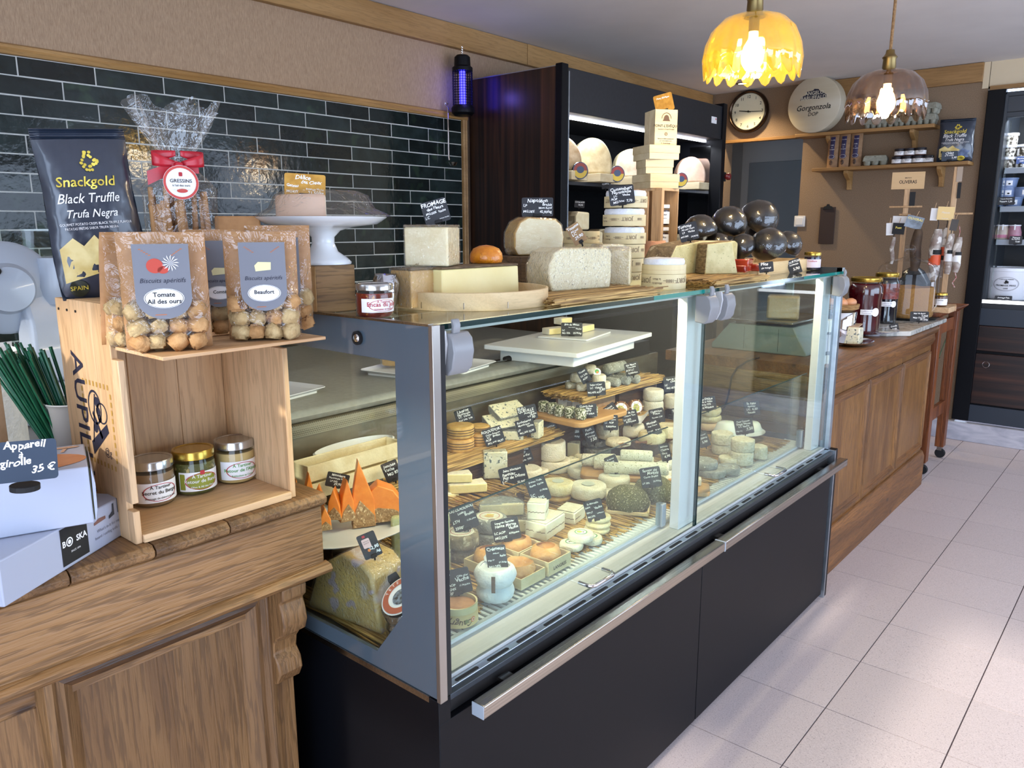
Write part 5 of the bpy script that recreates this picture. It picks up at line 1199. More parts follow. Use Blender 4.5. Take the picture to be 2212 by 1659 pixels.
livarot('orange banded round cheese behind, upper of the right pair',0,0,46,.02,0,on='orange banded round cheese behind, lower of the right pair')
# bleu loaves
def loaf(label,px,pyb,z,L_,r,yaw,pm=bluep,rm=greyrind,h=None):
    F=atz(z,px,pyb); t=thing('cheese_loaf',label,'cheese',(max(F.x-.02,-1.625),F.y+.01,z),(0,math.radians(28),yaw))
    pr=[(r*math.cos(a),r*.8+r*.8*math.sin(a)) for a in [-PI+PI*i/10 for i in range(11)]]
    m=MB().prism(pr,-L_/2,L_/2,'y'); m.m=[0]*len(m.f); m.m[-1]=1; m.m[2+10]=1
    m.jitter(.001,30,2).build('half_loaf',[rm,pm],t,bevel=.003); return t
loaf('half blue cheese loaf with flat cut top, rearmost of the left pile',1062,893,ST1+.062,.125,.036,math.radians(-8))
loaf('half blue cheese loaf with flat cut top, before the rearmost one',1088,925,ST1+.034,.125,.036,math.radians(-14))
t=slab('film wrapped blue cheese wedge under the loaf pile',1098,948,ST1,.09,.06,.032,math.radians(50),greyrind,bluep,.5)
t=slab('tall blue speckled wedge at the right end of the left straw step',1160,944,ST1,.03,.05,.055,math.radians(20),greyrind,bluep,.8)
t=slab('film wrapped wedge carrying the rearmost loaf',1050,935,ST1,.10,.06,.045,math.radians(70),greyrind,bluep,.7)
# chaource
lw='chaource style white cylinder, wide lower one'
ch(WH(.006,.002,1.0,.004),[bloomy],1197,1026,72,.040,STW,lw)
ch(WH(.007,.002,1.0,.006),[bloomy],0,0,62,.064,0,'tall white cylinder with hollow brownish top under the Chaource card',on=lw,dx=-.008,dy=-.006)
o=MB().lathe([(0,.0595),(.022,.0595)],24,cap=False).build('hollow_top',cmat('tan_hollow','#b59a72',rough=.7),bpy.data.objects.get('cheese.0') ) if False else None
ch(WH(.006,.002,1.0,.003),[bloomy],1140,1052,62,.050,STW,'white cylinder under the Brillat card, cut by a wedge')
ch(WH(.006,.002,1.0),[bloomy],1158,1034,56,.022,STW,'small white cheese tucked behind the Brillat cylinder')
slab('roquefort wedge with film wrapped side beside the tall white cylinder',1234,990,STW,.06,.045,.062,math.radians(30),bluep,paste2,.5)
slab('lying blue veined wedge, left of two before the ash coated cheeses',1232,1006,STW,.05,.045,.028,math.radians(80),bluep,bluep,.5)
slab('lying blue veined wedge, right of two before the ash coated cheeses',1258,1003,STW,.055,.05,.034,math.radians(10),bluep,bluep,.4)
# ash and white round cheeses centre
ch(WH(.006,.0015),[greyrind],1290,988,60,.026,STW,'flat dark ash coated round cheese beside the log board')
ch(WH(.006,.0015),[greyrind],1282,968,66,.022,STW+.028,'ash coated round cheese stacked behind the flat dark one')
ch(WH(.006,.0015),[goatgrey],1270,945,46,.018,STW+.055,'small grey round cheese at the back of the ash coated group')
WG='white rinded round cheeses with paper ring labels'
def ringed(label,px,pyb,w,h,m,z=STW,on=None,rl=.36,**k):
    o=ch(WH(.009,.0022,1.0,.0,26),[m],px,pyb,w,h,z,label,on=on,group=WG,**k); r=max(abs(v.co.x) for v in o.data.vertices)
    disc(o,r*rl,h+.0008,cmat('silver_paper_%d'%len(_last),'#c9cbbd',rough=.35),'paper_label'); return o
ringed('yellowish round cheese under the ringed pair, lowest left',1205,1088,62,.020,yellowrind)
ringed('yellow rinded round cheese with paper label, left of the white ones',0,0,70,.036,bloomy2,on='yellowish round cheese under the ringed pair, lowest left',dx=0,dy=.0)
ringed('white round cheese with paper label behind the yellow one',1262,1040,74,.034,bloomy,z=STW)
ringed('large white round cheese with paper label in the centre',1270,1086,80,.040,bloomy,z=STW+.012)
ringed('white round cheese under the St Felicien card',1326,1060,70,.034,bloomy,z=STW+.014)
ch(WH(.007,.002),[bloomy],1322,1082,56,.020,STW,'low white round cheese beneath the St Felicien one')
ch(WH(.007,.002),[bloomy2],1356,1062,50,.028,STW,'white round cheese in its box behind the herb domes')
# herb domes on wooden plate
def dome(label,px,pyb,w,h,z):
    return ch(lambda r,hh:MB().lathe([(0,0),(r*.9,0),(r,hh*.18),(r*1.0,hh*.4),(r*.9,hh*.72),(r*.65,hh*.95),(0,hh)],36).jitter(.0025,60,px),[herb],px,pyb,w,h,z,label,group='herb covered domes')
def plate(label,px,py,z,w,d,yaw):
    F=atz(z,px,py); t=thing('wooden_plate',label,'plate',(F.x,F.y,z),yaw)
    B(-w/2+.006,-d/2+.006,0,w/2-.006,d/2-.006,.004).build('base',poplary,t)
    for k,(x,y,sx,sy) in enumerate(((0,d/2-.003,w,0),(0,-d/2+.003,w,0),(w/2-.003,0,0,d),(-w/2+.003,0,0,d))):
        B(x-(sx/2 or .003),y-(sy/2 or .003),.001,x+(sx/2 or .003),y+(sy/2 or .003),.012).build('lip',poplary,t,bevel=.002)
    return t
pl=plate('square pale wooden plate under the front herb dome',1357,1098,STW,.125,.125,.5)
dome('herb covered dome cheese on the square wooden plate',1355,1112,96,.058,STW+.0045)
plate('square pale wooden plate under the rear herb dome',1415,1070,STW,.12,.12,.5)
dome('herb covered dome cheese under the Saveur card',1412,1088,90,.058,STW+.0045)
# log board
F=atz(STW+.04,1375,1022)
t=thing('cutting_board','long rounded wooden board with herbed goat logs, slanting across the case','board',(F.x-.02,F.y-.01,STW+.0),math.radians(32))
for s in (-1,1): MB().prism(rrect(.03,.08,.004,2,s*.10,0),0,.027).build('board_block',darkpine,t)
MB().prism(rrect(.31,.125,.03,6),.0275,.0455).build('board',beech,t,bevel=.004)
LB=STW+.046; mb0=t.location.copy(); ya=math.radians(32)
def lg(u,v,L_,r,yaw,label,m=herblog,z=LB,r2=None):
    p=Vector((mb0.x+u*math.cos(ya)-v*math.sin(ya),mb0.y+u*math.sin(ya)+v*math.cos(ya),z+r))
    mb=MB().tube([(-L_/2,0,0),(-L_/2+.004,0,0),(0,0,0),(L_/2-.004,0,0),(L_/2,0,0)],[r*.8,r,r*1.02,r2 or r,(r2 or r)*.85],20).jitter(.0012,40,int(u*900)+3)
    return solid('goat_log',mb,m,label,'cheese',p,(0,0,ya+yaw),'herbed goat cheese logs',60)
lg(.02,-.035,.20,.021,0,'long herb sprinkled goat log along the front edge of the board')
lg(-.02,.015,.19,.022,.05,'long herb sprinkled goat log in the middle of the board')
lg(.12,.02,.09,.019,.9,'short white goat log lying across the others with its round end forward')
lg(-.10,.04,.11,.020,.1,'herb sprinkled goat log at the back left of the board')
lg(.02,-.01,.10,.018,-.05,'herb sprinkled goat log stacked on top of the pair',z=LB+.036)
F=atz(STW,1430,1050); plate('second wooden board under the right goat logs behind the case post',1455,1040,STW,.10,.16,.55)
for k,(px,py) in enumerate(((1408,1030),(1428,1024),(1452,1040))):
    p=atz(STW+.03,px,py); solid('goat_log',MB().tube([(-.07,0,0),(-.066,0,0),(.066,0,0),(.07,0,0)],[.015,.019,.02,.016],18).jitter(.0015,40,k),herblog,'herb sprinkled goat log by the middle post, %s'%['left','middle','right'][k],'cheese',(p.x,p.y,STW+.033),(0,0,ya+.15*k),'herbed goat cheese logs',60)
# white cheeses behind logs
ch(WH(.008,.003,1.0),[wrinkle],1312,952,50,.05,.6865,'tall wrinkled white cheese under the Mothe card')
ch(WH(.012,.003,1.0),[bloomy],1362,948,60,.045,.6865,'smooth pale blue white cheese under the XV card')
ch(WH(.006,.003,1.0),[wrinkle],1335,968,56,.02,.6865,'flat wrinkled white cheese with a leaf stem')
leafm=cmat('dried_leaf','#8a5a30','#6e4422',scale=30,rough=.7,bump=.6)
for k,(px,py) in enumerate(((1345,962),(1385,958))):
    p=atz(.709,px,py); t=thing('dried_leaf','dried brown leaf with stem on the white cheeses, %s one'%['left','right'][k],'leaf',(p.x,p.y,.708),.4+k)
    MB().grid(lambda u,v:((u-.5)*.045*math.sin(PI*min(max(v,.02),.98)),(v-.5)*.05,.012*abs(u-.5)+.004*math.sin(v*6)),7,7).build('blade',leafm,t,smooth=60); MB().tube([(0,-.025,.002),(-.004,-.04,.008),(-.002,-.05,.014)],.001,5).build('stem',leafm,t)
ch(WH(.008,.004,1.0),[bloomy2],1408,962,60,.036,.6865,'folded soft cheese under the Mothais card')
ch(WH(.008,.004,1.0),[bloomy2],1440,950,56,.045,.6865,'soft wrapped cheese behind the Mothais one')
ch(WH(.01,.003,1.0),[bloomy],1466,985,50,.04,STW,'white folded cheese half hidden by the middle post')
# herb cubes on board
F=atz(ST1+.02,1262,917); 
t=thing('cutting_board','rounded wooden board carrying herb coated fresh goat cheeses','board',(-1.53,2.155,.785),math.radians(-3))
MB().prism(rrect(.23,.28,.035,6),.0,.018).build('board',beech,t,bevel=.004)
HB=.8035
for k,(x,y) in enumerate(((-1.625,2.07),(-1.585,2.068),(-1.545,2.055),(-1.503,2.058),(-1.462,2.062),(-1.452,2.115))):
    solid('cheese',MB().lathe([(0,0),(.017,0),(.019,.003),(.019,.032),(.016,.036),(0,.036)],20).jitter(.002,60,k),herbw,'herb coated fresh goat cheese on the rounded board, %s from left'%['first','second','third','fourth','fifth','sixth'][k],'cheese',(x,y,HB+.0005),k,'herb coated fresh goat cheeses',60)
# carton with label under the top straw
F=aty(2.05,1240,866)
t=thing('carton_box','low brown carton with white barcode label under the back straw','box',(-1.565,2.235,.804),.0)
B(-.06,-.095,0,.055,.11,.0405).build('carton',kraft,t); flatprint(t,[(-.05,.006),(.052,.006),(.052,.036),(-.05,.036)],label_w,lambda u,v,e=0:(u,-.0956,v),'label'); onprint(t,[[(-.01+.003*i,.012),(-.0085+.003*i,.012),(-.0085+.003*i,.03),(-.01+.003*i,.03)] for i in range(8)],ink,lambda u,v,e=0:(u,-.0959,v),'barcode')
# goat cheeses on the top straw
GG='small grey goat cheeses on the back straw'
def goat(px,py,w,h,label,m=goatgrey,on=None,dx=0,dy=0): return ch(WH(.007,.0016,.98),[m],px,py,w,h,ST2,label,on=on,dx=dx,dy=dy,group=GG)
goat(1233,842,26,.028,'grey goat cheese, leftmost of the bottom row'); goat(1257,847,26,.028,'grey goat cheese, second of the bottom row')
goat(1281,850,26,.028,'grey goat cheese, third of the bottom row behind the Selles card',bloomy); goat(1306,843,26,.028,'white goat cheese, fourth of the bottom row',bloomy)
q=_last['grey goat cheese, leftmost of the bottom row']; q2=_last['grey goat cheese, second of the bottom row']; _last['g1']=tuple((a+b)/2 for a,b in zip(q,q2))
q=_last['grey goat cheese, third of the bottom row behind the Selles card']; q2=_last['white goat cheese, fourth of the bottom row']; _last['g2']=tuple((a+b)/2 for a,b in zip(q,q2))
goat(0,0,28,.03,'grey goat cheese resting on the two leftmost',on='g1'); goat(0,0,30,.03,'grey goat cheese resting on the two right ones',on='g2',m=bloomy)
q=_last['grey goat cheese resting on the two leftmost'];q2=_last['grey goat cheese resting on the two right ones']; _last['g3']=tuple((a+b)/2 for a,b in zip(q,q2))
_last['g3']=(_last['g3'][0],_last['g3'][1]+.012,q[2])
o=goat(0,0,28,.03,'topmost goat cheese of the small pyramid with a round label beside it',on='g3')
p=atz(ST2+.07,1294,793); t=thing('round_label','small white round label with green and orange print leaning on the top goat cheese','label',(o.location.x+.028,o.location.y+.004,o.location.z+.008),(rd(-20),rd(15),facing(p)+.2)); MB().prism(circ(.014,20),0,.001,'y').build('disc',label_w,t); onprint(t,[circ(.008,12,-.001,.002)],greenp,lambda u,v,e=0:(u,-.0006,v),'green_print'); onprint(t,[circ(.004,12,.001,-.001)],orangep,lambda u,v,e=0:(u,-.001,v),'orange_print')
LG=cmat('speckled_log','#a3a294','#8a8a7d',scale=40,rough=.85,bump=.8,bscale=90,spots=('#d5d2c4',60,.6))
for k,(px,py) in enumerate(((1330,838),(1352,834),(1373,830))):
    p=atz(ST2,px,py); solid('goat_log',MB().tube([(-.05,0,0),(-.046,0,0),(.05,0,0),(.054,0,0)],[.012,.0165,.0165,.013],16).jitter(.001,40,k),LG,'grey goat log seen end on, %s of the row on the back straw'%['left','middle','right'][k],'cheese',(p.x-.05,p.y+.016,ST2+.0165),(0,0,.0),'grey goat logs',60)
p=atz(ST2+.033,1330,812); solid('goat_log',MB().tube([(-.055,0,0),(-.05,0,0),(.05,0,0),(.055,0,0)],[.016,.021,.021,.017],18).jitter(.001,40,9),LG,'thick grey goat log lying across the row of log ends','cheese',(p.x-.03,p.y+.04,ST2+.055),(0,0,PI/2-.05),'grey goat logs',60)
# leaf wrapped cheeses
def banon(px,py,r,label,tl,yw,z):
    p=atz(z,px,py); t=thing('leaf_wrapped_cheese',label,'cheese',p,(rd(tl),0,facing(p)+yw),'leaf wrapped cheeses with raffia')
    MB().lathe([(0,-.012),(r*.9,-.012),(r,-.004),(r,.008),(r*.9,.014),(0,.014)],20,T(rx=PI/2)).jitter(.002,50,px).build('leaves',leafm,t,smooth=50)
    MB().prism(circ(r*.72,24),-.0165,-.0155,'y').build('label',label_w,t); onprint(t,[circ(r*.42,14,-.002,-.003,r*.5)],cmat('yellow_green_print','#c2b84a','#7fa04a',scale=60),lambda u,v,e=0:(u,-.0170,v),'leaf_print')
    for a in (0,60,120): c,s=math.cos(rd(a)),math.sin(rd(a)); MB().tube([(-r*c,-.014,-r*s),(0,-.019,0),(r*c,-.014,r*s)],.0012,5).build('raffia',poplary,t)
banon(1341,885,.030,'leaf wrapped cheese with raffia, front left of three',-25,.1,STL+.035); banon(1371,880,.030,'leaf wrapped cheese with raffia, right of the front one',-20,.5,STL+.033); banon(1377,850,.028,'leaf wrapped cheese with raffia, rear one near the white cylinders',-20,.2,STL+.055)
banon(1302,893,.024,'leaf wrapped cheese with raffia beside the herb coated cheeses',-30,-.1,STL+.026)
ch(WH(.008,.002,1.0,.003),[bloomy],1410,893,46,.042,STL,'white cylinder at the back near the post, lower one')
ch(WH(.008,.002,1.0,.004),[bloomy],0,0,44,.044,0,'white cylinder with sunken bluish top at the back near the post',on='white cylinder at the back near the post, lower one')
ch(WH(.008,.002,1.0,.003),[bloomy],1455,885,46,.050,STL,'white cylinder partly behind the middle post')
t=thing('paper_sheet','cream paper sheet folded between the white cylinders','paper',Vector(_last['white cylinder at the back near the post, lower one'])+Vector((.0,.0,-.006)),.3)
t.location=(-1.44,2.40,STL+.0); MB().grid(lambda u,v:((u-.5)*.05,(v-.5)*.16,.004+.006*math.sin(5*u+3*v)),8,8).build('sheet',papwhite,t,smooth=60)
# ---- right bay
for k,s in enumerate(('bottom','middle','top')):
    lb='wrinkled peach cheese at the left of the right bay, %s of stack'%s
    if k==0: ch(WH(.008,.005,1.03,0,18),[cmat('peach_rind','#dcc19c','#cda983',scale=20,rough=.7,bump=.8)],1528,932,58,.03,STW+.015,lb); pv=lb
    else: ch(WH(.008,.005,1.03,0,18),[bloomy2],0,0,54,.028,0,lb,on=pv); pv=lb
F=atz(STW+.022,1618,936)
t=thing('plate','white china plate with draining fresh cheeses at the far end of the case','plate',(F.x-.03,F.y-.02,STW+.02)); MB().lathe([(0,0),(.05,0),(.055,.004),(.095,.012),(.096,.014),(.05,.007),(0,.006)],40).build('plate',china,t,smooth=60)
riser('small step under the white china plate',F.x-.08,F.x+.02,F.y-.07,F.y+.03,STW+.0195,darkpine,z0=DZ)
FR=cmat('fresh_white_cheese','#f0efe6',rough=.4,sss=.2,bump=.15)
for k,(u,v,r_,h) in enumerate(((-.035,-.045,.046,.045),(.0,.02,.032,.032),(.03,.055,.034,.034))):
    solid('fresh_cheese',MB().lathe([(0,0),(r_,0),(r_*1.02,h*.25),(r_*.86,h*.5),(r_*.72,h*.85),(r_*.5,h),(0,h)],28).jitter(.004,20,k),FR,'smooth white fresh cheese on the china plate, %s'%['large left one','small middle one','right one'][k],'cheese',(F.x-.03+u,F.y-.02+v,STW+.0272),k,'fresh cheeses on the plate',70)
CG='small ribbed white cylinders of the right bay'
def cyl(px,py,w,h,label,on=None,dx=0,dy=0,z=STW): return ch(WH(.005,.002,1.0,0,60),[wrinkle],px,py,w,h,z,label,on=on,dx=dx,dy=dy,group=CG)
cyl(1558,984,42,.036,'ribbed white cylinder, lower left'); cyl(0,0,46,.042,'ribbed white cylinder, upper left touching the fresh cheese',on='ribbed white cylinder, lower left')
cyl(1600,1008,50,.046,'ribbed white cylinder below the Petit card'); cyl(0,0,50,.042,'ribbed white cylinder carrying the Petit card',on='ribbed white cylinder below the Petit card',dy=.006)
cyl(1639,994,34,.046,'ribbed white cylinder, rightmost'); cyl(1573,1008,44,.026,'low ribbed white cylinder in the middle')
AG='ash coated flat discs by the middle post'
ch(WH(.005,.0015),[greyrind],1535,1036,62,.026,STW,'ash coated disc, lower left one by the post',group=AG); ch(WH(.005,.0015),[greyrind],0,0,56,.026,0,'ash coated disc, upper one by the post',on='ash coated disc, lower left one by the post',dx=-.02,dy=-.01,group=AG)
ch(WH(.005,.0015),[greyrind],1573,1028,48,.024,STW,'ash coated disc, right one by the post',group=AG)
F=atz(STW,1522,1068); t=thing('cutting_board','small wooden board with crumbled white cheese pieces right of the middle post','board',(F.x-.05,F.y+.0,STW),.5); MB().prism(rrect(.12,.10,.02,4),0,.014).build('board',beech,t,bevel=.003)
for k in range(3): solid('cheese_piece',MB().box(-.014,-.014,0,.014,.014,.022).jitter(.004,40,k),bloomy,'small white cheese piece on the board by the post, %s'%['front','middle','back'][k],'cheese',(F.x-.06+.008*k,F.y-.02+.03*k-.01,STW+.0145),k,'white pieces on the small board',60,.003)
# ---- end window: orange cheese plate, stilton, foil, white cheese
F=atz(.762,745,1168)
PZ=.745; pc_=(-1.40,1.04)
t=thing('dish','large white oval dish of orange cheese wedges near the end window','dish',(pc_[0],pc_[1],PZ)); MB().lathe([(0,0),(.09,0),(.10,.004),(.150,.020),(.152,.023),(.148,.023),(.10,.008),(0,.006)],48,mod=lambda a,i:1+.1*abs(math.sin(a))).build('dish',china,t,smooth=60)
riser('wooden step under the oval dish of orange cheeses',-1.46,-1.34,.96,1.10,PZ-.0005,darkpine)
def mim(px,py,L_,w,h,yaw,label,lean=0,z=PZ+.009,x=None):
    p=atz(z,px,py) if x is None else atx(x,px,py); t=thing('orange_cheese_wedge',label,'cheese',(p.x,p.y,z),(0,rd(lean),yaw),'orange wedges on the oval dish')
    m=MB().prism([(-L_/2,0),(L_/2,0),(L_/2*.9,h*.25),(-L_/2*.55,h),(-L_/2,h*.9)],-w/2,w/2,'y')
    m.m=[0]*len(m.f); m.m[2]=1; m.m[3]=1; m.m[6]=1; m.jitter(.002,30,px).build('wedge',[mimo,mimor],t,bevel=.002); return t
def mwedge(px,pyt,pyb,wpx,yaw,label,lean=0,x=-1.38,pts=None,w=.03):
    """upright orange wedge: rind at the bottom, point up, placed by its bottom pixel"""
    b=atx(x,px,pyb); k=mpp(b); h=(pyb-pyt)*k*1.02; a=wpx*k
    t=thing('orange_cheese_wedge',label,'cheese',(x,b.y,b.z),(0,rd(lean),facing(b)+yaw),'orange wedges on the oval dish')
    pr=pts or [(-.5,0),(.5,0),(.42,.45),(.05,1),(-.3,.6)]
    pr=[(u*a,v*h) for u,v in pr]; n=len(pr)
    m=MB().prism(pr,-w/2,w/2,'y').jitter(.0015,30,px); m.build('paste',mimo,t,bevel=.002)
    m2=MB().prism([(u*1.03,v*.42+0*h) for u,v in pr],-w/2-.0015,w/2+.0015,'y').jitter(.001,60,px); m2.build('rind',mimor,t,bevel=.002)
    return t
mwedge(818,1040,1122,84,.0,'largest orange wedge with broad smooth face, right on the oval dish',x=-1.36,pts=[(-.55,.18),(-.3,0),(.5,.12),(.62,.5),(.38,.85),(.0,1),(-.5,.55)],w=.05)
mwedge(785,988,1135,46,.1,'tall pointed orange wedge rising highest on the dish',x=-1.37,pts=[(-.5,0),(.55,.03),(.5,.42),(-.15,1),(-.45,.5)],w=.03)
mwedge(748,1030,1122,34,.3,'narrow orange wedge left of the tall pointed one',x=-1.38)
mwedge(724,1050,1118,32,-.2,'narrow orange wedge under the Mimolette card',x=-1.39); mwedge(700,1090,1142,30,.2,'short orange wedge at the left rim of the dish',x=-1.36)
mwedge(668,1018,1085,20,.2,'slim pointed orange wedge beside the wine box',x=-1.47,w=.02); mwedge(640,1032,1075,14,.2,'orange wedge tip peeping beside the wine box',x=-1.5,w=.02)
mwedge(690,1045,1090,24,-.1,'orange wedge at the back of the dish',x=-1.46,w=.02)
# plank box and white tub behind
t=thing('plank_box','long pale wooden box standing behind the orange cheeses at the end window','box',(-1.56,1.13,.83),.0)
a=atx(-1.50,664,1020).y; b=atx(-1.50,870,950).y; zc_=atx(-1.50,664,1008).z
t.location=(-1.53,(a+b)/2,zc_-.085); w=(b-a)
for nm,q in (('front_board',(.026,-w/2,.045,.032,w/2,.085)),('front_board',(.026,-w/2,0,.032,w/2,.038)),('end_board',(-.03,-w/2,0,.026,-w/2+.006,.085)),('end_board',(-.03,w/2-.006,0,.026,w/2,.085)),('back_board',(-.036,-w/2,0,-.03,w/2,.085)),('base',(-.03,-w/2+.006,0,.026,w/2-.006,.005))): B(*q).build(nm,palebox,t,bevel=.001)
riser('wooden step under the long pale box',-1.565,-1.50,(a+b)/2-.08,(a+b)/2+.08,zc_-.0855,darkpine)
p=atx(-1.62,770,965); t=thing('tub','large shallow white tub behind the long pale box','tub',(-1.62,p.y,p.z-.06)); MB().lathe([(0,0),(.09,0),(.10,.01),(.125,.085),(.13,.088),(.124,.09),(.095,.012),(0,.008)],40).build('tub',whitepl,t,smooth=50)
t.scale=(.42,1,1); t.location=(-1.625,p.y,p.z-.085)
# stilton wedge in film, foil wheels, pale block
F=atz(STW,762,1345)
t=thing('cheese_wedge','big film wrapped golden cheese quarter at the end window','cheese',(-1.245,.955,STW),rd(0))
mb=wedge_mb(.135,.15,rd(200),rd(292),n=14); mb.m=[0]*len(mb.f)
st=mat('golden_wax_rind','#c0a05a','#9c8356',scale=14,rough=.4,coat=.2,spots=('#9c8b92',26,.60),spot2=('#b9aeb0',9,.62))
prw=[(-.115,0),(.105,0),(.085,.12),(.06,.14),(-.0,.15),(-.075,.105)]
m=MB().prism(prw,-.045,.05,'y').jitter(.002,20,4); m.build('quarter',st,t,bevel=.008,bseg=3); MB().prism([(u*1.03,v*1.02) for u,v in prw],-.048,.053,'y').build('film',film,t,bevel=.006)
t.rotation_euler=(0,0,rd(6))
p1=atz(STW,845,1372)
t=thing('foil_wrapped_cheese','foil wrapped round cheese, lower of two behind the end panel','cheese',(-1.085,.955,STW),0); MB().lathe([(0,0),(.040,0),(.048,.012),(.05,.035),(.044,.045),(0,.048)],28).jitter(.005,40,3).build('foil',foil,t,smooth=25)
t=thing('foil_wrapped_cheese','foil wrapped round cheese with red ringed label lettered MOINE, upper of two','cheese',(-1.085,.95,STW+.078),(rd(38),0,rd(-8)))
MB().lathe([(0,-.022),(.045,-.022),(.052,-.012),(.054,.012),(.048,.022),(0,.024)],28).jitter(.003,40,5).build('foil',foil,t,smooth=25); MB().lathe([(0,.0265),(.044,.0265)],32,cap=False).build('label',label_w,t)
f=lambda u,v,e=0:(u,v,.0275); onprint(t,ring(.028,.041,32),cmat('brick_print','#b5634c',rough=.5),f,'label_ring'); 
it=MB(); 
for i,chh in enumerate('TETE DE MOINE'):
    a=rd(200-17*i); vs,fs=textmesh(chh,.01)
    if vs:
        xs=[v[0] for v in vs]; mx_=(min(xs)+max(xs))/2; s=.0095; c,sn_=math.cos(a-PI/2),math.sin(a-PI/2)
        it.add([(.031*math.cos(a)+s*((v[0]-mx_)*c-v[1]*sn_),.031*math.sin(a)+s*((v[0]-mx_)*sn_+v[1]*c),.0282) for v in vs],fs)
it.build('label_lettering',white,t); onprint(t,[circ(.018,16,.002,-.002)],cmat('grey_print','#8b97a5','#3a3430',scale=60),f,'label_picture')
t=thing('cheese_block','tall pale green veined wrapped block partly behind the end panel','cheese',(-1.285,1.175,STW),facing((-1.285,1.175,0))); B(-.07,-.03,0,.065,.03,.155).jitter(.003,20,2).build('block',cmat('pale_green_paste','#cfcf9a','#b9bd86',scale=12,rough=.4,spots=('#8a9270',60,.68)),t,bevel=.008); B(-.072,-.032,0,.067,.032,.157).build('film',film,t,bevel=.008)
# ---- on the stone work surface
WZ=.9885
def melamine(px,py,w,d,yaw,label,z=WZ):
    F=atz(z,px,py); t=thing('serving_tray',label,'tray',(F.x,F.y,z),yaw)
    MB().prism(rrect(w*.8,d*.8,.01,3),0,.006).build('foot',whitepl,t); 
    def q(s,zz): return [(a*s,b*s,zz) for a,b in rrect(w,d,.02,5)]
    A,Bq=q(.82,.006),q(1,.016); Cq=q(.98,.0175); D=q(.82,.0085); n=len(A); mb=MB(); mb.add(A+Bq+Cq+D,[(k*n+i,k*n+(i+1)%n,(k+1)*n+(i+1)%n,(k+1)*n+i) for k in range(3) for i in range(n)]+[tuple(range(3*n,4*n)),tuple(range(n))[::-1]]); mb.build('tray',whitepl,t,smooth=40); return t
melamine(600,850,.22,.16,.2,'white melamine tray at the left end of the stone surface')
melamine(868,806,.20,.18,.2,'white melamine tray on the stone surface seen beside the end panel'); 
q=atz(WZ+.01,850,795); t=thing('wrapped_bread','film wrapped brown cheese piece on the middle white tray','cheese',(q.x-.01,q.y+.02,WZ+.0185),.3); B(-.03,-.04,0,.03,.04,.03).jitter(.003,30,3).build('piece',darkpaste,t,bevel=.006); B(-.034,-.046,0,.034,.046,.036).jitter(.004,30,3).build('film',film2,t,bevel=.006)
melamine(985,795,.20,.20,.2,'white melamine tray beside the black handled knife')
p=atz(WZ+.006,1108,776); t=thing('knife','long knife with black handle on the stone surface','knife',(p.x-.02,p.y-.02,WZ+.002),PI/2-.12)
MB().tube([(.0,0,.003),(.03,0,.004),(.09,0,.004),(.13,0,.003)],[.010,.012,.012,.009],10).build('handle',rubber,t,smooth=50); MB().prism([(-.20,-.002),(.0,-.012),(.0,.014),(-.17,.014)],.002,.004).build('blade',chrome,t)
# white boards and the brie on them
A_=atz(1.045,1042,732); B_=atz(1.045,1216,770); C_=atz(1.045,1385,722)
t=thing('white_board','thick white cutting board stacked on a smaller one, overhanging the stone surface','board',(0,0,0)); 
ctr=(A_+C_)/2; ctr.z=0; u=(C_-B_); v=(A_-B_); u.z=v.z=0; L1,L2=u.length,min(v.length,.36); ang=math.atan2(u.y,u.x)
cpos=B_+u/2+v.normalized()*L2/2; t.location=(cpos.x,cpos.y,1.03); t.rotation_euler=(0,0,ang)
MB().prism(rrect(L1,L2,.008,3),0,.015).build('board',whitepl,t,bevel=.002)
t2=thing('white_board','smaller thick white block board under the overhanging one','board',(cpos.x-.01,cpos.y,WZ),(0,0,ang)); MB().prism(rrect(L1*.8,L2*.8,.006,3),0,.0405).build('board',whitepl,t2,bevel=.002)
P1=atz(1.053,1270,722); t=thing('serving_tray','flat white square tray with brie pieces on the white board','tray',(P1.x-.05,P1.y-.01,1.0455),(0,0,ang+.1)); MB().prism(rrect(.24,.19,.006,3),0,.006).build('tray',whitepl,t,bevel=.002)
def brie(px,py,z,L_,label,yaw):
    p=atz(z,px,py); t=thing('cheese_wedge',label,'cheese',(p.x-.015,p.y,z),yaw); m=MB().prism([(-L_/2,-.02),(L_/2,-.024),(L_/2,.024),(-L_/2,.02)],0,.024).jitter(.0025,40,px); m.m=[0,0,1,1,1,0]; m.build('piece',[bloomy,darkpaste if 0 else paste],t,bevel=.003); return t
brie(1205,722,1.052,.085,'left piece of mouldy edged brie behind the card on the white tray',PI/2-.2); brie(1268,716,1.052,.085,'right piece of mouldy edged brie on the white tray',PI/2+.15); brie(1222,700,1.0765,.06,'small piece of brie stacked on the others',PI/2)
card(1235,712,1.075,46,30,0,[('Brie de Melun',0,.6,.22),('Seine et Marne',0,.28,.17),('Vache',.5,.02,.17),('LC',-.6,-.2,.17),('MG: 22%',-.4,-.6,.17),('25,90/kg',.45,-.6,.22)],'black card reading Brie de Melun on the white tray')
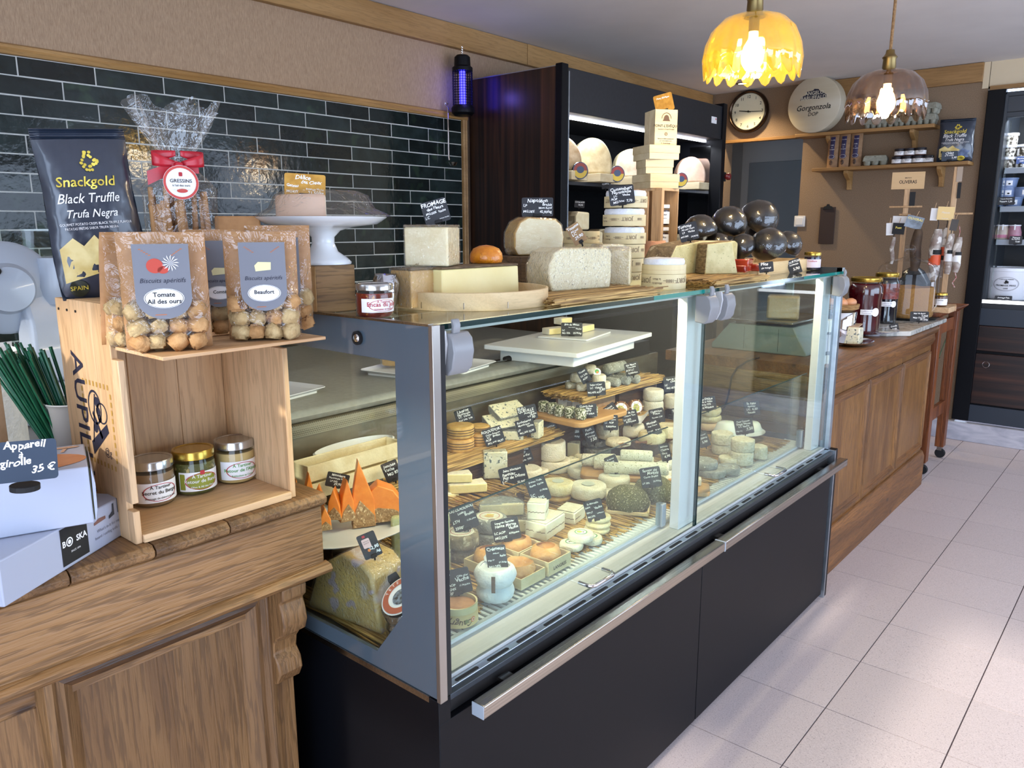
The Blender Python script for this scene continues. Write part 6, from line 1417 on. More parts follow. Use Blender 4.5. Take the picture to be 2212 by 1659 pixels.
# ---- cards in the case
def K(px,py,z,w,h,roll,lab,lines,**k): card(px,py,z,w,h,roll,lines,lab,**k)
K(1003,898,.86,40,31,-17,'price card reading Livarot on the orange banded cheese',[('Livarot',-.1,.5,.3),('Normandie',0,.15,.2),('LC  Vache',0,-.2,.2),('AOP 24%  9,90',0,-.65,.2)])
K(1139,892,.85,42,32,-14,'price card reading Bleu Queuille behind the blue loaves',[('BLEU',-.4,.55,.24),('QUEUILLE',-.1,.2,.24),('Auvergne',.2,-.1,.18),('Vache',.4,-.4,.18),('27,30',.3,-.8,.24)])
K(1135,922,.81,40,35,-17,'price card reading Rochebaron on the left straw bundles',[('Rochebaron',0,.55,.22),('Montbrison',-.1,.2,.16),('Vache',.4,-.1,.17),('LP',-.6,-.35,.18),('MG.30% 32,90',0,-.75,.22)])
K(1066,942,.80,44,38,-18,'price card reading Roquefort on the upright blue block',[('ROQUEFORT',0,.55,.24),('Carles Aveyron',0,.2,.18),('LC   Brebis',0,-.1,.18),('AOP',-.6,-.4,.17),('MG.30% 44,50',.1,-.8,.2)])
K(1187,938,.74,40,44,-18,'price card reading Chaource standing in the hollow topped cylinder',[('Chaource',-.1,.6,.2),('Fermier',0,.28,.16),('Aube Vache',0,-.02,.16),('MG.20',-.4,-.5,.16),('9,50',.4,-.35,.2)])
K(1229,932,.715,48,38,-5,'price card reading Roquefort beside the Chaource card',[('ROQUEFORT',0,.6,.24),('Noble Cave',-.1,.32,.18),('Coulet Aveyron',.1,.02,.18),('Brebis',.5,-.22,.18),('MG.30%',-.5,-.7,.18),('39,90/kg',.4,-.7,.24)])
K(1276,941,.72,26,38,-24,'small price card on the ash coated cheeses',[('Petit',0,.6,.2),('Morvan',0,.2,.18),('Vache',0,-.2,.18),('7,50',.2,-.65,.22)])
K(1131,980,.71,34,42,-20,'price card reading Brillat Savarin on the cut white cylinder',[('Brillat Sav.',0,.6,.18),('Vache',.3,.3,.16),('LP IGP',-.3,0,.16),('Côte d\'or',.1,-.3,.16),('MG.36  7,50',0,-.75,.17)])
K(962,1000,.73,50,40,-2,'price card reading Brie de Meaux at the left edge of the front glass',[('Brie de',-.3,.6,.24),('Meaux',.2,.25,.24),('Vache',.5,-.05,.2),('AOP',-.7,-.3,.16),('MG.20%',-.5,-.65,.18),('23,90/kg',.4,-.65,.22)])
K(1110,1031,.70,60,50,-15,'large price card reading Saint Nectaire on the half wheel',[('Saint Nectaire',0,.6,.24),('Fermier',-.3,.25,.18),('Puy de Dôme',.2,-.05,.18),('LC',-.7,-.4,.18),('MG.29%',-.5,-.75,.18),('32,90/kg',.4,-.6,.26)])
K(1162,1057,.745,44,56,-20,'price card reading Bressan Truffé on the pointed white block',[('Bressan Truffe',0,.62,.17),('Russe  Vache',.1,.32,.15),('51,90/kg',.3,-.2,.2),('LC',-.5,-.45,.15),('MG.39%',-.3,-.75,.15)])
K(1001,1118,.73,56,56,-20,'price card reading Lou Claousou on the bark banded cheeses',[('LOU CLAOUSOU',0,.62,.17),('Lozère',0,.32,.15),('Brebis',.3,.08,.15),('LTH',-.6,-.25,.15),('250gr',-.5,-.75,.15),('11,50 pièce',.35,-.35,.19)])
K(1093,1144,.70,60,49,-12,'price card reading Langres above the orange cheeses',[('Langres Fermier',0,.6,.2),('Haute Marne',.1,.28,.18),('Vache',.5,0,.18),('LC AOP',-.55,-.3,.16),('MG:25%',-.45,-.75,.16),('8,50/pièce',.4,-.45,.24)])
K(1073,1206,.715,44,56,-8,'price card reading Crémeux Bufflonne on the paper wrapped pair',[('Crémeux',0,.65,.2),('Bufflonne',0,.36,.18),('Italie',.4,.1,.15),('250gr LP',-.4,-.15,.15),('MG:28%',-.4,-.72,.14),('37,50/kg',.35,-.4,.19)])
K(985,1257,.69,64,56,-12,'price card reading Epoisses in the front left corner of the case',[('Epoisses',-.1,.6,.26),('Côte d\'or',.1,.32,.2),('Vache',.45,.0,.22),('LC AOP',-.55,-.3,.16),('MG:24%',-.5,-.6,.17),('250gr',-.5,-.88,.15),('11,90/pièce',.4,-.4,.22)])
K(1284,1102,.69,40,46,-18,'price card reading St Marcellin on the creamy discs',[('St Marcellin',0,.6,.2),('Isère',-.1,.3,.17),('Vache',.5,.1,.17),('IGP LT',-.5,-.2,.15),('MG.23%',-.4,-.6,.15),('2,60/pièce',.4,-.4,.22)])
K(1324,1004,.70,27,40,-26,'price card reading St Félicien on the white round cheese',[('St Félicien',0,.6,.17),('Isère',0,.25,.15),('7,90',.3,-.3,.2),('LC 28%',-.2,-.7,.15)])
K(1406,1031,.715,44,44,-12,'price card reading Saveur du Maquis on the rear herb dome',[('Saveur du',-.2,.6,.2),('Maquis',.3,.3,.2),('Corse Brebis',0,-.02,.18),('LP 28%',-.5,-.6,.16),('32,90/kg',.35,-.5,.24)])
K(1437,977,.74,22,38,-16,'price card reading Bûchette on the herbed logs by the post',[('Bûchette',0,.6,.17),('Chèvre',.1,.2,.16),('Gers',-.2,-.2,.15),('4,90',.2,-.6,.19)])
K(1288,840,.895,40,30,-6,'price card reading Selles sur Cher before the goat cheese pyramid',[('Selles s/Cher',0,.5,.24),('LC  chèvre',0,.05,.2),('MG.45% AOP',-.2,-.6,.17),('7,50',.5,-.3,.24)])
K(1262,812,.93,22,32,-30,'small price card leaning on the left goat cheeses',[('Crottin',0,.55,.18),('LC 2,90',0,0,.2),('AOP',-.1,-.5,.18)])
K(1365,797,.935,30,28,-15,'price card reading Ste Maure on the thick goat log',[('Ste Maure',0,.55,.24),('Touraine',0,.2,.18),('AOP LC',-.4,-.25,.18),('8,90/pièce',.2,-.7,.22)])
K(1267,887,.83,44,28,-5,'price card reading Chèvre frais before the herb coated cheeses',[('Chèvre frais',0,.55,.24),('Noix, Figue',-.1,.2,.2),('Cranberry',-.1,-.15,.2),('4,90 pièce',.3,-.6,.2)])
K(1452,829,.885,36,32,-10,'price card above the white cylinder beside the middle post',[('Figue de Cl.',0,.55,.22),('Chèvre',.3,.2,.18),('LC',-.5,-.2,.17),('MG 45%',-.2,-.65,.17)])
K(1320,886,.80,28,26,-38,'price card reading Banon among the leaf wrapped cheeses',[('Banon',-.1,.4,.26),('chèvre',.1,0,.2),('9,50',.2,-.5,.22)])
K(1319,913,.775,32,33,-3,'price card reading Mothe sur feuille before the wrinkled cheese',[('Mothe/Feuille',0,.6,.2),('Poitou chèvre',0,.3,.17),('LC  AOP',-.2,-.1,.16),('8,90/pièce',.2,-.6,.22)])
K(1361,902,.775,33,31,-15,'price card reading XV de Pie right of the Mothe card',[('XV de Pie',0,.55,.24),('Chèvre Tarn',0,.2,.2),('LC 28%',-.4,-.35,.17),('8,50/pièce',.3,-.65,.22)])
K(1419,898,.775,32,31,-14,'price card reading Chabichou before the white cylinders',[('Chabichou',0,.5,.24),('Poitou',0,.2,.18),('Fermier 7,90',0,-.3,.2)])
K(1411,924,.745,30,34,-22,'price card reading Mothais below the Chabichou card',[('Mothais',0,.55,.22),('Frais Chèvre',0,.2,.17),('LC 22%',-.3,-.4,.16),('7,90',.3,-.6,.24)])
K(1461,897,.775,18,32,-14,'price card cut off by the middle post',[('Tom',0,.5,.24)])
K(1528,872,.76,36,30,-12,'price card reading Le Délice on the peach cheese of the right bay',[('Le Délice',0,.55,.24),('de la Vallée',0,.2,.17),('vache 22%',-.2,-.2,.17),('6,90/pièce',.3,-.65,.2)])
K(1624,882,.72,33,30,-10,'price card reading St Félix above the fresh cheeses',[('St Félix',0,.55,.24),('Fermier',0,.2,.17),('LC  6,50',.1,-.25,.22),('faisselle',-.1,-.7,.17)])
K(1607,921,.735,39,34,-13,'price card reading Petit Comtois on the ribbed cylinders',[('Petit Comtois',0,.55,.2),('Deux Sèvres',0,.22,.17),('LC Vache',0,-.1,.17),('130gr 23%',-.4,-.6,.15),('7,50',.45,-.55,.24)])
K(1519,949,.70,24,34,-24,'dark price card beside the ash coated discs',[('Cabri cendré',0,.5,.17),('Chèvre',.1,.05,.16),('5,90',.1,-.5,.2)])
K(729,1038,.84,48,32,16,'price card reading Mimolette lying on the orange wedges',[('Mimolette',0,.55,.22),('Normandie Vache',0,.15,.18),('LP 24%',-.3,-.3,.17),('39,90/kg',.3,-.65,.22)],x=None)
K(846,1018,.83,36,44,-20,'price card reading Jonchée right of the tall orange wedge',[('Jonchée',-.1,.5,.22),('Vache',-.2,.1,.2),('MG 8%',.1,-.35,.2)])
K(798,1178,.80,40,56,-20,'black card with pale pink sticker and flag on the golden quarter',[('22,90',.45,-.35,.18),('/kg',.5,-.7,.14)],x=-1.16)
t=bpy.data.objects[[o.name for o in bpy.data.objects if o.get('label','').startswith('black card with pale pink')][0]]
onprint(t,[rrect(.016,.019,.002,2,-.004,.006)],cmat('pink_sticker','#e0b8b0',rough=.5),lambda u,v,e=0:(u,-.0005,v),'sticker'); onprint(t,[rrect(.006,.005,.001,1,-.005,.0205)],redp,lambda u,v,e=0:(u,-.0006,v),'flag'); onprint(t,[circ(.003,12,-.004,-.009)],orangep,lambda u,v,e=0:(u,-.0006,v),'seal'); letter(t,[('VINTAGE',-.004,.009,.003,0),('RESERVE',-.004,.005,.003,0)],ink,lambda u,v,e=0:(u,-.0008,v),'sticker_lettering')
K(853,1255,.72,26,34,-30,'black plastic card stand on the foil wrapped wheel',[])


# ------------------------------------------------------------------ on the old shop counter
KZ=.9312
# wine box standing open to the right with a lid pushed in as a shelf
t=thing('wine_box','open pale wooden wine box standing upright with a shelf, on the old counter','wine box',(-1.33,.65,KZ))
X0,X1=-.115,.108; YA,YB_=-.15,.15; H_=.385
def leaf(nm,q,m=palepine,**k): return B(*q).build(nm,m,t,bevel=.0015,**k)
side=leaf('side_board',(X0,YA,0,X1-.022,YA+.011,H_)); leaf('side_board_edge',(X1-.0215,YA,.0,X1,YA+.011,.055)); leaf('side_board_edge',(X1-.0215,YA,.068,X1,YA+.011,.300)); leaf('side_board_edge',(X1-.0215,YA,.33,X1+.0,YA+.011,H_))
leaf('side_board',(X0,YB_-.011,0,X1,YB_,H_-.10)); leaf('side_board',(X0,YB_-.011,H_-.099,X1-.02,YB_,H_))
for k in range(3): leaf('back_board',(X0,YA+.0115+k*.0925,.0,X0+.009,YA+.0115+k*.0925+.092,H_-.001),palepine)
leaf('bottom_board',(X0+.0095,YA+.0115,0,X1+.004,YB_-.0115,.014),palepiney); leaf('top_board',(X0+.0,YA+.0115,H_-.011,X1-.02,YB_-.0115,H_),palepiney)
sh=B(.10,YA+.002,.3155,.254,YB_-.02,.321); sh.v=[(x+.0,y,z) for x,y,z in sh.v]
sh.build('shelf_board',palepiney,t,bevel=.001)
f=lambda u,v,e=.0006:(u,YA-.0005,v)
letter(t,[('AUPILHAC',-.300,-.070,.064)],inkn,lambda u,v,e=0:(u*1.0-.0,YA-.0006,v),'lettering',rot=-PI/2,bold=.008)
L_=[o for o in t.children if o.name.startswith('lettering')][0]
sq=[]
for i in range(8):
    for u,v in ((-.033+.0135*i,.252),(-.033+.0135*i,.118)): sq.append(rrect(.0055,.0085,.0004,1,u,v))
for i in range(9):
    for u in (-.040,.069): sq.append(rrect(.0055,.0085,.0004,1,u,.238-.0132*i))
onprint(t,sq,mat('cut_out_gold','#a98238',rough=.8),f,'cut_out')
em=[[(-.022,.150),(.045,.190),(.050,.176),(-.018,.128)]]+ring(.017,.020,20,.030,.205,.9)+ring(.022,.0255,22,.004,.212,1.15)+[circ(.009,12,.014,.222),circ(.008,12,.016,.207),circ(.007,10,.02,.195),circ(.008,10,.0,.176)]+[[(-.016,.15),(-.012,.15),(.010,.235),(.006,.235)]]+[[(.02,.16),(.026,.165),(-.004,.205),(-.008,.2)]]
onprint(t,em,inkn,f,'emblem'); letter(t,[('@g',.040,.136,.018,0)],inkn,f,'signature',bold=.0)
for u in (-.10,-.065,-.03,.07): MB().lathe([(0,0),(.0022,0),(.0022,.001),(0,.001)],8,T(u,YA-.0006,H_-.018,rx=PI/2)).build('nail',rubber,t)
# jars in the box
JZ=KZ+.0145
J=[(335,1098,'#8f6f52','silver','Secret du Berger','Fromage de chèvre et miel','brown','round spread jar with silver lid, nearest of three in the wine box',label_w,ink),
   (425,1072,'#6f6a38','gold','Retour de Rando','Olive & Ail des Ours','green','round spread jar with gold lid and olive label, middle of three in the wine box',olivep,white),
   (512,1047,'#cfae74','silver','Retour de l\'Alpage','Reblochon et Cumin','tan','round spread jar with silver lid and pale contents, farthest of three in the wine box',label_w,greenp)]
for k,(px,py,c,l,a,b_,nm,lab,lm,im) in enumerate(J):
    F=atz(JZ,px,py); r=.0375; d=Vector((F.x,F.y,0)).normalized(); q=F+d*r
    jm=mat('spread_'+nm,c,c if k!=1 else '#4a4a22',scale=70,rough=.35,spots=('#c9b27a',60,.66) if k<2 else None)
    tt=jar(lab,(q.x,q.y,JZ),r,.083,jm,silverlid if l=='silver' else goldlid,[('À Tartiner',.0085),(a,.0092),(b_,.0050)],facing(q)+.35,label_w,ellipse=redp,inkm=im if k!=1 else white,lz=(.14,.68),lw=1.15,lidh=.016,group='spread jars in the wine box')
    if k==1:
        f_=CYL(r); onprint(tt,[circ(r*.76,24,.0,.0275,.0165)],olivep,lambda u,v,e=0:f_(u,v,.0009),'oval_label',sub=6); onprint(tt,[rrect(.010,.03,.001,1,-.036,.0275)],olivep,lambda u,v,e=0:f_(u,v,.0008),'side_strip')
        onprint(tt,[rrect(.008,.008,.001,1,.0,.044)],redp,lambda u,v,e=0:f_(u,v,.0012),'crest')
# two gift boxes
giftw=mat('white_card_box','#a9afc0',rough=.35,coat=.2)
P0=Vector((-1.145,.29,0)); P1=Vector((-1.289,.517,0)); dirv=(P1-P0).normalized(); ang=math.atan2(dirv.y,dirv.x)
t=thing('gift_box','lower long white gift box with black logo square, on the old counter','gift box',(P0.x,P0.y,KZ),(0,0,ang))
W_=(P1-P0).length; D_=.25; h1=.066
B(0,0.0,0,W_,D_,h1).build('box',giftw,t,bevel=.002)
f=lambda u,v,e=.0006:(u,-.0005,v)
flatprint(t,[(.114,.006),(.172,.006),(.172,.064),(.114,.064)],ink,f,'logo_square')
g=lambda u,v,e=0:(u,-.0010,v)
letter(t,[('B',.120,.035,.013,0),('SKA',.158,.035,.013,0)],white,g,'logo_lettering',bold=.03); onprint(t,ring(.0052,.0072,20,.1315,.0395)+[circ(.0035,14,.1315,.0395)],white,g,'logo_ring')
letter(t,[('SINCE 1896',.143,.022,.0042,0)],white,g,'logo_small')
letter(t,[("What's in it for me?",.222,.028,.0072,0),('board / curling knife / pin',.222,.018,.0068,0)],mat('grey_print2','#6f6f78',rough=.6),f,'lettering')
onprint(t,[[(.188,.042),(.216,.044),(.216,.049),(.20,.050),(.188,.046)]],mat('brown_board_print','#7a564c',rough=.6),f,'board_print'); onprint(t,[[(.224,.040),(.238,.043),(.238,.062),(.234,.062),(.233,.050),(.224,.045)],rrect(.0015,.024,.0003,1,.247,.055)],mat('slate_print','#3c4048',rough=.6),f,'knife_print')
ang2=math.atan2(.425-.312,-1.193+1.209)
c1=atz(KZ+h1+.09,190,1006); a2=math.atan2(.484-.439,-1.345+1.216)   # right side runs to the back
ex=Vector((-math.sin(a2-PI/2+PI/2),0,0))
bx=Vector((math.cos(a2),math.sin(a2),0))      # towards the back left
fx=Vector((bx.y,-bx.x,0))                      # along the front, away from the corner
t=thing('gift_box','upper white gift box with copper coloured board picture on its lid','gift box',(c1.x,c1.y,KZ+h1+.0008),(0,0,math.atan2(-bx.x,bx.y)+0))
# local frame: x along the front edge (corner at 0, box extends to -x or +x), y to the back
t.rotation_euler=(0,0,a2-PI/2)
h2=.088; s=-1
B(-.27,0,0,0,.145,h2).build('box',giftw,t,bevel=.002)
MB().prism([(.002,.0),(.006,.02),(.007,.06),(.003,h2)],.002,.142,'y').build('end_flap',giftw,t)
B(.0005,.004,.004,.0018,.14,h2-.004).build('flap_gap',mat('olive_card_edge','#55553c',rough=.8),t)
f=lambda u,v,e=.0006:(u,v,h2+.0006)
onprint(t,[circ(.10,28,-.10,.055,.05)],mat('copper_print','#b5764e','#c98d63',scale=20,rough=.4),f,'board_picture'); onprint(t,[[(-.035,.10),(-.030,.10),(-.024,.125),(-.03,.125)],circ(.018,18,-.026,.128,.006),circ(.012,12,-.075,.085,.004)],mat('pale_copper_print','#c9a184',rough=.4),lambda u,v,e=0:(u,v,h2+.0011),'curler_picture')
onprint(t,ring(.0085,.0095,18,-.018,.138,.35),mat('grey_print3','#8b8b92',rough=.6),f,'stamp_ring'); letter(t,[('30 YEAR',-.012,.136,.006,0)],mat('grey_print4','#8b8b92',rough=.6),f,'stamp')
f=lambda u,v,e=.0006:(u,-.0005,v); flatprint(t,[(-.27,.01),(-.205,.01),(-.205,.07),(-.27,.07)],ink,f,'logo_square'); letter(t,[('BOSKA',-.235,.036,.013,0)],white,lambda u,v,e=0:(u,-.001,v),'logo_lettering',bold=.03)
# big blue card
k_=card(50,996,1.125,128,88,3,[('Appareil',.05,.62,.26),('à',-.05,.2,.22),('girolle',-.25,-.2,.26),('35 €',.35,-.6,.26)],'large slate blue card reading Appareil à girolle 35 on the gift boxes',tilt=-12,m=cardblue,clip=False)
MB().lathe([(0,0),(.018,0),(.018,.007),(0,.007)],20,T(0,.004,-.0385,rx=math.radians(12))).build('foot',rubber,k_)
# crisp bag on the box
baton=mat('crisp_bag_black','#1d2634','#232d3d',scale=8,rough=.28,spec=.7,coat=.3,bump=.5,bscale=9)
goldp=mat('gold_foil_print','#d9c24a',rough=.35,metal=.3); crispp=mat('crisp_picture','#e3cf8e','#c9ab58',scale=25,rough=.5); bluep_=mat('truffle_picture','#3c4a68','#6d80a3',scale=30,rough=.5)
def crispbag(label,loc,rot,w,h,d,big=True):
    t=thing('crisp_bag',label,'crisp bag',loc,rot)
    def fr(u,v,e=0):
        x=u/w*2; y=v/h; x=max(-1,min(1,x)); y=max(0,min(1,y))
        th=d*(1-abs(x)**2.6)**.5*(math.sin(PI*min(y*1.02,1))**.45 if y<.98 else 0)*(1-.25*y) if abs(x)<1 else 0
        cr=.0035*math.sin(9*x+14*y)*math.sin(17*y+5*x)*(1-y**6)
        wob=1-.06*math.sin(PI*y)*0+.03*math.sin(7*y)
        return (u*wob,-th*.5-cr-e,v)
    mb=MB()
    mb.grid(lambda a,b:fr((a-.5)*w,b*h*.93),17,21); mb.grid(lambda a,b:(lambda p:(p[0],-p[1]*.8+.0,p[2]))(fr((.5-a)*w,b*h*.93)),17,21)
    mb.build('pouch',baton,t,smooth=70)
    z0=h*.925; 
    s_=MB(); s_.grid(lambda a,b:((a-.5)*w*1.0,.0015*math.sin(b*5*2*PI)-.001,z0+b*h*.07),9,22); o=s_.build('seal_strip',baton,t,smooth=60); m_=o.modifiers.new('s','SOLIDIFY'); m_.thickness=.0012
    F2=lambda u,v,e=.0:fr(u,v,.0022)
    def fine(poly,mm,nm,e=.0018,n=6):
        xs=[p[0] for p in poly]; ys=[p[1] for p in poly]
        mb=MB(); cx=sum(xs)/len(xs); cy2=sum(ys)/len(ys); N_=len(poly); vs=[fr(cx,cy2,e)]
        for k in range(1,n+1): vs+=[fr(cx+(px-cx)*k/n,cy2+(py-cy2)*k/n,e) for px,py in poly]
        fs=[(0,1+i,1+(i+1)%N_) for i in range(N_)]
        for k in range(n-1): fs+=[(1+k*N_+i,1+(k+1)*N_+i,1+(k+1)*N_+(i+1)%N_,1+k*N_+(i+1)%N_) for i in range(N_)]
        mb.add(vs,fs); mb.build(nm,mm,t,smooth=70)
    fine([( -w*.44,h*.10),(-w*.2,h*.13),(w*.05,h*.16),(w*.12,h*.27),(-.0,h*.31),(-w*.08,h*.37),(-w*.2,h*.31),(-w*.3,h*.36),(-w*.44,h*.30)],crispp,'crisp_picture')
    fine([(w*.10,h*.08),(w*.38,h*.10),(w*.40,h*.24),(w*.2,h*.30),(w*.08,h*.2)],bluep_,'truffle_picture',.0015)
    fine(circ(w*.115,18,w*.17,h*.075,h*.055),goldp,'gold_badge',.0025); fine(circ(w*.10,18,-w*.32,h*.065,h*.05),mat('dark_badge','#23271c',rough=.4),'dark_badge',.0025)
    letter(t,[('SEA SALT',w*.17,h*.060,w*.045,0),('MEDITERRANEAN',w*.17,h*.082,w*.022,0)],ink,lambda u,v,e=0:fr(u,v,.0034),'badge_lettering'); letter(t,[('SPAIN',-w*.32,h*.055,w*.07,0)],goldp,lambda u,v,e=0:fr(u,v,.0034),'badge_lettering')
    letter(t,[('Snackgold',-w*.06,h*.655,w*.16,0)],goldp,F2,'gold_lettering',bold=.01,shear=.15)
    letter(t,[('Black Truffle',-w*.06,h*.56,w*.155,0),('Trufa Negra',-w*.06,h*.475,w*.13,0)],white,F2,'white_lettering',bold=.005,shear=.3,condense=.85)
    letter(t,[('GOURMET POTATO CRISPS BLACK TRUFFLE FLAVOUR',-w*.02,h*.43,w*.042,0),('PATATAS FRITAS SABOR TRUFA NEGRA',-w*.08,h*.405,w*.042,0)],white,F2,'small_lettering',condense=.75)
    rr=[]; rnd=random.Random(5)
    for k in range(26): a=rnd.random()*2*PI; q=.5+.5*rnd.random(); rr.append([(x,y) for x,y in circ(w*.018,7,w*.02+w*.10*q*math.cos(a),h*.80+h*.055*q*math.sin(a))])
    onprint(t,rr,goldp,F2,'gold_emblem')
    return t
pb=Vector((-1.365,.60,KZ+H_+.002))
t=crispbag('large black truffle crisp bag standing on the wine box',(-1.385,.565,KZ+H_+.0015),(math.radians(-3),math.radians(-4),facing((-1.385,.565,1.3))+.22),.140,.275,.062)
# breadstick bag with red bow
stick=mat('breadstick','#b78b5c','#9c6f42',scale=30,rough=.75,bump=.6,spots=('#4a3220',70,.70))
g_=Vector((-1.375,.70,KZ+H_+.001)); t=thing('breadstick_bag','clear bag of speckled breadsticks tied with a red bow, behind the biscuit bags','breadstick bag',g_,facing(g_)+.1)
rnd=random.Random(4)
for k in range(26):
    a=rnd.uniform(-.052,.052); b_=rnd.uniform(-.018,.018); hh=rnd.uniform(.145,.185)
    MB().tube([(a,b_,.004),(a*1.0+rnd.uniform(-.004,.004),b_,hh*.5),(a*.95+rnd.uniform(-.006,.006),b_*.9,hh)],[.0045,.0052,.0046],7).jitter(.0012,90,k).build('breadstick',stick,t,smooth=60)
def bagf(a,b):   # closed cellophane body with a flared gathered top
    ang_=2*PI*a; z=b*.325
    if z<.17: rx,ry=.062,.030
    elif z<.222: q=(z-.17)/.052; rx,ry=.062*(1-q)**.6+.010,.030*(1-q)+.009
    else: q=(z-.222)/.103; rx,ry=.010+.062*q**.8,.009+.016*q
    fl=1+(.16*math.sin(9*ang_)*min(1,max(0,(z-.19)/.06)))
    top=.012*math.sin(5*ang_+1)*max(0,b-.9)*10
    return (rx*fl*math.cos(ang_),ry*fl*math.sin(ang_),z+top)
MB().grid(bagf,64,30).build('cellophane',film2,t,smooth=70)
red=mat('red_satin_ribbon','#c01f30','#a81526',scale=30,rough=.35,bump=.2)
MB().tube([(.012*math.cos(a*PI/8),.012*math.sin(a*PI/8),.222) for a in range(17)],.004,6).build('ribbon_tie',red,t,smooth=60)
for sx in (-1,1):
    lp=MB().grid(lambda u,v:(sx*(.004+.038*math.sin(PI*u)*(1 if 1 else 0)),-.018-.008*math.sin(2*PI*u),.222+.010+(v-.5)*.018*(.5+.8*math.sin(PI*u))+ (u-.5)*.018),14,4); o=lp.build('bow_loop',red,t,smooth=60); m_=o.modifiers.new('s','SOLIDIFY'); m_.thickness=.001
o=MB().grid(lambda u,v:(-.002-.050*u,-.020-.004*math.sin(PI*u),.220-.022*u+(v-.5)*.017*(1+.4*u)),10,4).build('ribbon_tail',red,t,smooth=60)
o=MB().grid(lambda u,v:(.002+.030*u,-.020-.002*math.sin(PI*u),.214+.002*u+(v-.5)*.012*(1+.4*u)),8,4).build('ribbon_tail',red,t,smooth=60)
MB().lathe([(0,-.006),(.007,-.004),(.008,0),(.007,.004),(0,.006)],12,T(0,-.021,.221)).build('bow_knot',red,t,smooth=60)
f=lambda u,v,e=0:(u,-.0338-.0,v+.19); fl2=lambda z:(lambda u,v,e=0:(u,-.0325-z,v+.191))
MB().prism(circ(.029,32,0,.191),-.0325,-.0318,'y').build('round_label',label_w,t); onprint(t,ring(.0245,.0285,32),mat('coral_print','#c9483f',rough=.5),fl2(.0006),'label_border')
letter(t,[('GRESSINS',.0,.0,.0085,0),("à l'ail des ours",0,-.0065,.005,0)],ink,fl2(.0007),'label_lettering',bold=.01); onprint(t,[circ(.009,18,.001,-.014,.0035)],mat('coral_print2','#c9483f',rough=.5),fl2(.0007),'label_badge'); onprint(t,[rrect(.006,.007,.001,1,0,.014)],redp,fl2(.0008),'label_crest')
# biscuit bags
cracker=cmat('cheese_cracker','#c69a66','#a87a48',scale=22,rough=.8,bump=.7,bscale=60,spots=('#7a4f2a',30,.66)); cracker2=cmat('pale_cracker','#c7ad7d','#a98b5c',scale=26,rough=.8,bump=.7,bscale=60,spots=('#77603a',34,.64))
kraftb=mat('kraft_bag_back','#bb8a58','#b07f4e',scale=80,rough=.6,bump=.1); lavl=mat('grey_lavender_label','#72747c',rough=.55)
import bmesh
def rounded(me,b=.004):
    bm=bmesh.new(); bm.from_mesh(me); bmesh.ops.bevel(bm,geom=list(bm.edges)+list(bm.verts),offset=b,segments=3,affect='EDGES',clamp_overlap=True); bm.to_mesh(me); bm.free(); me.polygons.foreach_set('use_smooth',[True]*len(me.polygons)); return me
ck=[rounded(MB().box(-.0115,-.009,-.010,.0115,.009,.010).jitter(.0028,50,s).mesh('biscuit',c),.0032) for s,c in ((1,cracker),(2,cracker2),(3,cracker),(4,cracker2))]
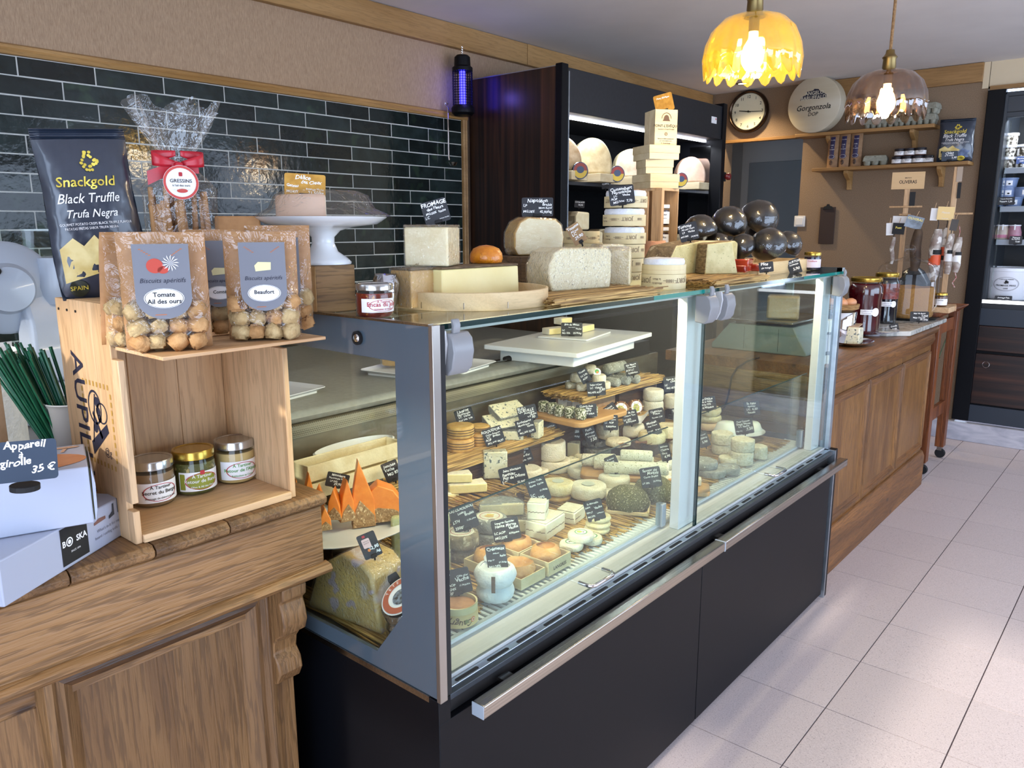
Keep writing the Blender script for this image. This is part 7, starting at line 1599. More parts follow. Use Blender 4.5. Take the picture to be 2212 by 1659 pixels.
def biscbag(px,py,w,h,label,kind,yaw=0,z=KZ+.3215,name_=None,full=1.0,x=None,tilt=0,n=46,lab=True,back=0):
    F=atz(z,px,py); d=Vector((F.x,F.y,0)).normalized(); q=F+d*(.030+back)
    t=thing('biscuit_bag',label,'biscuit bag',(q.x,q.y,z),(math.radians(tilt),0,facing(q)+yaw),'clear fronted bags of aperitif biscuits')
    # kraft back
    o=MB().grid(lambda a,b:((a-.5)*w,.022*(1-b)**.7+.002,b*h),8,10).build('back_sheet',kraftb,t,smooth=60); m_=o.modifiers.new('s','SOLIDIFY'); m_.thickness=.0008
    rnd=random.Random(px); cols=int(w/.027); k=0
    for r_ in range(5):
        for c_ in range(cols):
            for dd in (0,1):
                if k>=n: break
                zz=.014+r_*.0225; 
                if zz>h*.38*full: continue
                xx=(c_-(cols-1)/2)*.0265+rnd.uniform(-.003,.003); 
                if abs(xx)>w/2-.014: xx=math.copysign(w/2-.014,xx)
                o=bpy.data.objects.new('biscuit',ck[rnd.randrange(4)]); put(o,t,(xx,-.014+.018*dd,zz),(rnd.uniform(-.5,.5),rnd.uniform(-.7,.7),rnd.uniform(-.8,.8))); k+=1; s_=rnd.uniform(1.02,1.28); o.scale=(s_,s_,s_)
    ff=lambda a,b:((a-.5)*w*(1+.02*math.sin(6*b)),-.030*(math.sin(PI*min(1,(b*1.25)))**.5 if b<.8 else 0)*(1-abs(2*a-1)**3)**.5-.0015+.0,b*h)
    MB().grid(ff,18,18).jitter(.0012,60,px).build('film',film2,t,smooth=70)
    if lab:
        lw_,lh=w*.62,h*.62; cx=.0; zt_=h*.90; zb_=zt_-lh
        sh=[(cx-lw_/2,zt_),(cx-lw_/2,zb_+lw_*.42)]+[(cx-lw_/2*math.cos(PI*i/14),zb_+lw_*.42-lw_*.42*math.sin(PI*i/14)) for i in range(1,14)]+[(cx+lw_/2,zb_+lw_*.42),(cx+lw_/2,zt_)]
        fy=lambda e:(lambda u,v,_=0:(u,-.0315-.0*v-e,v))
        MB().prism(sh[::-1],-.0318,-.0312,'y').build('label',lavl,t)
        onprint(t,[circ(lw_*.36,28,cx,zb_+lw_*.40,lw_*.19)],label_w,fy(.0008),'name_oval'); onprint(t,ring(lw_*.335,lw_*.345,28,cx,zb_+lw_*.40,.53),ink,fy(.0012),'oval_line')
        letter(t,[('Biscuits apéritifs',cx,zb_+lw_*.70,lw_*.125,0)],inkn,fy(.0008),'label_lettering',shear=.25)
        letter(t,kind and [(s,cx,zb_+lw_*(.385 if len(kind)==1 else .43-.13*i),lw_*.125,0) for i,s in enumerate(kind)],ink,fy(.0014),'name_lettering',bold=.02)
        wh=mat('wheat_print_%d'%px,'#b06a44',rough=.6); 
        for (u0,v0,sg) in ((-.36,.93,-1),(.36,.93,1),(0,.06,0)):
            sp=[]
            for k in range(5):
                uu=cx+lw_*(u0-(sg or 1)*.04*k); vv=zb_+lh*v0-lw_*.028*k*(1 if sg else 0); sp.append([(uu+lw_*.026*math.cos(a)+lw_*.01*math.sin(a),vv+lw_*.011*math.sin(a)) for a in [PI*i/3 for i in range(6)]])
            onprint(t,sp,wh,fy(.0009),'wheat_print')
        yc=zb_+lw_*1.02
        if kind[0]=='Tomate':
            onprint(t,[circ(lw_*.15,20,cx-lw_*.12,yc,lw_*.14),circ(lw_*.10,16,cx+lw_*.02,yc-lw_*.08,lw_*.07)],mat('tomato_print','#b83a24',rough=.5),fy(.001),'tomato_print')
            onprint(t,[[(cx+lw_*.16+lw_*.0*1,yc+lw_*.05),(cx+lw_*(.16+.16*math.cos(a)),yc+lw_*(.05+.16*math.sin(a))),(cx+lw_*(.16+.12*math.cos(a+.16)),yc+lw_*(.05+.12*math.sin(a+.16)))] for a in [2*PI*i/13 for i in range(13)]],white,fy(.0013),'flower_print')
        else:
            onprint(t,[[(cx-lw_*.18,yc+.0),(cx-lw_*.16,yc-lw_*.13),(cx+lw_*.17,yc-lw_*.1),(cx+lw_*.18,yc+lw_*.07),(cx-lw_*.1,yc+lw_*.08)]],mat('cheese_print_%d'%px,'#ded6a2',rough=.5),fy(.001),'cheese_print')
    return t
biscbag(368,762,.120,.172,'biscuit bag lettered Tomate Ail des ours, front left on the shelf',['Tomate','Ail des ours'],-.05,tilt=-2)
biscbag(576,738,.112,.172,'biscuit bag lettered Beaufort, front right on the shelf',['Beaufort'],.05,tilt=-2)
biscbag(312,748,.108,.172,'biscuit bag peeping out left behind the tomato one',['Chèvre'],.5,lab=False,back=.012,tilt=2)
biscbag(478,730,.095,.175,'biscuit bag lettered Comté squeezed between the two front ones',['Comté'],.1,back=.022)
biscbag(612,722,.108,.182,'biscuit bag at the right rear, its label half hidden',['Chèvre'],.0,back=.03,tilt=3)
t=thing('kraft_bag','plain brown paper bag standing behind the breadsticks','paper bag',(-1.36,.80,KZ+H_+.001),facing((-1.36,.80,1.3))); MB().prism([(-.042,0),(.042,0),(.040,.135),(-.04,.135)],-.018,.018,'y').build('bag',kraftb,t,bevel=.003)
# ------------------------------------------------------------------ left edge: paper bag, straws, slicer
pb=atx(-1.42,55,960); 
t=thing('paper_bag','tall tan paper bag with folded top and lavender window label at the left edge','paper bag',(-1.45,.355,KZ),rd(-52))
MB().prism([(-.085,0),(.055,0),(.038,.375),(-.085,.375)],-.032,.0,'y').build('front_panel',mat('pale_kraft','#cdb190','#c2a582',scale=60,rough=.6),t,bevel=.003)
MB().prism([(-.0,0),(.06,0),(.05,.34),(.0,.375)],.0,.06,'y',T(.055,-.03,0,rz=.2)).build('side_gusset',kraft,t,bevel=.003)
MB().prism([(-.09,.375),(.045,.375),(.045,.42),(-.09,.42)],-.038,-.02,'y').build('folded_top',mat('pale_kraft2','#cdb190','#c2a582',scale=60,rough=.6),t,bevel=.004)
flatprint(t,[(-.085,.0),(.0,.0),(.0,.36),(-.085,.36)],navy,lambda u,v,e=0:(u,-.0325,v),'label'); onprint(t,ring(.028,.032,24,-.015,.19),mat('turquoise_print','#58b7cf',rough=.5),lambda u,v,e=0:(u,-.033,v),'blue_ring')
# straws in a steel pail
p0=atx(-1.62,135,960)
t=thing('steel_pail','tapered steel pail holding green straws behind the wine box','pail',(-1.60,.565,KZ-.0))
MB().lathe([(0,0),(.032,0),(.034,.002),(.048,.165),(.052,.172),(.050,.174),(.046,.168),(.032,.006),(0,.005)],32).build('pail',mat('bright_steel','#c9ccd0',rough=.3,metal=.55),t,smooth=50)
MB().tube([(-.05,.0,.15),(-.075,-.02,.10),(-.085,-.03,.05),(-.06,-.045,.01),(-.01,-.05,.004)],.003,6).build('handle',chrome,t,smooth=60)
gs=mat('green_straw','#0f4a34','#1a5c42',scale=40,rough=.3)
t=thing('straw_bunch','bunch of dark green drinking straws leaning out of the steel pail','straws',(-1.60,.565,KZ+.01)); rnd=random.Random(2)
tl=Vector((-.20,-.42,1)).normalized()
for k in range(60):
    a=rnd.uniform(0,2*PI); q=.026*rnd.random()**.5; b0=Vector((q*math.cos(a),q*math.sin(a),0)); s_=rnd.uniform(1.0,1.35)
    e=b0*2.2+Vector((-.06,-.065,.265*rnd.uniform(.92,1.03))); MB().tube([b0*.8,e],.0032,6,cap=False).build('straw',gs,t,smooth=60)
# rear cupboard top with the meat slicer
t=thing('rear_bench','dark bench against the tiled wall behind the counter, carrying the slicer','bench',(-2.7,1.9,0)); B(-.29,-1.05,0,.3,1.15,.88).build('cabinet',blackm,t); B(-.295,-1.07,.88,.32,1.17,.91).build('worktop',stone,t,bevel=.003)
p=atx(-2.35,85,625)
t=thing('meat_slicer','grey enamel meat slicer with round blade guard behind the straws','slicer',(-2.45,p.y,.9105),rd(12))
sg_=mat('slicer_grey_enamel','#a9b2bf',rough=.3,coat=.2)
zc2=p.z-.91
B(-.16,-.13,0,.16,.18,.09).build('base',sg_,t,bevel=.02)
MB().prism([(-.03,.09),(.06,.09),(.05,.26),(.02,.36),(-.02,.34)],-.03,.16,'y').build('arm',sg_,t,bevel=.015)
MB().lathe([(0,-.012),(.125,-.012),(.128,0),(.12,.015),(.07,.04),(.06,.07),(0,.075)],40,T(-.03,-.04,zc2,rx=0,ry=rd(90),rz=rd(-20))).build('blade_guard',sg_,t,smooth=40)
MB().lathe([(.128,-.014),(.165,-.012),(.167,-.004),(.128,-.008)],48,T(-.05,-.07,zc2,ry=rd(90),rz=rd(-20))).build('glass_shield',glassm,t,smooth=50)
MB().lathe([(0,0),(.07,0),(.085,.05),(.07,.13),(0,.135)],28,T(.0,.10,zc2-.05,rz=0)).build('motor_housing',sg_,t,smooth=60)
B(-.03,.02,zc2+.06,-.018,.17,zc2+.16).build('shield_plate',glassm,t)
MB().lathe([(0,0),(.010,0),(.010,.008),(0,.01)],12,T(.03,-.09,zc2+.05,ry=rd(90))).build('knob',rubber,t)
# white carrier bag behind
t=thing('carrier_bag','white plastic carrier bag with brown print behind the steel pail','bag',(-2.0,.56,.9105+.0),rd(-30)); MB().grid(lambda u,v:((u-.5)*.2+.01*math.sin(9*v),-.03*math.sin(PI*u)-.01*math.sin(12*u+5*v),v*.26),14,14).grid(lambda u,v:((.5-u)*.2,.04*math.sin(PI*u),v*.25),10,10).build('bag',papwhite,t,smooth=60); onprint(t,[circ(.022,10,.02,.12),circ(.012,8,.035,.10)],kraft,lambda u,v,e=0:(u,-.045,v),'print')
o=thing('side_bench','low bench behind the old counter holding the carrier bag','bench',(-2.16,.35,0)); B(-.25,-.6,0,.25,.44,.90).build('cabinet',blackm,o); B(-.26,-.62,.90,.24,.46,.9103).build('worktop',stone,o)
# ------------------------------------------------------------------ inside the wall fridge
SH1=1.6725; SH2=1.3005
cold_rind=mat('tomme_rind','#a89878','#8c7b5c',scale=18,rough=.85,bump=.8,bscale=50,spots=('#cbbfa0',24,.6))
pinkrind=mat('pinkish_rind','#c9a58c','#b58c70',scale=14,rough=.7,bump=.4,bscale=40)
yrind=mat('pale_yellow_rind','#cfc29a','#b9aa7e',scale=14,rough=.7,bump=.4,bscale=50)
def standwheel(px,r,d,rind,face,label,half=False,yaw=.0,zz=.045,x=-2.56):
    p=atx(x,px,300); n=28; a0,a1=(-.28,PI+.28)
    pts=[(r*.8*math.cos(a0+(a1-a0)*i/n),r*.28+r*1.05*math.sin(a0+(a1-a0)*i/n)) for i in range(n+1)]; yaw=facing(p)+.25
    zmin=min(z for _,z in pts); pts=[(u,v-zmin) for u,v in pts]; t=thing('big_cheese',label,'cheese',(x,p.y,SH1+zz),yaw)
    m=MB().prism(pts,-d/2,d/2,'y'); m.m=[1,1]+[0]*(len(m.f)-2); m.jitter(.003,14,px).build('half_wheel',[rind,face],t,bevel=.012,bseg=3); return t
def plank_under(px0,px1,label,h=.044,x=-2.54):
    a=atx(x,px0,330).y;b=atx(x,px1,330).y; t=thing('wooden_block',label,'block',(x,(a+b)/2,SH1)); B(-.08,-(b-a)/2,0,.09,(b-a)/2,h).build('block',palebox,t,bevel=.002)
plank_under(1205,1240,'pale block under the leftmost big cheese in the wall fridge'); plank_under(1268,1312,'pale block under the tall second big cheese in the wall fridge'); plank_under(1346,1384,'pale block under the third big cheese in the wall fridge'); plank_under(1486,1525,'pale block under the rightmost big cheese in the wall fridge')
standwheel(1212,.13,.09,pinkrind,mat('torn_face','#c7b08e','#a5875f',scale=26,rough=.8,bump=1,bscale=30),'leftmost big standing cheese with rough torn face, cut off by the fridge post',yaw=.35)
standwheel(1276,.142,.10,yrind,mat('mottled_face','#bfae86','#a8946a',scale=22,rough=.7,bump=.6,bscale=40),'tallest big standing cheese on the lit fridge shelf',yaw=.4)
standwheel(1360,.12,.10,yrind,mat('film_white_face','#cdbfa8','#b39d84',scale=20,rough=.35,bump=.8,bscale=30),'film wrapped big standing cheese left of the square box stack',yaw=.35)
standwheel(1492,.122,.10,pinkrind,mat('peach_face','#d3b7a0','#c4a48c',scale=18,rough=.6,bump=.4,bscale=40),'pinkish big standing cheese at the right of the lit fridge shelf',yaw=.4)
seal=[mat('badge_red','#8c2a24',rough=.4),mat('badge_yellow','#c9a92a',rough=.4),mat('badge_blue','#2b3f5e',rough=.4)]
for k,(px,s) in enumerate(((1253,'between the leftmost and tallest big cheeses'),(1334,'left of the film wrapped big cheese'),(1474,'left of the pinkish big cheese'))):
    p=atx(-2.46,px,300); t=thing('foil_wrapped_cheese','silver wrapped cheese with red badge, %s'%s,'cheese',(-2.47,p.y,SH1+.046),(0,0,facing(p)+.25),'silver wrapped cheeses in the wall fridge')
    MB().lathe([(0,-.045),(.038,-.045),(.044,-.038),(.044,.038),(.038,.045),(0,.045)],28,T(rx=PI/2)).jitter(.003,40,k).build('foil',foil,t,smooth=25)
    MB().prism(circ(.040,28,0,0,.043),-.049,-.0475,'y').build('badge',seal[2],t); onprint(t,[circ(.036,24,0,.0,.039)],seal[0],lambda u,v,e=0:(u,-.0494,v),'badge_red'); onprint(t,[[(.036*math.cos(a),.039*math.sin(a)) for a in [PI+PI*i/12 for i in range(13)]]],seal[1],lambda u,v,e=0:(u,-.0498,v),'badge_yellow'); onprint(t,[circ(.020,14,0,.004,.018)],seal[2],lambda u,v,e=0:(u,-.0502,v),'badge_picture')
def midblock(px0,px1,h,z,label,yaw=.0,x=-2.58,m=None):
    a=atx(x,px0,400).y;b=atx(x,px1,400).y; t=thing('cheese_block',label,'cheese',(x,(a+b)/2,z),yaw); mm=MB().prism([(-(b-a)/2,0),((b-a)/2,0),((b-a)/2,h*.95),(-(b-a)/2*.7,h),(-(b-a)/2,h*.75)],-.07,.06,'x'); mm.m=[1,1]+[0]*(len(mm.f)-2); mm.build('block',[cold_rind,m or paste2],t,bevel=.01); return t
midblock(1217,1258,.115,SH2,'wide pale block on the middle fridge shelf, left'); midblock(1260,1286,.11,SH2,'rounded pale block beside the wide one on the middle fridge shelf'); midblock(1288,1330,.12,SH2,'big rounded block partly behind the Camembert card in the fridge')
midblock(1226,1256,.10,SH2+.1155,'block stacked on the wide pale block in the fridge'); midblock(1462,1478,.085,SH2,'small pale roll on the middle fridge shelf right of the crate')
card(1252,441,0,22,15,5,[('Comté AOP',0,.4,.3),('24,90',.2,-.4,.3)],'tiny black card leaning on the wide block in the fridge',x=-2.48)
card(1308,401,0,16,14,-5,[('COMTE',0,.3,.3)],'tiny black card high in the dark of the middle fridge shelf',x=-2.5)
# ------------------------------------------------------------------ lower wall shelf jars, crisp bag, sign
pate=mat('pate_jar','#6a4a44',rough=.4); blacklid=mat('black_lid','#26242a',rough=.35)
k=0
for px,row in ((1941,0),(1963,0),(1986,0),(2006,0),(1947,1),(1969,1),(1992,1)):
    p=aty(5.82,px,330 if row==0 else 315); x=p.x
    jar('small flat jar with dark lid on the lower shelf, %s'%(['bottom row, first','bottom row, second','bottom row, third','bottom row, fourth','top row, left','top row, middle','top row, right'][k]),(x,5.80+(.02 if px==2006 else 0),SZ2+.0505*row),.034,.050,pate,blacklid,[('Rillettes',.010),('du pays',.007)],facing((x,5.8,1.8)),label_w,lz=(.2,.85),group='flat jars on the lower shelf'); k+=1
p=aty(5.78,2060,340)
t=crispbag('small dark crisp bag standing at the right end of the lower shelf',(p.x,5.80,SZ2+.0005),(0,0,facing(p)),.20,.265,.075)
card(2051,337,0,30,20,-2,[('Chips',0,.4,.34),('à la truffe',-.05,0,.28),('3,90',.4,-.55,.28)],'grey card reading Chips leaning before the small crisp bag',y=5.745,m=mat('grey_card','#3a4450',rough=.5))
# ------------------------------------------------------------------ far wooden counter goods
QZ=.9052
# kitchen scale with a cheese block on its plate
t=thing('weighing_scale','grey counter scale with steel plate, seen through the case glass','scale',(-1.34,3.18,QZ))
sb=mat('scale_grey','#8a9490',rough=.35)
MB().prism([(-.21,0),(.21,0),(.21,.012),(.15,.115),(-.13,.115),(-.21,.02)],-.0,.28,'y').build('body',sb,t,bevel=.004); B(-.11,.02,.1155,.09,.24,.128).build('plate_base',rubber,t); B(-.13,-.02,.1285,.155,.27,.138).build('plate',steel,t,bevel=.003)
for x in (-.06,.09): B(x,-.001,.01,x+.0012,-.0003,.105).build('panel_joint',rubber,t)
q=thing('display_head','x','x') if False else None
B(.0,.285,.0,.03,.30,.30).build('mast',sb,t); MB().prism(rrect(.15,.085,.015,4,.05,.33),.272,.30,'y').build('display',whitem,t,bevel=.003)
p=aty(3.25,1685,650); t=thing('cheese_block','tan wrapped square cheese block on the scale plate','cheese',(p.x,3.29,QZ+.1388),.35); B(-.065,-.05,0,.065,.05,.10).jitter(.002,20,1).build('paste',mat('tan_paste','#c9a56c','#bd9860',scale=8,rough=.4),t,bevel=.01); B(-.067,-.052,0,.067,.052,.102).build('film',film,t,bevel=.01)
t=thing('power_cable','black power cable hanging behind the far counter end','cable',(-1.30,2.975,.7)); pts=[aty(2.97,*q)-Vector((-1.30,2.975,.7)) for q in ((1640,772),(1615,780),(1592,795),(1580,815),(1574,850),(1566,878),(1556,890))]; MB().tube(pts,.0038,6).build('cable',rubber,t,smooth=60)
# steel pot with egg basket
p=aty(3.55,1812,640); t=thing('egg_basket','round basket of brown eggs on a steel pot beyond the glass case','basket',(p.x-.02,3.62,QZ))
MB().lathe([(0,0),(.06,0),(.07,.01),(.08,.15),(.078,.152),(.0,.15)],28).build('steel_pot',chrome,t,smooth=50)
MB().lathe([(.06,.152),(.085,.165),(.088,.185),(.083,.187),(.07,.165),(0,.16)],28).build('basket_rim',mat('wicker','#a67f4c','#7a5a33',scale=40,stretch=(1,1,4),rough=.8,bump=1,bscale=70),t,smooth=50)
eggm=mat('brown_egg','#c98f66',rough=.45); c0=t.location.copy()
eg=MB().lathe([(0,-.027),(.013,-.023),(.020,-.010),(.0215,.002),(.018,.016),(.010,.026),(0,.030)],18)
for k,(dx,dy) in enumerate(((.03,-.04),(-.02,-.05),(.045,.01),(-.045,-.01),(0,.03))):
    solid('egg',eg,eggm,'brown egg in the basket, %s'%['front right','front left','right','left','back'][k],'egg',(c0.x+dx,c0.y+dy,c0.z+.190),(1.3,.3*k,k),'brown eggs in the basket',70)
# two slim printed boxes
for k,(px,yy) in enumerate(((1800,3.04),(1818,3.10))):
    p=atx(-1.005,px,740); t=thing('sachet_box','slim white and black printed box, %s of two beside the case post'%['left','right'][k],'box',(-1.03+.012*k,3.035+.058*k,QZ),-.1,'slim printed boxes')
    B(-.02,-.025,0,.02,.025,.035).build('lower_sleeve',white,t,bevel=.001); B(-.019,-.024,.0351,.019,.024,.125).build('clear_body',mat('dark_beads','#33363d','#8a8f98',scale=120,rough=.3),t); B(-.02,-.025,.1251,.02,.025,.17).build('upper_sleeve',white,t,bevel=.001); B(-.021,-.0255,.05,.0205,.0255,.115).build('wrap_label',mat('lilac_white_label','#d5d2de',rough=.5),t)
    f=lambda u,v,e=0:(.0212,u,v); onprint(t,[[(x+.0,.092-.001*i) for i,x in enumerate((-.004,-.001))]+[(-.002,.066),(-.008,.062),(-.014,.068),(-.013,.072),(-.006,.068)]],ink,f,'swirl_print'); letter(t,[('LE PUR',0,.15,.006,0),('SEL',0,.142,.006,0)],ink,f,'lettering')
t=thing('small_bottle','small black stoppered bottle on top of the slim boxes','bottle',(-1.05,3.16,QZ)); MB().lathe([(0,0),(.022,0),(.024,.01),(.024,.13),(.012,.15),(.012,.165),(0,.165)],20).build('body',rubber,t,smooth=40); MB().lathe([(0,.165),(.017,.166),(.018,.185),(.012,.192),(0,.192)],16).build('stopper',rubber,t,smooth=40)
# blue cheese on silver dish
p=atx(-1.06,1858,735); t=thing('silver_dish','oval silver dish under the blue cheese on the far counter','dish',(-1.085,p.y,QZ)); MB().lathe([(0,0),(.05,0),(.06,.004),(.095,.014),(.10,.020),(.094,.018),(.055,.008),(0,.007)],40).build('dish',chrome,t,smooth=60); t.scale=(.8,1.15,1)
t=thing('blue_cheese','blue veined cheese wedge with pinkish crust on the silver dish','cheese',(-1.09,p.y-.01,QZ+.0085),.15); m=MB().prism([(-.045,0),(.06,0),(.062,.072),(-.04,.082)],-.045,.045,'y').jitter(.002,20,6); m=MB().prism([(-.065,0),(.065,0),(.062,.068),(-.062,.080)],-.04,.035,'x'); m.jitter(.002,22,6).build('paste',bluep,t,bevel=.004); B(-.04,-.06,.0805,.03,.06,.085).jitter(.002,20,3).build('crust',mat('pink_crust','#b99b80',rough=.6),t)
t=thing('round_tin','round gold rimmed tin with black label behind the blue cheese','tin',(-1.14,3.45,QZ+.0)); MB().lathe([(0,-.014),(.04,-.014),(.042,0),(.04,.014),(0,.014)],28,T(0,0,.043,rx=PI/2,ry=0)).build('tin',goldlid,t,smooth=40); MB().prism(circ(.034,24,0,.043),-.0155,-.0145,'y').build('label',rubber,t)
# patterned plate with two big jars
pp=atx(-1.12,1888,715); t=thing('patterned_plate','blue patterned white plate under the big red jar','plate',(-1.13,pp.y,QZ)); MB().lathe([(0,0),(.06,0),(.065,.01),(.12,.022),(.125,.026),(.118,.025),(.06,.012),(0,.011)],48).build('plate',mat('blue_pattern_china','#dcdbe2',rough=.15,spots=('#4a4a86',22,.60),coat=.3),t,smooth=60)
p1=(-1.15,atx(-1.15,1864,700).y)
redj=mat('red_fruit_jam','#4e0714','#3a050f',scale=14,rough=.18,coat=.5,sss=.15)
def bigjar(label,loc,r,h,m,rot,m2=None):
    t=thing('preserve_jar',label,'jar',loc,rot)
    pr=[(r*.9,0),(r*.97,.008),(r*.96,h*.08),(r*.955,h*.62),(r,h*.68),(r*1.0,h*.80),(r*.93,h*.86),(r*.84,h*.885),(r*.84,h*.93)]
    MB().lathe(pr,36,cap=False).build('glass_body',glassm,t,smooth=50); MB().lathe([(0,.003)]+[(a*.972,b+.003) for a,b in pr[:-1]]+[(0,h*.885)],36).build('preserve',m,t,smooth=50)
    if m2: MB().lathe([(r*.962,h*.5),(r*.962,h*.62),(r*.985,h*.70),(r*.98,h*.79),(r*.90,h*.85)],36,cap=False).build('upper_layer',m2,t,smooth=50)
    MB().lathe([(r*.90,0),(r*.92,.003),(r*.92,.017),(r*.88,.02),(r*.84,.017),(0,.016)],36,T(0,0,h*.92),cap=False).build('lid',goldlid,t,smooth=40)
    band(t,r*.97,h*.36,h*.45,-r*.3,r*.55,label_w,name='strip_label'); f=CYL(r*.97); onprint(t,[circ(r*.26,18,r*.6,h*.405)],label_w,lambda u,v,e=0:f(u,v,.0012),'round_seal'); letter(t,[('Confiture de',0.05*r,h*.41,.010,0),('Framboises',.05*r,h*.375,.009,0)],mat('lilac_ink','#7d7a90',rough=.6),lambda u,v,e=0:f(u,v,.0015),'label_lettering')
    return t
bigjar('big dark red preserve jar with gold lid on the patterned plate',(p1[0],p1[1],QZ+.0125),.078,.275,redj,facing((p1[0],p1[1],1))+.1)
p2=(-1.17,atx(-1.17,1909,690).y); 
t=thing('marble_coaster','small pale marble piece under the darker preserve jar','coaster',(p2[0],p2[1],QZ)); B(-.07,-.075,0,.07,.075,.018).build('slab',stone,t,bevel=.003)
bigjar('second big preserve jar, near black below and fruit above, behind the red one',(p2[0],p2[1],QZ+.0185),.064,.270,mat('blackcurrant_jam','#100a18',rough=.15,coat=.5),facing((p2[0],p2[1],1))+.05,mat('fruit_layer','#5a1712','#7d2a18',scale=50,rough=.3,bump=.5))
card(1932,709,0,18,20,-18,[('Confit',0,.3,.25),('9,50',0,-.3,.25)],'small dark card between the patterned plate and the marble slab',x=-1.05)
# glass cloche with brown sugar
MZ=.9297
p=atx(-1.15,1952,690); c=(-1.15,p.y)
t=thing('cloche_dish','dark round dish under the glass cloche on the marble slab','dish',(c[0],c[1],MZ)); MB().lathe([(0,0),(.15,0),(.165,.006),(.175,.012),(.15,.010),(0,.009)],44).build('dish',rubber,t,smooth=50)
t=thing('glass_cloche','tall clear glass cloche with ball knob on the marble slab','cloche',(c[0],c[1],MZ+.0125))
dome_=glassy('cloche_glass',tint='#fafbfc',gloss=.0,rough=.01,ior=1.4,power=.8)
MB().lathe([(a*1.33,b*1.16) for a,b in [(.118,0),(.121,.003),(.119,.02),(.118,.20),(.114,.225),(.10,.245),(.07,.262),(.03,.275),(.016,.285),(.013,.292)]],48,cap=False).build('dome',dome_,t,smooth=60)
MB().lathe([(a*1.15,b*1.16) for a,b in [(0,.290),(.013,.292),(.022,.302),(.026,.315),(.022,.328),(.010,.336),(0,.337)]],24).build('knob',dome_,t,smooth=60)
brown=mat('brown_sugar_pile','#a0743a','#8c6230',scale=90,rough=.9,bump=.8,bscale=160)
o=MB().lathe([(a*1.33,b*1.15) for a,b in [(0,0),(.104,0),(.108,.01),(.108,.125),(.10,.140),(.07,.128),(.04,.136),(0,.130)]],32).jitter(.006,18,4).build('sugar_pile',brown,None,(c[0],c[1],MZ+.0128),smooth=60); tag(o,'tall pile of brown sugar under the glass cloche','sugar',kind='stuff')
card(1986,684,0,36,22,-2,[('Miel de fleurs',0,.5,.26),('5,25€',.5,.0,.24),('Mille Charrie',-.2,-.35,.2),('les 250g',.4,-.7,.2)],'black card reading Miel de Fleurs in front of the glass cloche',x=-.975)
t=thing('black_bag','black plastic wrapped bundle with white tag behind the glass cloche','bag',(-1.20,5.05,.9625)); MB().lathe([(0,0),(.09,0),(.11,.05),(.10,.14),(.06,.21),(.03,.235),(0,.24)],24).jitter(.02,12,3).build('bundle',mat('black_plastic','#1b2126',rough=.25,bump=.8,bscale=20),t,smooth=50); B(.105,-.03,.09,.108,.03,.15).build('tag',white,t)
# ------------------------------------------------------------------ sausage stands on the trolley table
VZ=.9625
whitesaus=mat('mould_dusted_sausage','#b9b0a6','#8d7a70',scale=30,rough=.85,bump=.7,bscale=60,spots=('#e3ded6',22,.5)); darksaus=mat('dark_dried_sausage','#54402b','#3c2a1c',scale=20,rough=.7,bump=.6,bscale=40)
twine=mat('red_white_twine','#c9b8b0','#a83a3a',scale=120,rough=.8)
def sausage(px,pyt,pyb,r,label,m,y=4.95,bands=(),cord=None,loop=True):
    a=aty(y,px,pyt); b=aty(y,px,pyb); L_=a.z-b.z; t=thing('dried_sausage',label,'sausage',(b.x,y,b.z),facing(b),'dried sausages on the stands')
    n=10; MB().tube([(.004*math.sin(i*.8),0,L_*i/n) for i in range(n+1)],[r*(.35+.65*math.sin(PI*min(max((i+.4)/(n+.8),0.02),.98))**.4) for i in range(n+1)],14).jitter(.0015,40,px).build('sausage',m,t,smooth=60)
    for (f0,f1,mm) in bands: MB().lathe([(r*1.04,L_*f0),(r*1.04,L_*f1)],20,cap=False).build('band',mm,t,smooth=60)
    MB().tube([(0,0,L_),(.003,-.002,L_+.03),(-.003,0,L_+.06)],.0022,5).build('cord',cord or ironblk,t)
    if cord: MB().tube([(.0,-.002,.0),(.008,-.004,-.03),(-.008,-.004,-.06),(.006,-.004,-.085)],.003,5).build('cord_tail',cord,t)
    return t
def stand(px,pyb,pyt,rods,label,y=5.0,sign=None):
    b=aty(y,px,pyb); t_=aty(y,px,pyt); t=thing('sausage_stand',label,'stand',(b.x,y,VZ),facing(b)+.0)
    H=t_.z-VZ; B(-.014,-.012,.028,.014,.012,H).build('post',palepine,t,bevel=.002); B(-.07,-.07,0,.07,.07,.027).build('base',palepiney,t,bevel=.003)
    for (zz,l0,l1) in rods: MB().tube([(-l0,-.0,0),(l1,.0,0)],.0055,8,T(0,-.0175,zz)).build('peg',palepine,t,smooth=60)
    return t,H
t1,H1=stand(1938,640,408,((.0,0,0),) and ((aty(5.0,1950,447).z-VZ,.085,.085),(aty(5.0,1935,464).z-VZ,.03,.03)),'pale wooden sausage stand with rectangular name board, left one')
k1=mpp(t1.location); B(-.085,-.016,H1-.004,.085,-.0125,H1+.092).build('name_board',mat('pale_sign_wood','#d8b789','#cba777',scale=9,stretch=(.2,1,2),rough=.6),t1,bevel=.001)
letter(t1,[('OLIVERAS',0,H1+.028,.026,0),('EMBUTIDOS',0,H1+.056,.008,0)],ink,lambda u,v,e=0:(u,-.0168,v),'lettering',bold=.012,condense=.8)
B(.016,-.02,H1-.10,.045,-.018,H1-.02).build('small_black_tag',rubber,t1)
t2_,H2=stand(2040,620,370,((aty(5.0,2040,462).z-VZ,.085,.10),),'pale wooden sausage stand with narrow head board, right one')
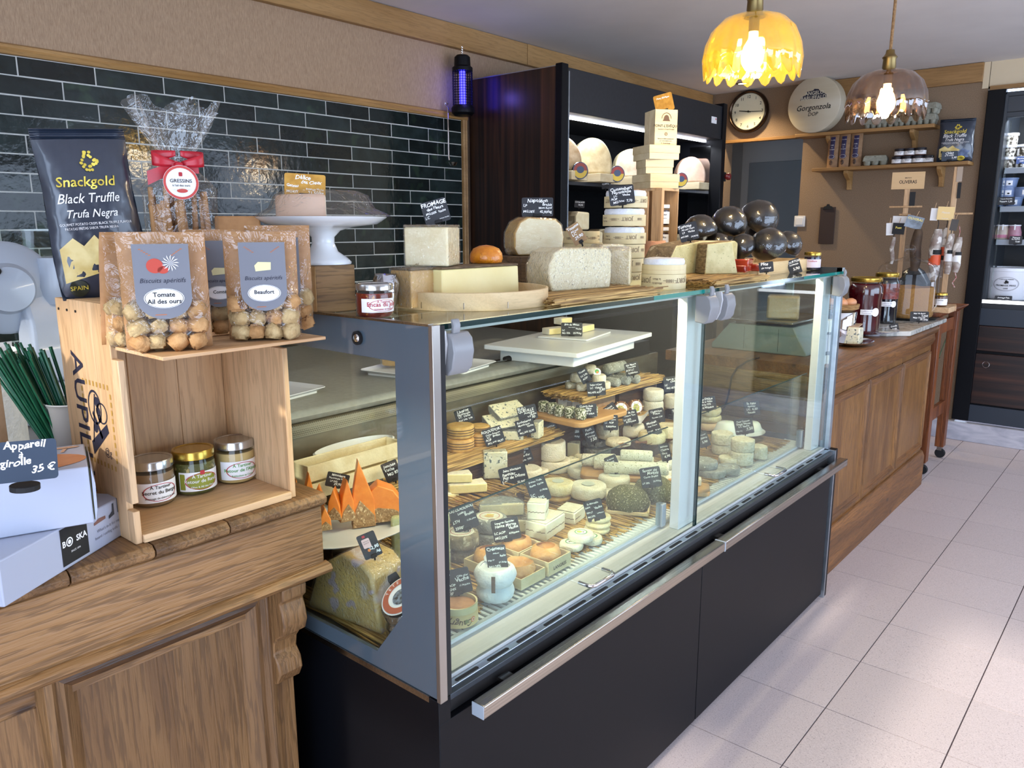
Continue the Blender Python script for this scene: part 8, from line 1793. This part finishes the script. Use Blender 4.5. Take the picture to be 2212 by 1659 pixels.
B(-.012,-.016,H2-.06,.0,-.0125,H2+.02).build('head_board',palepine,t2_); B(.002,-.016,H2-.06,.03,-.0125,H2+.02).build('clear_plate',mat('brown_clear_plate','#8f7558',rough=.2),t2_); B(.012,-.02,H2-.15,.030,-.018,H2-.065).build('small_black_tag',rubber,t2_)
def hangtag(px,py,w,h,roll,label,m,y=4.93,lines=None,lm=None):
    p=aty(y,px,py); k=mpp(p); t=thing('hanging_tag',label,'tag',p,(0,rd(roll),facing(p)),'paper tags on the sausage stands'); B(-w*k/2,0,-h*k/2,w*k/2,.0015,h*k/2).build('tag',m,t); MB().tube([(0,.002,h*k/2),(.004,.006,h*k/2+.03)],.0015,5).build('string',palepine,t)
    if lines: letter(t,lines,lm or white,lambda u,v,e=0:(u,-.0006,v),'lettering')
hangtag(1975,480,34,26,15,'glossy dark tag with silver picture hanging from the left stand',mat('photo_tag','#181a1e','#6c7784',scale=30,rough=.2),lines=[('OLIVERAS',0,.012,.018,0)],lm=goldp)
hangtag(1941,494,24,24,3,'black square tag hanging from the left stand',rubber,lines=[('Fuet',0,.0,.018,0)],lm=goldp)
hangtag(1922,495,14,26,-3,'white paper tag at the left of the left stand',white); hangtag(1947,476,34,18,2,'white paper tag on the lower peg of the left stand',white,y=4.97)
hangtag(2043,461,32,28,3,'gold card tag in the middle of the right stand',mat('gold_tag','#c9ab6e',rough=.35,metal=.2),lines=[('Maison',0,.0,.014,0),('Artisanale',0,-.03,.008,0)]); hangtag(2018,463,14,26,2,'white paper tag left of the gold card tag',white); hangtag(2061,486,14,24,8,'dark grey tag at the right of the right stand',mat('dark_tag','#3f3833',rough=.5))
sausage(1974,495,585,.030,'thick dark dried sausage on the left stand',darksaus); sausage(1925,512,570,.012,'thin pale dried sausage left of the left stand',whitesaus)
orb=mat('orange_band','#d9562a',rough=.5)
sausage(2014,495,605,.030,'pale dried sausage with orange and black band, left of the right stand',whitesaus,bands=((.30,.50,orb),(.51,.60,rubber))); sausage(2033,492,600,.026,'pale dried sausage with orange band behind the first',whitesaus,y=5.02,bands=((.45,.62,orb),(.36,.45,rubber)))
sausage(2045,505,592,.022,'greyish dried sausage with white and black label on the right stand',whitesaus,bands=((.32,.50,white),(.51,.60,rubber))); sausage(2063,512,588,.021,'white dried sausage with red striped cord, rightmost on the stand',whitesaus,bands=((.30,.48,white),(.49,.58,rubber)),cord=twine)
p=aty(4.85,2038,640); t=thing('wooden_board','pale thick wooden board under the small jar on the trolley table','board',(p.x-.05,4.86,VZ)); B(-.12,-.08,0,.10,.055,.03).build('board',palepiney,t,bevel=.004)
jar('small brown spread jar with gold lid on the thick pale board',(aty(4.85,2034,630).x,4.84,VZ+.0305),.036,.075,mat('brown_pate','#6b4020',rough=.4),goldlid,[('Terrine',.01)],facing(p),label_w,lz=(.15,.7))
# plant behind the trolley table
t=thing('potted_plant','leafy green potted plant half hidden behind the trolley table','plant',(-1.23,5.60,0)); MB().lathe([(0,0),(.07,0),(.09,.28),(.088,.29),(0,.27)],24).build('pot',whitepl,t,smooth=50)
rnd=random.Random(9); lf=mat('green_leaf','#3c5a38','#5c7a50',scale=20,rough=.45)
for k in range(7):
    a=rnd.uniform(0,6.28); e=Vector((.13*math.cos(a),.13*math.sin(a),rnd.uniform(.45,.72))); MB().tube([(0,0,.26),(e.x*.5,e.y*.5,.45),e],.003,5).build('stem',lf,t)
    for j in range(7):
        q=Vector((0,0,.30)).lerp(e,(j+1)/7.5); b=rnd.uniform(0,6.28); o=MB().add([(0,0,0),(.02,.012,.004),(.05,.0,.008),(.02,-.012,.004)],[(0,1,2,3)]); o.build('leaf',lf,t,q,(rnd.uniform(-.6,.6),rnd.uniform(-.9,.3),b))
# ------------------------------------------------------------------ recess fridge goods
def potz(z): return z+.0005
def fr(px,py,y,z): return aty(y,px,py).x
tz_white=mat('white_pot','#e9ebf2',rough=.3); potpic=mat('mushroom_pot_print','#3d3528','#d9d4c8',scale=60,rough=.4,lo=.45,hi=.6)
S1,S2,S3,S4=1.7955,1.5555,1.3455,.9555
def pot(px,z,lvl,label,r=.043):
    x=fr(px,330,6.05,z); t=thing('plastic_pot',label,'pot',(x,6.06,z+.0735*lvl),facing((x,6.06,1.8)),'white lidded pots in the recess fridge')
    MB().lathe([(0,0),(r*.85,0),(r*.95,.05),(r*.95,.056),(0,.056)],28).build('tub',potpic,t,smooth=40); MB().lathe([(0,.056),(r,.056),(r*1.02,.060),(r*1.02,.072),(0,.073)],28).build('lid',tz_white,t,smooth=40); band(t,r*.93,.004,.05,-r*1.2,-r*.7,label_w,name='side_label')
for k,s in enumerate(('bottom','middle','top')): pot(2180,S1,k,'white lidded pot with mushroom print, %s of the left stack'%s)
for k,s in enumerate(('bottom','top')): pot(2212,S1,k,'white lidded pot with mushroom print, %s of the stack cut by the picture edge'%s)
bluet=mat('blue_grey_tub','#7b8fb4',rough=.35)
def tub(px,lvl,label,r=.060,y=6.07):
    x=fr(px,410,y,S2); t=thing('blue_tub',label,'tub',(x,y,S2-.2+.2+.060*lvl-.0),facing((x,6,1.6)),'blue grey tubs in the recess fridge'); t.location.z=S2+.0605*lvl
    MB().lathe([(0,0),(r*.85,0),(r*.96,.05),(r*1.02,.052),(r*1.02,.060),(0,.0595)],32).build('tub',bluet,t,smooth=40); f=CYL(r*.93); band(t,r*.94,.012,.042,-.008,.028,label_w,name='label'); onprint(t,[circ(.007,12,.010,.022,.005)],ink,lambda u,v,e=0:f(u,v,.0028),'label_mark')
tub(2152,0,'blue grey tub, bottom left of the stack'); tub(2190,0,'blue grey tub, bottom middle of the stack',y=6.10); tub(2175,1,'blue grey tub, second level'); tub(2175,2,'blue grey tub, topmost of the stack'); tub(2212,1,'blue grey tub at the picture edge, second level')
tub(2205,0,'blue grey tub, bottom right at the picture edge',y=6.0) if False else None
pinky=mat('pink_yogurt','#b98a96','#a6707f',scale=20,rough=.35); whity=mat('vanilla_yogurt','#cfc6a8','#b9a9a0',scale=20,rough=.35)
for k,(px,mm,s) in enumerate(((2142,whity,'left'),(2166,whity,'middle'),(2192,pinky,'right'))):
    x=fr(px,495,6.04,S3); t=thing('yogurt_pot','glass yogurt pot with white lid on the third fridge shelf, %s'%s,'yogurt pot',(x,6.04,S3+.0005),facing((x,6,1.4)),'glass yogurt pots')
    MB().lathe([(0,0),(.038,0),(.041,.008),(.041,.045),(.032,.075),(.031,.085),(0,.085)],28).build('glass',mm,t,smooth=50); MB().lathe([(0,.0852),(.034,.0852),(.034,.092),(0,.093)],28).build('lid',tz_white,t,smooth=40); band(t,.0415,.010,.030,-.03,.03,mat('pink_label_%d'%k,'#c77c93',rough=.5),name='label'); MB().add([(-.005,-.0335,.095),(.005,-.0335,.095),(.004,-.040,.06),(-.004,-.040,.06)],[(0,1,2,3)]).build('paper_seal',white,t)
x=fr(2175,620,6.08,S4); t=thing('white_bucket','large white bucket with oval horse emblem on the fridge floor','bucket',(x,6.10,S4+.0005),facing((x,6.1,1.1)))
MB().lathe([(0,0),(.125,0),(.132,.01),(.145,.185),(.152,.187),(.152,.205),(.145,.208),(.143,.20),(0,.195)],48).build('bucket',tz_white,t,smooth=40)
fc=CYL(.1415); f=lambda u,v,e=0:fc(u-.01,v,.0012); onprint(t,ring(.072,.0735,36,0,.105,.62)+ring(.068,.069,36,0,.105,.61),ink,f,'oval_border'); letter(t,[('FROMAGE FRAIS',0,.090,.0155,0),('LISSÉ',0,.072,.012,0),('COMPAGNIE FERMIERE',0,.132,.008,0)],ink,f,'lettering',bold=.012); onprint(t,[[(-.014,.112),(-.006,.118),(-.008,.126),(.002,.130),(.008,.124),(.016,.120),(.012,.112),(.016,.106),(.006,.110),(-.004,.106),(-.010,.110)]],ink,f,'horse_emblem')
MB().tube([(-.150,0,.17),(-.160,-.02,.165),(-.158,-.05,.15)],.004,6).build('handle_lug',tz_white,t)
card(2167,648,0,32,18,-1,[('Fromage frais',0,.4,.3),('Liégeois 4,50',0,-.3,.3)],'black card reading Fromage frais before the white bucket',y=5.925)
card(2173,434,0,32,17,0,[('Yaourts de brebis',0,.4,.28),('Nature 1,20',0,-.3,.28)],'black card clipped before the blue grey tubs',y=5.965)
card(2194,519,0,24,18,0,[('Yaourt',0,.45,.28),('La Ferme',0,.1,.22),('0,90',.3,-.5,.26)],'black card clipped under the glass yogurt pots',y=5.965)
card(2205,346,0,16,16,0,[('Mousse',0,.3,.28),('2,80',.2,-.4,.28)],'blue card under the white pots at the picture edge',y=5.965,m=mat('blue_card','#4a5f96',rough=.5))
